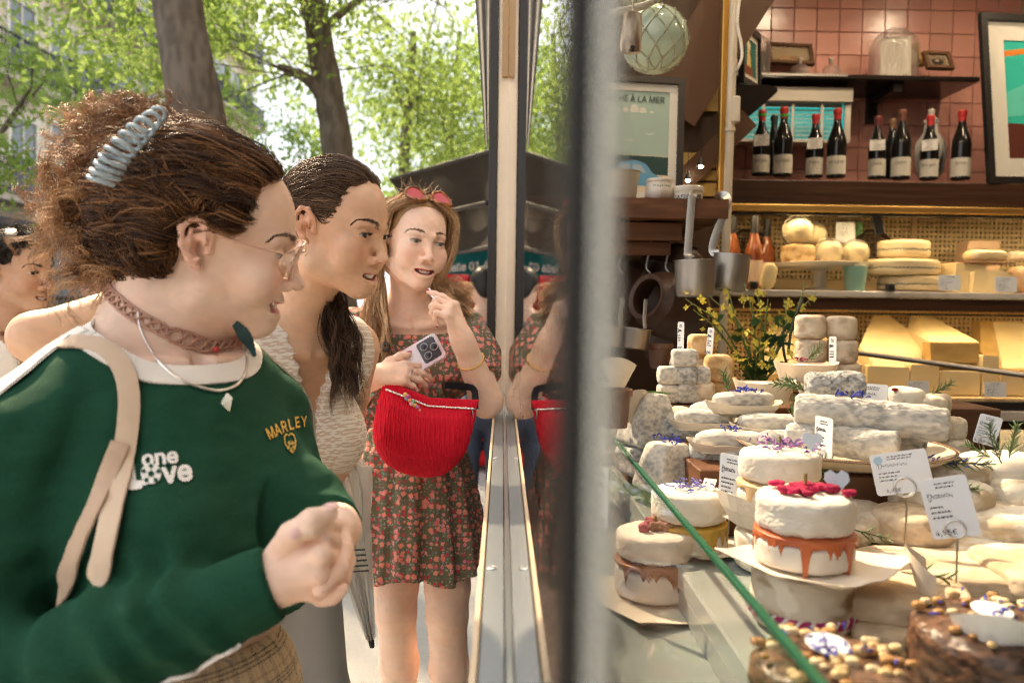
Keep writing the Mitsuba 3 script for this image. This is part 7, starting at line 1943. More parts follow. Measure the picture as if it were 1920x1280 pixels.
CREAM = lambda s: (lambda V: mixc(mixc([.50, .41, .285], [.72, .67, .56], sstep(.32, .56, nz(V, 40, s, 4))), [.44, .34, .21], .6 * sstep(.60, .72, nz(V, 70, s + 5, 3))))
WHITE = lambda s: (lambda V: mixc([.56, .50, .41], [.68, .65, .57], nz(V, 50, s, 3)))
YEL = lambda s: (lambda V: mixc([.66, .51, .26], [.76, .63, .37], nz(V, 14, s, 3)))
_seed = [100]
def cheese(label, p, size, col=ASH, shape='box', rz_=0, tilt=0, n=5, amp=None, group=None, name='cheese', cat_='cheese', fine=.0006):
 """p = centre of the base."""
 _seed[0] += 1; s = _seed[0]
 w = min(size)
 if shape == 'box': m = blob(n, 5, 5); A = .045
 elif shape == 'drum': m = blob(n, 2, 6); A = .04
 elif shape == 'disc': m = blob(n, 2, 4); A = .05
 elif shape == 'log':
  m = blob(n, 2, 7); m.vertices = np.array(m.vertices)[:, [2, 0, 1]]; A = .07
 elif shape == 'oval': m = blob(n, 2.4, 3.0); A = .08
 elif shape == 'pyramid':
  m = blob(n, 8, 8); v = np.array(m.vertices); v[:, :2] *= (1 - .22 * (v[:, 2] + 1))[:, None]; m.vertices = v; A = .02
 m = shaped(m, size, (amp if amp is not None else A) * w, 1.6 / w, s, fine)
 m = rot(m, tilt, (0, 1, 0)); m = rot(m, rz_)
 m.apply_translation(np.array(p) + [0, 0, -m.bounds[0][2] - .0005 * w])
 return solo(name, label, cat_, m, 'matte', col(s), True, group)
def k2(Y): return Y / FP
# --- sprigs, flowers, cards, trays
def sprig(label, p, d, L_, seed, n=22, col=(.075, .13, .045), name='rosemary_sprig', cat_='herb', lw=.0016, ll=.020):
 rng = np.random.default_rng(seed); d = nrm(d); x = nrm(np.cross(d, [.1, .3, .9])); y = np.cross(d, x)
 P, r = [], []
 st = np.array([p + d * L_ * t + x * .004 * math.sin(t * 3) for t in np.linspace(0, 1, 5)])
 ms = [tube(st, .0009, 5)]
 for i in range(n):
  t = .12 + .88 * i / n; a = i * 2.4; b = p + d * L_ * t
  o = nrm(d * .8 + (x * math.cos(a) + y * math.sin(a)) * (.75 + .3 * rng.random()))
  l = ll * (1 - .4 * t) * (.8 + .4 * rng.random())
  P.append([b, b + o * l * .5 + d * .002, b + o * l * .9 + d * l * .15])
 lv = tubes(np.array(P), np.array([lw * .5, lw * .62, lw * .15])[None], 4)
 k = thing(name, label, cat_)
 part(k, 'stem', cat(ms), 'matte', (.10, .09, .045), True)
 part(k, 'leaves', lv, 'satin', lambda V: mixc(np.array(col) * .7, np.array(col) * 1.7, nz(V, 120, seed)), True, None, 'stuff')
 return k
def petals(label, p, r, seed, col=(.045, .055, .30), n=30, up=.0045, name='dried_petals', ln=.009, nrmv=(0, 0, 1), col2=None):
 rng = np.random.default_rng(seed); z = nrm(nrmv); x = nrm(np.cross(z, [.2, .9, .1])); y = np.cross(z, x)
 P, C = [], []
 for i in range(n):
  q = p + (x * rng.normal() + y * rng.normal()) * r * .5 + z * up * rng.random()
  d = nrm(x * rng.normal() + y * rng.normal() + z * .5 * abs(rng.normal())) * ln * (.6 + .6 * rng.random())
  P.append([q, q + d * .5 + z * .0012, q + d]); C.append(mixc(np.array(col) * .7, np.array(col2 or col) * 1.5, [rng.random()])[0])
 m = tubes(np.array(P), np.array([.0005, .0014, .0009])[None], 4); m.vertices = np.array(m.vertices)
 k = tag(uq_thing(name), label, 'petals', None, 'stuff'); put(k, m, 'matte', np.repeat(np.array(C), 12, 0), True)
 return k
def uq_thing(n): return uniq(n)
def card(label, p, w, h, face, lines=5, title=None, stick=.05, seed=0, tiltup=(0, 0, 1), ring=True, logo=False, acryl=False):
 rng = np.random.default_rng(seed); k = thing('price_card', label, 'price card')
 F = facing(np.array(p), face, tiltup)
 rr = sg.box(-w / 2, -h / 2, w / 2, h / 2).buffer(-.004).buffer(.004)
 part(k, 'card', xf(extr(rr, .0012), F), 'satin', (.66, .68, .70) if not acryl else (.45, .42, .40), False)
 ms = []
 def word(y, wd, hh, x0=-.40):
  x = x0 * w
  while x < x0 * w + wd:
   l = min(rng.uniform(.03, .10) * w, x0 * w + wd - x + .004); ms.append(cbox((x + l / 2, y, .0016), (l * .85, hh, .0004))); x += l + .012 * w
 ms.append(tr(script_scribble(w * .52, h * .15, rng, .0004), (-.14 * w, h * .20, .0016)))
 for i in range(lines): word(h * (.02 - .085 * i), rng.uniform(.25, .6) * w, h * .026)
 for i in range(2): word(h * (.40 - .06 * i), .4 * w, h * .020, -.2)
 ms.append(tr(text('4,95€', h * .085, False, .0004), (-.20 * w, -h * .40, .0014)))
 part(k, 'print', xf(cat(ms), F), 'matte', (.05, .05, .055), False)
 if logo: part(k, 'stamp', xf(tr(extr(sg.Point(0, 0).buffer(h * .10), .0005), (-.36 * w, h * .34, .0012)), F), 'matte', (.35, .50, .60), False)
 if ring:
  c = F[:3, 3] - F[:3, 1] * h * .36 + F[:3, 2] * .003
  rad = min(.012, w * .2)
  part(k, 'ring_clip', xf(cat([tr(trimesh.creation.torus(rad, .0011, major_sections=26, minor_sections=8), (0, 0, 0)), tr(trimesh.creation.torus(rad * .9, .0011, major_sections=26, minor_sections=8), (0, 0, -.0055))]), frame(c, F[:3, 0], F[:3, 1], F[:3, 2])), 'metal', (.62, .60, .56), True)
  if stick: part(k, 'stem', tube([c - F[:3, 1] * rad, c - F[:3, 1] * rad - np.array([0, 0, stick])], .0012, 6), 'metal', (.42, .38, .32), True)
 return k
def tray(label, p, L_, W_, H_, rz_, group=None, col=(.64, .57, .46), flare=1.25, name='tray'):
 """A little boat of thin wood: bottom, two sides, two raised ends."""
 k = thing(name, label, 'tray', group); a = math.radians(rz_); X, Yv = np.array([math.cos(a), math.sin(a), 0]), np.array([-math.sin(a), math.cos(a), 0])
 n = 25; t = np.linspace(-1, 1, n)
 def edge(k_, z, endlift):
  hw = W_ / 2 * k_ * np.sqrt(np.maximum(1 - np.abs(t) ** 5, .02)); x = L_ / 2 * (k_ ** .8) * t
  return x, hw, z + endlift * np.abs(t) ** 4
 rows = []
 for k_, z, el in ((.80, 0, 0), (1.0 * .93, H_ * .55, H_ * .15), (1.0, H_, H_ * .45)):
  x, hw, zz = edge(k_ * (1 if k_ < .85 else flare ** (z / H_ * .35)), z, el); rows.append((x, hw, zz))
 P = []
 for x, hw, zz in rows: P.append(np.stack([x, hw, zz], 1))
 left = np.array(P); right = left * [1, -1, 1]
 ms = []
 for S_ in (left, right[:, ::-1]):
  G_ = S_.reshape(-1, 3); G_ = np.array(p) + G_[:, :1] * X + G_[:, 1:2] * Yv + G_[:, 2:] * np.array([0, 0, 1.0])
  ms.append(slab(G_.reshape(S_.shape), Yv * (1 if S_ is left else -1), .0016))
 base = np.array([[-.9, -1], [.9, -1], [.9, 1], [-.9, 1]]) * [L_ * .40, W_ * .40]
 b = extr(sg.Polygon([tuple(q) for q in base]).buffer(.002), .0016)
 ms.append(xf(b, frame(np.array(p), X, Yv, [0, 0, 1])))
 ends = []
 for s in (-1, 1):
  r = np.array([[rows[i][0][-1 if s > 0 else 0], rows[i][1][-1] * q, rows[i][2][-1]] for i in range(3) for q in (-1, 1)]).reshape(3, 2, 3)
  G_ = r.reshape(-1, 3); G_ = np.array(p) + G_[:, :1] * X + G_[:, 1:2] * Yv + G_[:, 2:] * np.array([0, 0, 1.0])
  ends.append(slab(G_.reshape(3, 2, 3), X * s, .0016))
 part(k, 'shell', cat(ms + ends), 'matte', lambda V: mixc(np.array(col) * .92, np.array(col) * 1.08, nz(V, np.array([20, 20, 160]))), False)
 return k
def paper(label, p, w, rz_, seed, lift=.012, col=(.62, .55, .44), name='paper_square'):
 n = 20; u, v = np.meshgrid(np.linspace(-1, 1, n), np.linspace(-1, 1, n), indexing='ij'); a = math.radians(rz_)
 X = (u * math.cos(a) - v * math.sin(a)) * w / 2; Yv = (u * math.sin(a) + v * math.cos(a)) * w / 2
 Z = lift * np.maximum(np.abs(u), np.abs(v)) ** 4 * (np.abs(u) * np.abs(v) + .15) + .001 * np.sin(u * 7 + seed)
 return solo(name, label, 'paper', slab(np.stack([p[0] + X, p[1] + Yv, p[2] + Z], -1), np.array([0, 0, 1.0]), .0012), 'matte', lambda V: mixc(np.array(col) * .94, np.array(col) * 1.06, nz(V, 60)), True)
# --- risers
block('slate_riser', 'grey slate riser under the grey pyramid cheeses', .262, .37, 1.26, 1.50, 1.000, 'matte')
block('wooden_riser', 'dark wooden riser under the small cheese boats', .300, .60, 1.17, 1.46, 1.060)
block('wooden_riser', 'dark wooden riser under the stack of small grey goat cheeses', .250, .66, 1.50, 1.78, 1.115)
block('wooden_riser', 'dark wooden riser under the beige drum shaped cheeses', .661, .95, 1.48, 1.78, 1.120)
# --- stack of small grey cubes (left back)
SG = 'small goat cheeses stacked in a little heap'
Yc = 1.55; s = k2(Yc); z0 = 1.116
def at_row(px, py): p = at(px, py, Yc); return p
for i, (px, py, w, h, c, dY, lb) in enumerate([
 (1252, 740, 40, 34, ASH, 0, 'bottom left grey cheese of the small goat cheese stack'), (1287, 742, 44, 36, ASH, 0, 'bottom middle grey cheese of the small goat cheese stack'), (1318, 738, 40, 38, BEIGE, 0, 'bottom right pale cheese of the small goat cheese stack'),
 (1253, 707, 40, 33, ASH, .0, 'middle row left grey cheese of the small stack'), (1284, 709, 46, 34, ASHD, 0, 'middle row darkest cheese of the small stack'), (1314, 704, 36, 32, ASH, 0, 'middle row right cheese of the small stack'),
 (1283, 677, 48, 33, ASH, 0, 'topmost pale grey cheese of the small stack')]):
 p = at(px, py, Yc + dY); p[2] = z0 + (0, .036, .071)[(0 if i < 3 else 1 if i < 6 else 2)]
 cheese(lb, p, (w * s, w * s * .95, h * s * 1.04), c, 'box', R.uniform(-10, 10), 0, 4, .06 * 33 * s / (w * s) )
for (px, py, w, h, dY, zz, lb) in [(1313, 655, 47, 44, .10, .085, 'tan square cheese with a price stick, highest at the back of the goat cheeses'), (1346, 702, 52, 50, .04, .038, 'big tan square cheese right of the small grey stack'), (1338, 738, 46, 36, .04, 0, 'tan square cheese at the bottom beside the grey stack'), (1366, 738, 36, 40, .10, 0, 'narrow dark tan cheese beside the yellow flowers'), (1275, 690, 44, 40, .13, .036, 'beige cheese half hidden behind the small grey stack')]:
 p = at(px, py, Yc + dY); p[2] = z0 + zz
 cheese(lb, p, (w * s, w * s * .9, h * s * 1.05), TAN if 'tan' in lb else BEIGE, 'box', R.uniform(-12, 12), 0, 4)
p = at(1313, 700, Yc + .11); p[2] = z0; cheese('beige cheese under the highest tan square one', p, (.05, .05, .084), BEIGE, 'box', 5, 0, 4)
p = at(1278, 764, 1.46); p[2] = z0 - .055; cheese('round whitish cheese ball in front of the small stack', p, (46 * s, 46 * s, 58 * s), BEIGE, 'oval', 0, 0, 5)
p = at(1222, 764, 1.50); p[2] = 1.09; cheese('flat pale cheese with green stalks at the left of the heap', p, (.075, .07, .03), CREAM, 'disc', 0, 0, 5)
# --- pyramids
PG = 'truncated pyramid cheeses dusted with ash'
Yp_ = 1.02; sp_ = k2(Yp_)
p = on(1250, 918, 1.0005); Yq = p[1]; cheese('grey truncated pyramid cheese with blue petals, in front of the other pyramid', p, (.096, .092, .080), ASH, 'pyramid', 28, 0, 6, None, None, 'pyramid_cheese')
pa = p.copy()
p = pa + np.array([-.012, .110, .0]);
cheese('grey pyramid cheese at the back standing on another block', p + np.array([0, 0, .056]), (.096, .094, .092), ASH, 'pyramid', 24, 0, 6, None, None, 'pyramid_cheese')
cheese('grey block of cheese under the rear pyramid', p, (.100, .096, .056), ASHD, 'box', 20, 0, 5)
cheese('grey pyramid cheese half hidden by the pale window strip', pa + np.array([-.060, .22, 0]), (.08, .08, .08), ASH, 'pyramid', 15, 0, 5, None, None, 'pyramid_cheese')
cheese('low grey cheese block right of the front pyramid', pa + np.array([.090, .0, -.035]), (.075, .06, .05), ASHD, 'box', -8, 0, 5)
petals('blue petals on top of the front pyramid cheese', pa + np.array([0, 0, .080]), .026, 3)
for i, d in enumerate(((.9, -.25, .12), (.8, .25, .10), (.6, -.6, .05))):
 if i < 2: solo('chive_stalk', ['long green chive stalk on the rear pyramid cheese', 'second green chive stalk on the rear pyramid cheese'][i], 'herb', tube(curve([p + np.array([-.035, -.01, .149]), p + np.array([.0, -.012 + .01 * i, .152]), p + np.array([.035, -.018 + .02 * i, .150])], 10), np.interp(np.linspace(0, 1, 10), [0, 1], [.0019, .0008]), 6), 'satin', (.10, .20, .04), True)
# --- cheeses in thin wooden boats
def boat(label, pxc, pyb, Y, Lp, col, rz_, h=.030, seed=0, lab2='', top=.012):
 s = k2(Y); p = at(pxc, pyb, Y); L_ = Lp * s
 tray('thin wooden tray under the ' + label, p, L_ * 1.06, L_ * .50, .014, rz_)
 cheese(label, p + np.array([0, 0, .0035]), (L_ * .92, L_ * .42, h), col, 'oval', rz_ + 2, R.uniform(-3, 3), 5)
 return p + np.array([0, 0, h + .004])
q1 = boat('long grey cheese with blue petals, topmost of the wooden boats', 1393, 772, 1.34, 130, ASH, 4)
q2 = boat('grey cheese in the left wooden boat', 1318, 804, 1.36, 120, ASH, -6)
q3 = boat('wrinkled grey cheese in the right wooden boat', 1448, 815, 1.30, 142, ASH, -3)
q4 = boat('grey cheese in the lowest front wooden boat', 1372, 846, 1.26, 150, ASH, -5)
for (px, py, Y, w, lb) in [(1290, 826, 1.38, 100, 'dark grey cheese under the left wooden boat'), (1335, 872, 1.28, 90, 'grey cheese under the lowest boat, left'), (1392, 884, 1.25, 95, 'grey cheese under the lowest boat, middle'), (1460, 862, 1.24, 85, 'grey cheese at the left end of the log plate'), (1350, 800, 1.42, 120, 'grey cheese hidden between the boats'), (1440, 845, 1.36, 110, 'grey cheese under the right boat')]:
 p = at(px, py, Y); cheese(lb, p, (w * k2(Y), w * k2(Y) * .7, .045), ASHD, 'oval', R.uniform(-30, 30), 0, 5)
petals('blue petals on the topmost boat cheese', q1 + np.array([.004, -.006, .0]), .020, 4)
petals('blue petals on the lowest boat cheese', q4 + np.array([0, -.004, .0]), .020, 5, n=16)
sprig('rosemary sprig standing on the topmost boat cheese', q1 + np.array([-.022, 0, -.004]), (-.35, 0, 1), .040, 6)
sprig('rosemary sprig standing on the right boat cheese', q3 + np.array([.030, -.01, -.006]), (.1, 0, 1), .034, 7)
def bowl(label, px, py, Y, w, h, seed):
 p = at(px, py, Y); s = k2(Y); W_ = w * s; n = 40; a = np.linspace(0, 2 * np.pi, n + 1)[:-1]
 k = thing('birch_bowl', label, 'bowl'); P = []
 for q, z, t in ((.74, 0, 0), (.86, .5, 0), (1.0, 1.0, 0), (.97, 1.0, 0), (.83, .5, 0), (.72, .05, 0)):
  P.append(np.stack([W_ / 2 * q * np.sign(np.cos(a)) * np.abs(np.cos(a)) ** .8, W_ * .31 * q * np.sin(a), z * h * s * (1 + .14 * np.cos(a) ** 4)], 1))
 P = np.array(P) + p; i, j = np.meshgrid(np.arange(5), np.arange(n), indexing='ij')
 q = np.stack([i * n + j, i * n + (j + 1) % n, (i + 1) * n + (j + 1) % n, (i + 1) * n + j], -1).reshape(-1, 4)
 part(k, 'shell', (P.reshape(-1, 3), q), 'matte', lambda V: mixc([.62, .52, .39], [.70, .61, .48], nz(V, np.array([14, 14, 120]), seed)), 30)
 part(k, 'overlap', tr(cbox((0, 0, 0), (.001, .001, .001)), p), 'matte', (.6, .5, .4)) if False else None
 m = shaped(blob(4, 2, 4), (W_ * .86, W_ * .52, h * s * .5), .003, 60, seed); m.apply_translation(p + np.array([0, 0, h * s * .72]))
 solo('cheese', 'soft cream cheese filling the ' + label.split(',')[0], 'cheese', m, 'matte', CREAM(seed), True)
 return p + np.array([0, 0, h * s])
b1 = bowl('birch wood bowl in front of the beige drums, with red petals on its cheese', 1510, 722, 1.46, 122, 40, 1)
b2 = bowl('birch wood bowl below the yellow flowers, half hidden', 1432, 756, 1.42, 118, 40, 2)
b3 = bowl('birch wood bowl left of the dark log cheese, its cheese bulging out', 1552, 756, 1.38, 124, 34, 3)
petals('dark red petals on the cheese in the upper birch bowl', b1 + np.array([-.012, -.01, .006]), .022, 8, (.22, .015, .04), 12)
sprig('rosemary sprig on the upper birch bowl', b1 + np.array([.0, 0, .004]), (.6, -.1, .7), .040, 9)
sprig('rosemary sprig stuck in the cheese left of the dark log', b3 + np.array([-.045, -.02, -.01]), (-.5, 0, .3), .045, 10)
Yd = 1.60; sd_ = k2(Yd)
for (px, lv, lb) in [(1520, 0, 'beige drum cheese, lower left of the pairs'), (1578, 0, 'beige drum cheese, lower right of the pairs'), (1517, 1, 'beige drum cheese, upper left of the pairs'), (1576, 1, 'beige drum cheese, upper right of the pairs'), (1520, -1, 'beige drum cheese at the bottom left of the column'), (1586, -1, 'beige drum cheese at the bottom right of the column')]:
 p = at(px, 681, Yd); p[2] = at(1550, 681, Yd)[2] + lv * .0475
 cheese(lb, p, (.061, .061, .0485), BEIGE, 'drum', R.uniform(0, 90), 0, 5, .05, None, 'cheese', 'cheese', .0012)
# --- log plate
pl = thing('plate', 'worn pale plate with ash covered cheese logs on a brown pot', 'plate')
pc = at(1578, 862, 1.20)
part(pl, 'dish', xf(lathe([(.001, 0), (.10, 0), (.135, .010), (.155, .022), (.158, .026), (.150, .024), (.10, .005), (.001, .004)], 60), frame(pc, [1, 0, 0], [0, 1, 0], [0, 0, 1])), 'gloss', lambda V: mixc([.50, .44, .34], [.60, .54, .44], nz(V, 30)), 30)
part(pl, 'rim_line', tr(trimesh.creation.torus(.155, .0022, major_sections=60, minor_sections=6), pc + np.array([0, 0, .025])), 'satin', (.16, .08, .04), True)
pt_ = solo('clay_pot', 'brown pot carrying the plate of cheese logs', 'pot', tr(lathe([(.07, CT), (.085, CT + .01), (.10, pc[2] - .006), (.09, pc[2] - .001)], 40), (pc[0], pc[1], 0)), 'satin', (.10, .045, .022), 30)
def log(label, a, b, d, col, seed):
 a, b = np.array(a), np.array(b); L_ = np.linalg.norm(b - a); X = nrm(b - a); Yv = nrm(np.cross([0, 0, 1.0], X)); Zv = np.cross(X, Yv)
 m = shaped(tm(blob(6, 2, 9)).copy(), (d, d, L_), .0032, 55, seed, .0016); v = np.array(m.vertices)
 m.vertices = (a + b) / 2 + v[:, 2:] * X + v[:, :1] * Yv + v[:, 1:2] * Zv
 return solo('cheese_log', label, 'cheese', m, 'matte', col(seed), True)
z = pc[2] + .026
log('thin grey ash log at the front of the plate', pc + [-.085, .0, .036], pc + [.045, -.085, .036], .046, ASH, 21)
log('grey ash log at the right back of the plate', pc + [-.02, .05, .036], pc + [.13, .0, .036], .046, ASHD, 22)
log('long grey ash log lying across the others with blue petals', pc + [-.075, -.0, .078], pc + [.120, -.075, .066], .052, ASH, 23)
log('short dark ash log, topmost on the plate', pc + [-.040, .045, .108], pc + [.045, .035, .112], .046, ASHD, 24)
petals('blue petals on the long ash log', pc + np.array([.0, -.035, .101]), .028, 25, n=26)
sprig('green rosemary beside the short dark log', pc + np.array([-.055, .035, .11]), (-.9, -.2, .1), .045, 26)
# --- cream cheeses on the right at the back
Yr = 1.42; sr = k2(Yr)
for (px, py, w, h, c, lb) in [(1695, 768, 78, 40, CREAM, 'cream cheese with one red petal behind the price card'), (1733, 785, 86, 42, CREAM, 'cream cheese with rosemary, topmost of the right heap'), (1757, 780, 50, 40, BEIGE, 'cream cheese right behind the rosemary topped one'), (1700, 800, 70, 34, CREAM, 'cream cheese under the red petal one'), (1740, 822, 84, 38, CREAM, 'cream cheese in the middle row of the right heap'), (1783, 824, 58, 40, CREAM, 'cream cheese at the right of the middle row'), (1785, 855, 66, 34, CREAM, 'cream cheese at the bottom right of the heap'), (1735, 850, 80, 34, CREAM, 'cream cheese at the bottom of the right heap'), (1690, 835, 70, 36, BEIGE, 'beige cheese behind the long ash log'), (1665, 860, 120, 30, BEIGE, 'flat beige cheese below the long ash log')]:
 p = at(px, py, Yr); cheese(lb, p, (w * sr, w * sr * .9, h * sr * 1.06), c, 'disc', R.uniform(0, 90), 0, 5, .05)
block('wooden_riser', 'dark wooden riser under the cream cheeses at the right', .66, .86, 1.34, 1.47, at(1735, 852, Yr)[2])
sprig('rosemary sprig lying on the topmost cream cheese', at(1738, 745, Yr), (.75, -.1, .5), .050, 31)
solo('petal', 'single dark red petal on a cream cheese', 'petal', tr(shaped(blob(2), (.010, .008, .005), .001, 200, 2), at(1678, 728, Yr - .02) - Z3 * .002), 'matte', (.28, .012, .03), True)
# --- camembert wall on the right
for (px, py, Y, w, h, rot_, c, lb) in [
 (1868, 1066, 1.00, 215, 50, 0, CREAM, 'big greyish white cheese wheel at the bottom right'), (1715, 1018, 1.04, 170, 62, 20, BEIGE, 'grey rinded wheel behind the first white price card'), (1850, 1018, 1.06, 200, 62, 0, CREAM, 'white cheese wheel in the middle of the right wall'), (1930, 1020, 1.04, 110, 60, 0, CREAM, 'white cheese wheel cut off by the right edge'),
 (1760, 958, 1.10, 190, 52, 0, CREAM, 'white cheese wheel with herbs under the upper price card'), (1905, 958, 1.12, 120, 56, 0, CREAM, 'white cheese wheel at the right edge, second row'), (1780, 908, 1.16, 150, 46, 0, CREAM, 'white cheese wheel with blue petals, topmost of the wall'), (1888, 908, 1.18, 190, 50, 0, WHITE, 'smooth white cheese wheel, topmost at the right edge'),
 (1690, 925, 1.22, 130, 48, 0, CREAM, 'white cheese wheel behind the two price cards')]:
 p = at(px, py, Y); s = k2(Y); cheese(lb, p, (w * s, w * s * .9, h * s * 1.1), c, 'disc', R.uniform(0, 90), R.uniform(-2, 2), 6, .04)
for (px, py, Y, w, h, lb) in [(1585, 985, 1.12, 118, 52, 'small white wheel below the rosemary, left of the wall'), (1640, 978, 1.14, 90, 50, 'small white wheel leaning beside the rosemary one'), (1588, 1020, 1.06, 90, 46, 'small white wheel in front, with a green stalk'), (1648, 1012, 1.05, 84, 50, 'small white wheel on the gold paper')]:
 p = at(px, py, Y); s = k2(Y); cheese(lb, p, (w * s, w * s, h * s), CREAM, 'disc', R.uniform(0, 90), R.uniform(-4, 4), 5, .05)
petals('blue petals and herbs on the topmost wheel', at(1775, 868, 1.13), .040, 41, n=40)
sprig('rosemary lying among the blue petals', at(1748, 868, 1.12), (.95, -.3, .05), .075, 42)
sprig('green herb on the second row wheel', at(1745, 912, 1.06), (.95, -.2, .0), .06, 43)
sprig('fresh rosemary standing at the right edge, left sprig', at(1878, 868, 1.12), (-.35, 0, 1), .060, 44, 26)
sprig('fresh rosemary standing at the right edge, right sprig', at(1892, 862, 1.16), (.25, .1, 1), .055, 45, 30)
sprig('fresh rosemary bending left at the right edge', at(1865, 860, 1.17), (-1, 0, .5), .05, 46, 18)
sprig('rosemary on the small white wheel', at(1562, 926, 1.10), (-.3, 0, 1), .050, 47, 16, ll=.026, lw=.0026)
sprig('green stalks lying beside the small white wheel', at(1598, 992, 1.0), (.7, -.5, -.1), .045, 48, 9)
# --- big flat beige cheeses at the front right
for (px, py, Y, w, d, h, rz_, lb) in [(1790, 1098, .93, .215, .13, .030, -6, 'big flat beige cheese in front of the wheels'), (1690, 1150, .84, .135, .12, .032, -22, 'flat beige cheese on the wooden board with grey side'), (1730, 1215, .80, .14, .09, .026, -22, 'flat beige cheese at the front of the wooden board'), (1930, 1100, .90, .10, .12, .03, 0, 'flat beige cheese at the right edge')]:
 p = at(px, py, Y); cheese(lb, p, (w, d, h), lambda s: (lambda V: mixc(mixc([.44, .31, .18], [.62, .49, .34], sstep(.3, .58, nz(V, 26, s, 4))), [.42, .37, .29], .6 * sstep(.5, .65, nz(V, 55, s + 2, 3)))), 'box', rz_, 0, 6, .07)
wb_ = at(1690, 1188, .80); solo('cutting_board', 'thin wooden board under the flat beige cheeses', 'board', rot(bev(wb_[0] - .08, wb_[0] + .10, wb_[1] - .06, wb_[1] + .10, wb_[2] - .016, wb_[2] - .004, .003), -22, (0, 0, 1), wb_), 'satin', (.42, .26, .12))
solo('paper_disc', 'crumpled gold and green patterned paper under the wheels', 'paper', tr(lathe([(.001, 0), (.09, 0), (.092, .0015), (.001, .0015)], 40), at(1720, 1045, .99) - Z3 * .004), 'gloss', lambda V: mixc([.42, .32, .10], [.30, .42, .32], sstep(.45, .55, nz(V, 60))), 30)
# --- cakes with petals
def layer_cake(label, px, pyb, Y, w, h1, h2, fill, seed, top=True, z=None):
 p = at(px, pyb, Y)
 if z is not None: p = on(px, pyb, z)
 k = thing('cheese_cake', label, 'cheese cake'); r = w / 2; rng = np.random.default_rng(seed)
 lo = shaped(blob(5, 2, 7), (w, w, h1), .0012, 60, seed, .0004); lo.apply_translation(p + np.array([0, 0, h1 / 2])); part(k, 'lower_layer', lo, 'matte', WHITE(seed), True)
 f = shaped(blob(5, 2, 4), (w * 1.02, w * 1.02, .010), .002, 90, seed + 1); v = np.array(f.vertices); a = np.arctan2(v[:, 1], v[:, 0])
 drip = np.maximum(nz(np.stack([np.cos(a) * 4, np.sin(a) * 4, a * 0], 1), 1.7, seed, 3) - .55, 0) * .11 * (v[:, 2] < 0) * (np.hypot(v[:, 0], v[:, 1]) > r * .8)
 v[:, 2] -= drip; f.vertices = v; f.apply_translation(p + np.array([0, 0, h1 + .004])); part(k, 'filling', f, 'satin', fill, True)
 t = shaped(blob(6, 2, 6), (w * .98, w * .98, h2), .0018, 60, seed + 2, .0007); t.apply_translation(p + np.array([0, 0, h1 + .009 + h2 / 2])); part(k, 'upper_layer', t, 'matte', WHITE(seed + 3), True)
 zt = p + np.array([0, 0, h1 + h2 + .010])
 part(k, 'pick', tube([zt, zt + np.array([0, 0, .016])], .0016, 6), 'satin', (.20, .13, .05), True)
 return k, zt
pp1 = on(1270, 1118, .9015)
paper('square of brown paper under the cake seen through the glass', pp1 + np.array([-.02, -.01, 0]), .185, 20, 1)
k, zt = layer_cake('layered white cheese cake with brown jam and dried rose buds behind the glass', 1226, 1112, .9, .110, .044, .038, (.24, .10, .035), 51, z=.9045)
for i in range(7):
 q = zt + np.array([R.uniform(-.020, .020), R.uniform(-.018, .018), .004]); solo('dried_rose', ['pinkish dried rose bud on the cake behind the glass'][0], 'rose', tr(shaped(blob(3), (.014, .012, .012), .003, 160, i), q), 'matte', [(.36, .10, .11), (.40, .22, .15), (.30, .16, .10)][i % 3], True, 'dried rose buds on the cake behind the glass')
k, zt = layer_cake('white cheese cake with blue flowers and a thin yellow filling', 1290, 1026, 1.08, .108, .032, .044, (.46, .29, .05), 52, z=CT + .002)
paper('square of paper under the yellow filled cheese cake', zt + np.array([.015, 0, -.085]), .125, 35, 2)
petals('blue flower petals on the yellow filled cake', zt, .030, 53, (.06, .08, .34), 60, .006, col2=(.22, .20, .42))
solo('paper_tag', 'small folded white paper tag on the yellow filled cake', 'tag', xf(cbox((0, 0, 0), (.018, .022, .001)), facing(zt + np.array([.026, -.006, .006]), (-.3, -.5, .8))), 'matte', (.62, .60, .55))
k, zt3 = layer_cake('white cheese cake with blue flowers and a heart tag, behind the jam filled one', 1458, 985, 1.0, .105, .052, .040, (.55, .40, .22), 54, z=CT + .058)
block('wooden_riser', 'wooden riser under the cheese cake with the heart tag', .30, .40, .80, .98, CT + .034) if False else None
solo('cheese', 'round cream cheese under the heart tagged cake', 'cheese', tr(shaped(blob(4, 2, 6), (.11, .11, .056), .001, 50, 3), zt3 - Z3 * (.102 + .029)), 'matte', CREAM(5), True)
petals('deep blue flowers on the heart tagged cake', zt3 + np.array([.008, 0, 0]), .036, 55, (.05, .06, .30), 70, .010, col2=(.30, .14, .30))
tray('pale paper boat under the heart tagged cake', zt3 - Z3 * .098, .14, .12, .030, 20)
ht = sg.Polygon([(0, -.012), (.012, .002), (.011, .009), (.006, .012), (0, .007), (-.006, .012), (-.011, .009), (-.012, .002)]).buffer(.001)
solo('heart_tag', 'pale blue heart tag stuck in the rear cheese cake', 'tag', xf(extr(ht, .001), facing(zt3 + np.array([.040, -.006, .010]), (-.2, -1, .3))), 'matte', (.52, .60, .66), False)
p0 = on(1502, 1165, CT + .002)
dr_ = thing('cheese_drum', 'tall cheese drum with mottled rind and a red and white braided band', 'cheese')
m = shaped(blob(6, 2, 9), (.108, .108, .062), .0016, 60, 61, .0006); m.apply_translation(p0 + np.array([0, 0, .031]))
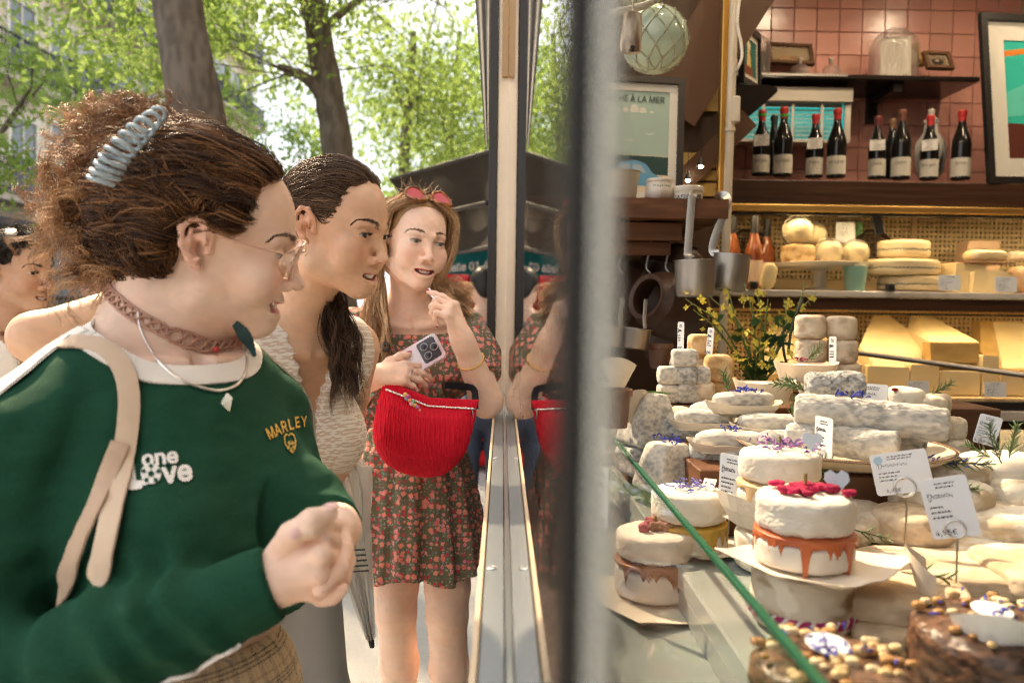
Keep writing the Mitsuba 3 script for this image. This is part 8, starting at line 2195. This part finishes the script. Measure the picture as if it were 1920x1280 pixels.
part(dr_, 'rind', m, 'matte', lambda V: mixc(mixc([.24, .15, .08], [.58, .50, .38], sstep(.3, .5, nz(V, np.array([22, 22, 40]), 6, 4))), [.68, .62, .52], sstep(.5, .62, nz(V, 34, 12, 3))), True)
th = np.linspace(0, 2 * np.pi, 200)
for i, c in enumerate(((.36, .03, .10), (.62, .58, .54), (.30, .04, .14))):
 P = p0 + np.stack([.0552 * np.cos(th), .0552 * np.sin(th), .016 + .0036 * np.sin(th * 26 + i * 2.09)], 1) + (.0008 * np.cos(th * 26 + i * 2.09))[:, None] * np.stack([np.cos(th), np.sin(th), th * 0], 1)
 part(dr_, 'braid_strand', tube(P, .0020, 6, False), 'cloth', c, True)
pz = p0 + np.array([0, 0, .063])
paper('square of cream paper under the pink cake', pz + np.array([.012, 0, .001]), .150, 38, 3, .010, (.66, .58, .48))
k = thing('cheese_cake', 'layered white cheese cake with dripping orange red jam and crimson petals', 'cheese cake')
lo = shaped(blob(5, 2, 7), (.104, .104, .030), .0012, 60, 63); lo.apply_translation(pz + np.array([0, 0, .018])); part(k, 'lower_layer', lo, 'matte', WHITE(63), True)
f = shaped(blob(6, 2, 4), (.106, .106, .012), .002, 90, 64); v = np.array(f.vertices); a = np.arctan2(v[:, 1], v[:, 0])
v[:, 2] -= np.maximum(nz(np.stack([np.cos(a) * 4, np.sin(a) * 4, a * 0], 1), 1.6, 9, 3) - .53, 0) * .12 * (v[:, 2] < 0) * (np.hypot(v[:, 0], v[:, 1]) > .042)
f.vertices = v; f.apply_translation(pz + np.array([0, 0, .036])); part(k, 'jam', f, 'satin', lambda V: mixc([.34, .045, .018], [.52, .17, .05], nz(V, 60)), True)
t_ = shaped(blob(6, 2, 6), (.102, .102, .040), .0022, 60, 65, .0009); t_.apply_translation(pz + np.array([0, 0, .060])); part(k, 'upper_layer', t_, 'matte', WHITE(66), True)
zt = pz + np.array([0, 0, .080]); part(k, 'pick', tube([zt, zt + np.array([0, 0, .020])], .0020, 6), 'satin', (.20, .15, .05), True)
for i in range(16):
 q = zt + np.array([R.gauss(0, .014), R.gauss(0, .011), .003 + .003 * R.random()])
 solo('rose_petal', 'crimson dried rose petal heaped on the jam filled cake', 'petal', rot(tr(shaped(blob(3), (.018, .013, .006), .003, 170, i), q), R.uniform(0, 180), (0, 0, 1), q), 'matte', np.array([.34, .015, .06]) * R.uniform(.7, 1.3), True, 'crimson rose petals on the jam filled cake')
solo('heart_tag', 'pale blue heart tag stuck in the jam filled cake', 'tag', xf(extr(ht, .001), facing(zt + np.array([.036, .004, .010]), (-.2, -1, .3))), 'matte', (.52, .60, .66), False)
def choc(label, px, py, z, w, h, seed):
 p = on(px, py, z); k = thing('chocolate_cake', label, 'cake')
 m = shaped(blob(6, 2, 6), (w, w, h), .0035, 60, seed, .0014); m.apply_translation(p + np.array([0, 0, -h / 2])); part(k, 'cake', m, 'satin', lambda V: mixc([.030, .014, .008], [.13, .065, .035], sstep(.35, .65, nz(V, 140, seed, 3))), True)
 rng = np.random.default_rng(seed)
 for i in range(46):
  a, r = rng.uniform(0, 6.28), w / 2 * .92 * math.sqrt(rng.random()); q = p + np.array([r * math.cos(a), r * math.sin(a), .002]); s_ = rng.uniform(.005, .010)
  part(k, 'nut', tr(shaped(blob(2, 3, 3), (s_ * 1.3, s_, s_ * .8), .0012, 260, i), q), 'satin', [(.46, .33, .16), (.56, .46, .28), (.34, .18, .06)][i % 3], True)
 part(k, 'white_seal', xf(lathe([(.001, 0), (.016, 0), (.017, .0012), (.001, .0016)], 30), frame(p + np.array([-.004, .010, .006]), [1, 0, 0], nrm([0, 1, .12]), nrm([0, -.12, 1]))), 'matte', (.66, .68, .72), 30)
 petals(f'blue petals scattered on the {label.split(",")[0]}', p + np.array([0, .006, .004]), w * .30, seed + 1, n=26, ln=.008)
 return p
pc1 = choc('dark chocolate and nut cake, nearest in the middle', 1570, 1232, CT + .068, .132, .066, 71)
pc2 = choc('dark chocolate and nut cake at the lower right edge', 1880, 1165, CT + .066, .150, .066, 72)
paper('square of paper under the nearest chocolate cake', pc1 + np.array([0, 0, -.0675]), .165, 30, 4)
def cone(label, p, h, rz_, col=(.62, .57, .48)):
 a = np.linspace(-1.3, 1.3, 14) + math.radians(rz_)
 top = np.stack([p[0] + .036 * np.cos(a), p[1] + .036 * np.sin(a), p[2] + h * (1 + .25 * np.cos((a - math.radians(rz_)) * 1.4))], 1); bot = np.stack([p[0] + .010 * np.cos(a), p[1] + .010 * np.sin(a), np.full(14, p[2])], 1)
 G_ = np.stack([bot, (bot + top) / 2, top]); v = G_.reshape(-1, 3); i, j = np.meshgrid(np.arange(2), np.arange(13), indexing='ij'); q = np.stack([i * 14 + j, i * 14 + j + 1, (i + 1) * 14 + j + 1, (i + 1) * 14 + j], -1).reshape(-1, 4)
 return solo('paper_cone', label, 'paper', (np.vstack([v, v * 1.0 + [.0004, .0004, 0]]), np.vstack([q, q[:, ::-1] + len(v)])), 'matte', col, True)
cone('white paper point standing at the lower right, before the cake', on(1862, 1262, CT + .03), .05, -120, (.68, .66, .60))
cone('cream paper wrap at the left of the right chocolate cake', on(1760, 1180, CT + .005), .070, 160, (.66, .58, .46))
for i, (px, py, Y) in enumerate(((1140, 735, 1.42), (1160, 700, 1.46), (1175, 760, 1.40))):
 cone(['lowest cream paper cone in the brown pot at the left', 'tallest cream paper cone at the left of the counter', 'right cream paper cone at the left of the counter'][i], at(px, py, Y) - Z3 * .03, .05, [200, 250, 300][i])
p = on(1815, 1128, CT + .02); cheese('small white soft cheese with a rosemary stalk among the flat beige ones', on(1680, 1075, CT + .03), (.06, .045, .022), WHITE, 'oval', 0, 0, 5)
sprig('rosemary stalk beside the small white soft cheese', on(1690, 1072, CT + .052), (.8, -.4, 0), .05, 75, 8, ll=.022, lw=.0024)
# --- price cards on the counter
card('white price card on a ring holder behind the long ash log', at(1636, 752, 1.30), .048, .058, (-.75, -.66, .10), 4, stick=.04, seed=1)
card('big white price card leaning right, in front of the camembert wheels', at(1690, 885, .98), .066, .052, (-.42, -.90, .20), 3, stick=.085, seed=2, tiltup=(-.25, 0, 1), logo=True)
card('blurred white price card nearest on the right', at(1780, 950, .86), .048, .066, (-.45, -.88, .12), 3, stick=.07, seed=3, tiltup=(-.30, .0, 1))
card('grey price card tilted away at the right edge', at(1852, 806, 1.36), .036, .052, (-.70, -.70, .2), 4, stick=.04, seed=4, tiltup=(.25, 0, 1))
card('price card seen almost edge on behind the heart tagged cake', at(1372, 900, 1.06), .040, .070, (-.80, -.60, 0), 4, stick=.04, seed=5, tiltup=(.05, 0, 1))
card('thin price card seen edge on at the left of the log plate', at(1545, 822, 1.12), .040, .062, (-.97, -.24, 0), 3, stick=.05, seed=6)
card('clear price card beside the cream cheeses', at(1728, 822, 1.24), .030, .058, (-.90, -.42, 0), 3, stick=.04, seed=7, acryl=True)
card('thin upright price card in the small goat cheeses', at(1277, 630, 1.55), .020, .056, (-.92, -.40, 0), 3, ring=False, seed=8)
card('slanted price card against the tan square cheese', at(1332, 640, 1.60), .020, .056, (-.92, -.40, 0), 3, ring=False, seed=9, tiltup=(.25, 0, 1))
card('price card stuck between the beige drums', at(1562, 660, 1.50), .020, .060, (-.95, -.3, 0), 3, ring=False, seed=10, tiltup=(-.12, 0, 1))
card('clear card holder behind the glass at the lower left', at(1130, 930, 1.02), .030, .08, (-.9, -.4, 0), 3, stick=.0, seed=11)
# --- yellow flowering plant
def plant():
 k = thing('yellow_flowers', 'bunch of yellow flowering stems with dark green leaves between the cheeses', 'flowers'); rng = np.random.default_rng(91)
 base = at(1420, 735, 1.78); st, lv, fl = [], [], []
 tips = [(1285, 560, 1.75), (1330, 555, 1.80), (1365, 540, 1.78), (1395, 530, 1.82), (1420, 545, 1.78), (1440, 560, 1.72), (1300, 580, 1.7), (1470, 560, 1.85), (1530, 550, 1.95), (1510, 530, 1.92), (1400, 620, 1.66), (1380, 680, 1.62), (1440, 690, 1.64), (1425, 640, 1.62)]
 for i, (x, y, Y) in enumerate(tips):
  e = at(x, y, Y); m = (base + e) / 2 + np.array([rng.normal() * .02, -.01, .02 + .02 * rng.random()])
  C = curve([base + rng.normal(size=3) * .008, m, e], 16); part(k, 'stem', tube(C, np.interp(np.linspace(0, 1, 16), [0, 1], [.0030, .0012]), 6), 'satin', (.11, .16, .04), True)
  for j in range(9):
   t = rng.uniform(.55, 1.0) if i < 10 else rng.uniform(.3, 1); q = C[int(t * 15)] + rng.normal(size=3) * .014
   fl.append((q, nrm(rng.normal(size=3) + [0, -.6, .3])))
  for j in range(2):
   t = rng.uniform(.10, .65); q = C[int(t * 15)]; lv.append((q, nrm(rng.normal(size=3) * [1, .6, .5] + [0, -.3, .1]), rng.uniform(.022, .048)))
 F_, FC = [], []
 for q, n_ in fl:
  x = nrm(np.cross(n_, [.2, .3, .9])); y = np.cross(n_, x); r = rng.uniform(.006, .0105)
  for a in range(4):
   d = x * math.cos(a * 1.571) + y * math.sin(a * 1.571); s_ = np.cross(n_, d)
   F_.append(np.array([q, q + d * r * .6 + s_ * r * .42 + n_ * r * .1, q + d * r * 1.1 + n_ * r * .25, q + d * r * .6 - s_ * r * .42 + n_ * r * .1]))
 v = np.array(F_).reshape(-1, 3); b = np.arange(len(F_))[:, None] * 4
 part(k, 'blossoms', trimesh.Trimesh(v, np.vstack([b + [0, 1, 2], b + [0, 2, 3]]), process=False), 'petal_surface', lambda V: mixc([.50, .36, .04], [.62, .56, .12], nz(V, 90)), False, None, 'stuff')
 for q, d, l in lv:
  n_ = nrm(np.cross(d, rng.normal(size=3))); s_ = np.cross(n_, d); t = np.linspace(0, 1, 9)
  w = l * .34 * np.sin(np.pi * np.clip(t * .96 + .02, 0, 1)) ** .7 * (1 + .3 * np.sin(t * 22))
  mid = q + d * (t * l)[:, None] + n_ * (-.25 * l * t**2)[:, None]
  P = np.stack([mid + s_ * w[:, None] + n_ * (.12 * w)[:, None], mid, mid - s_ * w[:, None] + n_ * (.12 * w)[:, None]], 1)
  i, j = np.meshgrid(np.arange(8), np.arange(2), indexing='ij'); qd = np.stack([i * 3 + j, i * 3 + j + 1, (i + 1) * 3 + j + 1, (i + 1) * 3 + j], -1).reshape(-1, 4)
  part(k, 'leaf', (P.reshape(-1, 3), qd), 'petal_surface', lambda V: mixc([.025, .055, .018], [.06, .11, .035], nz(V, 50)), True)
 for i, (x0, y0, x1, y1) in enumerate(((1478, 660, 1505, 560), (1480, 700, 1470, 610))):
  part(k, 'dark_stem', tube(curve([at(x0, y0, 1.75), at((x0 + x1) / 2 - 6, (y0 + y1) / 2, 1.75), at(x1, y1, 1.75)], 10), .0028, 6), 'satin', (.05, .06, .03), True)
 for i in range(7):
  q = at(rng.uniform(1462, 1490), rng.uniform(620, 690), 1.74); d = nrm([-.8 + rng.normal() * .4, -.3, .4 * rng.normal()]); n_ = nrm(np.cross(d, [0, .3, 1])); s_ = np.cross(n_, d); l = .055; t = np.linspace(0, 1, 11)
  w = l * .20 * np.sin(np.pi * np.clip(t, .03, .97)) * (1 + .45 * np.sin(t * 26)); mid = q + d * (t * l)[:, None] + n_ * (.5 * l * np.sin(t * 3))[:, None]
  P = np.stack([mid + s_ * w[:, None], mid, mid - s_ * w[:, None]], 1); i_, j = np.meshgrid(np.arange(10), np.arange(2), indexing='ij'); qd = np.stack([i_ * 3 + j, i_ * 3 + j + 1, (i_ + 1) * 3 + j + 1, (i_ + 1) * 3 + j], -1).reshape(-1, 4)
  part(k, 'leaf', (P.reshape(-1, 3), qd), 'petal_surface', (.035, .07, .035), True)
plant()
# ---------------------------------------------------------------- what stands in the refrigerated cabinet
ZU = zat(546) + .001; ZL = zat(742) + .001
def shelf_pt(px, Y, z): p = at(px, 500, Y); return np.array([p[0], p[1], z])
def hard(label, px0, px1, Y, z, h, prof, depth, rind=None, rz_=0, name='cheese_wedge', col=YEL):
 """A cut piece of hard cheese: prof is its front outline in 0..1 of width and height, depth its length."""
 _seed[0] += 1
 a, b = shelf_pt(px0, Y, z), shelf_pt(px1, Y, z); w = b[0] - a[0]
 m = extr(sg.Polygon([(x * w, y * h) for x, y in prof]).buffer(-.004).buffer(.004), depth)
 m = xf(m, frame(a, [1, 0, 0], [0, 0, 1], [0, -1, 0])); m.apply_translation([0, depth, 0]); m = rot(m, rz_, (0, 0, 1), (a + b) / 2)
 k = thing(name, label, 'cheese')
 v, f = trimesh.remesh.subdivide_to_size(m.vertices, m.faces, .03); m = lump(trimesh.Trimesh(v, f), .0022, 18, _seed[0], 2)
 part(k, 'paste', m, 'satin', col(_seed[0]), 40)
 if rind is not None:
  x0, x1, y0, y1 = rind
  r = bev(a[0] + x0 * w, a[0] + x1 * w, a[1] - .003, a[1] + depth * .98, z + y0 * h, z + y1 * h, .004); r = rot(r, rz_, (0, 0, 1), (a + b) / 2)
  part(k, 'rind', lump(trimesh.Trimesh(*trimesh.remesh.subdivide_to_size(r.vertices, r.faces, .02)), .0015, 60, 3), 'matte', lambda V: mixc([.30, .17, .06], [.48, .31, .13], nz(V, 60)), 40)
 return k
tri = [(0, .30), (.24, 1), (.36, .98), (1, .12), (1, 0), (0, 0)]
def slab_wedge(label, pts, Y, depth, rindface=None):
 """A big cut wedge leaning back: its lit top face is the polygon pts; the wedge has real thickness behind and below it."""
 _seed[0] += 1
 P = np.array([at(x, y, Y + dy) for x, y, dy in pts]); n = nrm(np.cross(P[1] - P[0], P[2] - P[0])); n = n if n[1] < 0 else -n
 k = thing('cheese_wedge', label, 'cheese'); low = P - n * depth
 v = np.vstack([P, low]); m = trimesh.convex.convex_hull(v)
 vv, ff = trimesh.remesh.subdivide_to_size(m.vertices, m.faces, .03); part(k, 'paste', lump(trimesh.Trimesh(vv, ff), .0018, 16, _seed[0], 2), 'satin', YEL(_seed[0]), 40)
 if rindface:
  Q = np.array([at(x, y, Y + dy) for x, y, dy in rindface]); m = trimesh.convex.convex_hull(np.vstack([Q, Q + np.array([0, .06, .0])]))
  vv, ff = trimesh.remesh.subdivide_to_size(m.vertices, m.faces, .03); part(k, 'rind', lump(trimesh.Trimesh(vv, ff), .0018, 40, 4), 'matte', lambda V: mixc([.40, .24, .07], [.60, .42, .16], nz(V, 40)), 40)
slab_wedge('huge yellow wedge leaning left in the lower cabinet, in the middle', [(1612, 648, 0), (1640, 584, .28), (1658, 584, .28), (1745, 650, .05), (1745, 690, -.02), (1640, 690, -.06)], 3.22, .07)
slab_wedge('huge yellow wedge with a brown rind front, right of the middle in the lower cabinet', [(1702, 618, .18), (1712, 583, .30), (1728, 583, .30), (1836, 641, .02), (1744, 641, .0)], 3.18, .06, [(1744, 642, -.02), (1836, 644, -.02), (1834, 680, -.02), (1746, 678, -.02)])
slab_wedge('yellow wedge behind the green plant in the lower cabinet', [(1425, 700, 0), (1445, 600, .25), (1475, 590, .25), (1560, 650, .1), (1640, 665, 0), (1640, 700, -.02)], 3.24, .06)
slab_wedge('big pale yellow wedge with brown left side at the right edge of the lower cabinet', [(1862, 602, .2), (1925, 606, .2), (1935, 690, 0), (1880, 690, 0)], 3.22, .10, [(1838, 604, .20), (1862, 602, .20), (1882, 688, .02), (1838, 660, .10)])
for (px0, px1, py, lb) in [(1632, 1712, 685, 'yellow cheese block in the lower row, left'), (1714, 1768, 682, 'yellow cheese block in the lower row, second from the left'), (1770, 1846, 694, 'yellow cheese block in the lower row under the brown rinded wedge'), (1850, 1880, 665, 'brown rinded tall block in the lower row'), (1884, 1960, 700, 'yellow cheese block at the right edge of the lower row')]:
 h = at(px0, py, 3.16)[2] - ZL
 hard(lb, px0, px1, 3.13, ZL, h, [(0, 0), (1, 0), (1, .97), (.03, 1)], .20, (0, 1, .0, .06))
hard('yellow cheese block behind the low glass at the left of the lower row', 1560, 1628, 3.16, ZL, .12, [(0, 0), (1, 0), (1, 1), (0, .9)], .2)
for px, py, lb in ((1780, 530, 'small white price card below the blue veined wheels'), (1886, 533, 'small white price card at the right end of the marble shelf'), (1721, 728, 'small white price card in the lower row, left'), (1866, 730, 'small white price card in the lower row, right')):
 Yq = CY - (.012 if py < 600 else .030)
 card(lb, at(px, py, Yq), .086, .060, (-.02, -1, .10), 4, ring=False, seed=px)
cs = thing('cake_stand', 'white cake stand carrying wrapped round cheeses on the marble shelf', 'cake stand')
c = shelf_pt(1537, 3.30, ZU); ht_ = at(1537, 500, 3.30)[2] - ZU
part(cs, 'foot', tr(lathe([(.07, 0), (.072, .006), (.030, .018), (.026, ht_ - .02), (.06, ht_ - .008)], 40), c), 'gloss', (.60, .54, .44), 30)
part(cs, 'dish', tr(lathe([(.05, ht_ - .007), (.185, ht_ - .002), (.195, ht_ + .012), (.188, ht_ + .014), (.18, ht_ + .006), (.001, ht_ + .005)], 60), c), 'gloss', (.62, .56, .46), 30)
zt_ = ZU + ht_ + .006
bx = shelf_pt(1495, 3.26, zt_); hb = at(1495, 458, 3.26)[2] - zt_
cheese('tan block of cheese under the upper wrapped globe on the cake stand', bx, (54 * 3.26 / FP, .10, hb), TAN, 'box', 8, 0, 4, .02)
def globe(label, px, py, r, Y):
 k = thing('wrapped_cheese', label, 'cheese'); c = at(px, py, Y); R_ = r * Y / FP
 part(k, 'cheese', tr(shaped(blob(4, 2, 2.4), (R_ * 1.75, R_ * 1.75, R_ * 1.5), R_ * .06, 30, px), c), 'satin', YEL(px), True)
 part(k, 'wrap', tr(trimesh.creation.icosphere(3, R_), c), 'bell_glass', (1, 1, 1), True)
 part(k, 'seam', tr(rot(trimesh.creation.torus(R_ * 1.0, R_ * .025, major_sections=40, minor_sections=6), 80, (1, .2, 0)), c), 'gloss', (.62, .55, .40), True)
globe('clear wrapped yellow cheese globe, highest on the tan block', 1496, 434, 30, 3.26)
globe('clear wrapped yellow cheese globe half hidden behind the highest one', 1524, 440, 26, 3.36)
globe('clear wrapped yellow cheese globe in the middle of the cake stand', 1554, 474, 28, 3.24)
globe('clear wrapped yellow cheese globe at the right of the cake stand', 1604, 474, 26, 3.26)
def veined(label, px0, px1, py0, py1, Y, half=True):
 a, b = at(px0, py1, Y), at(px1, py1, Y); h = at(px0, py0, Y)[2] - a[2]; w = b[0] - a[0]; k = thing('veined_cheese', label, 'cheese')
 m = shaped(blob(5, 2, 6), (w, w * .8, h), .002, 30, px0); m.apply_translation((a + b) / 2 + np.array([0, w * .3, h / 2])); z0, hh = a[2], h
 part(k, 'cheese', m, 'satin', lambda V: mixc(mixc([.52, .40, .22], [.62, .52, .34], nz(V, 40)), [.09, .10, .10], sstep(.0042, .0018, np.abs(V[:, 2] - z0 - hh * (.48 + .10 * (nz(V * [1, 1, 0], 25, 2, 2) - .5))))), True)
p_ = ZU
veined('pale veined wheel with a dark line, lowest of the three', 1664, 1782, 516, 546, 3.20)
veined('wide veined wheel with a dark line, in the middle of the three', 1630, 1782, 484, 516, 3.20)
veined('cut veined cheese piece with a dark line, topmost of the three', 1660, 1756, 448, 484, 3.24)
hard('yellow wedge with an orange top standing at the right of the veined wheels', 1788, 1850, 3.18, ZU, at(1800, 492, 3.18)[2] - ZU, [(0, 0), (1, 0), (1, .9), (.1, 1)], .16)
hard('low yellow cheese block in front of the wrapped wedge', 1824, 1902, 3.15, ZU, at(1830, 505, 3.15)[2] - ZU, [(0, 0), (1, 0), (1, .7), (.7, 1), (.05, .9)], .14)
hard('pinkish paper wrapped wedge at the back right of the marble shelf', 1806, 1876, 3.42, ZU, at(1830, 452, 3.42)[2] - ZU, [(0, 0), (1, 0), (.95, 1), (.12, 1)], .08, col=lambda s: (lambda V: mixc([.62, .42, .26], [.68, .50, .34], nz(V, 20))))
wr_ = thing('wrapped_cheese', 'flat yellow cheese shrink wrapped in crinkled film lying on the wedges', 'cheese')
p = at(1846, 490, 3.22)
part(wr_, 'cheese', tr(shaped(blob(5, 3, 3), (.165, .10, .05), .006, 22, 9), p + Z3 * .022), 'gloss', YEL(9), True)
part(wr_, 'film', tr(shaped(blob(5, 3, 3), (.175, .11, .058), .008, 30, 10), p + Z3 * .022), 'shell_glass', (1, 1, 1), True)
solo('cutting_board', 'thin dark board between the wedge and the wrapped cheese', 'board', bev(p[0] - .11, p[0] + .09, p[1] - .06, p[1] + .08, p[2] - .012, p[2] - .004, .002), 'satin', (.20, .09, .03))
cheese('pinkish round cheese at the right edge of the marble shelf', shelf_pt(1915, 3.24, ZU), (.10, .10, .11), lambda s: (lambda V: mixc([.55, .32, .16], [.62, .44, .27], nz(V, 30))), 'oval', 0, 0, 4)
for (px, py, lb) in ((1906, 490, 'pale round cheese topmost at the right edge of the marble shelf'),):
 cheese(lb, at(px, py, 3.3), (.07, .07, .04), BEIGE, 'disc', 0, 0, 4)
def basket(label, px, py, r, Y, squash=.9):
 k = thing('basket', label, 'basket'); c = at(px, py, Y); rr = r * Y / FP
 z = nrm([.15, -1, .25]); x = nrm(np.cross([0, 0, 1], z)); y = np.cross(z, x); n = 0
 for i in range(15):
  t = -1 + 2 * (i + .5) / 15; l = math.sqrt(1 - t * t) * rr
  for a, b in ((x, y), (y, x)):
   P = np.array([c + a * t * rr + b * l * q + z * (-.25 * rr * (1 - (t * t + (l * q / rr) ** 2)) + .002 * math.sin(q * 20 + i * 3.14)) for q in np.linspace(-1, 1, 15)])
   part(k, 'withe', tube(P, .0036, 5), 'matte', (.035, .018, .010), True)
 th = np.linspace(0, 2 * np.pi, 40); part(k, 'rim', tube(c + rr * (np.cos(th)[:, None] * x + np.sin(th)[:, None] * y), .007, 8), 'matte', (.030, .015, .008), True)
basket('dark woven basket standing behind the cake stand and the veined wheels', 1640, 470, 40, 3.42)
basket('dark woven basket behind the bottles of rose wine', 1408, 475, 46, 3.45)
card('white sign with handwriting on a holder between globe and basket', at(1585, 436, 3.36), .080, .088, (-.05, -1, .08), 3, ring=True, stick=.05, seed=77)
sprig('green artichoke like leaves beside the sign', at(1606, 445, 3.38), (.2, 0, 1), .06, 78, 14, (.06, .14, .05), 'leaf_sprig', 'leaves', .012, .03)
mg = thing('mug', 'pale green mug with a black and white patch below the cake stand', 'mug'); c = shelf_pt(1604, 3.16, ZU); h = at(1604, 500, 3.16)[2] - ZU; r = 21 * 3.16 / FP
part(mg, 'cup', tr(lathe([(.001, 0), (r * .75, 0), (r * .80, .004), (r, h * .9), (r * 1.04, h), (r * .95, h), (r * .7, .01), (.001, .008)], 40), c), 'gloss', lambda V: mixc(mixc([.22, .40, .32], [.26, .44, .36], nz(V, 20)), [.02, .02, .02], (sstep(.55, .60, nz(V, 38, 5)) * (np.abs(V[:, 2] - c[2] - h * .45) < h * .22))), 30)
part(mg, 'filling', tr(shaped(blob(3), (r * 1.7, r * 1.7, .02), .003, 60, 3), c + Z3 * h), 'satin', (.60, .55, .38), True)
cheese('egg shaped yellow cheese beside the rose wine bottles', shelf_pt(1441, 3.13, ZU), (.060, .055, .105), lambda s: YEL(s), 'oval', 0, 12, 4, .02)
for (px, pt, Y, lb) in ((1372, 405, 3.30, 'rose wine bottle half hidden by the cream pipe'), (1413, 405, 3.24, 'tall rose wine bottle with a black cap in the middle'), (1436, 412, 3.36, 'rose wine bottle with a black cap, at the right behind')):
 b = at(px, 548, Y); pb = 576 + (EYE[2] - ZU) * FP / Y if False else None
 k = thing('rose_bottle', lb, 'bottle'); b = shelf_pt(px, Y, ZU); H = at(px, pt, Y)[2] - ZU; s = H / .30; r = .038 * s
 part(k, 'glass', tr(lathe([(r * .8, 0), (r, .004 * s), (r, .14 * s), (r * .88, .165 * s), (r * .55, .205 * s), (r * .38, .235 * s), (r * .36, .29 * s)], 36), b), 'gloss', (.20, .055, .018), 30)
 part(k, 'capsule', tr(lathe([(r * .42, .225 * s), (r * .40, .30 * s), (.001, .301 * s)], 24), b), 'satin', (.012, .011, .012), 30)
 a = np.linspace(-1.2, 1.2, 24) + math.atan2(-b[1], -b[0]); P = np.stack([np.stack([b[0] + (r + .0006) * np.cos(a), b[1] + (r + .0006) * np.sin(a), np.full(24, b[2] + z)], 1) for z in (.03 * s, .12 * s)]);
 i, j = np.meshgrid([0], np.arange(23), indexing='ij'); q = np.stack([j * 1, j + 1, 24 + j + 1, 24 + j], -1).reshape(-1, 4); part(k, 'paper_label', (P.reshape(-1, 3), q), 'matte', (.56, .42, .32), True)
TABLE.append(mi.Float(np.array(RAMP, np.float32).ravel()))
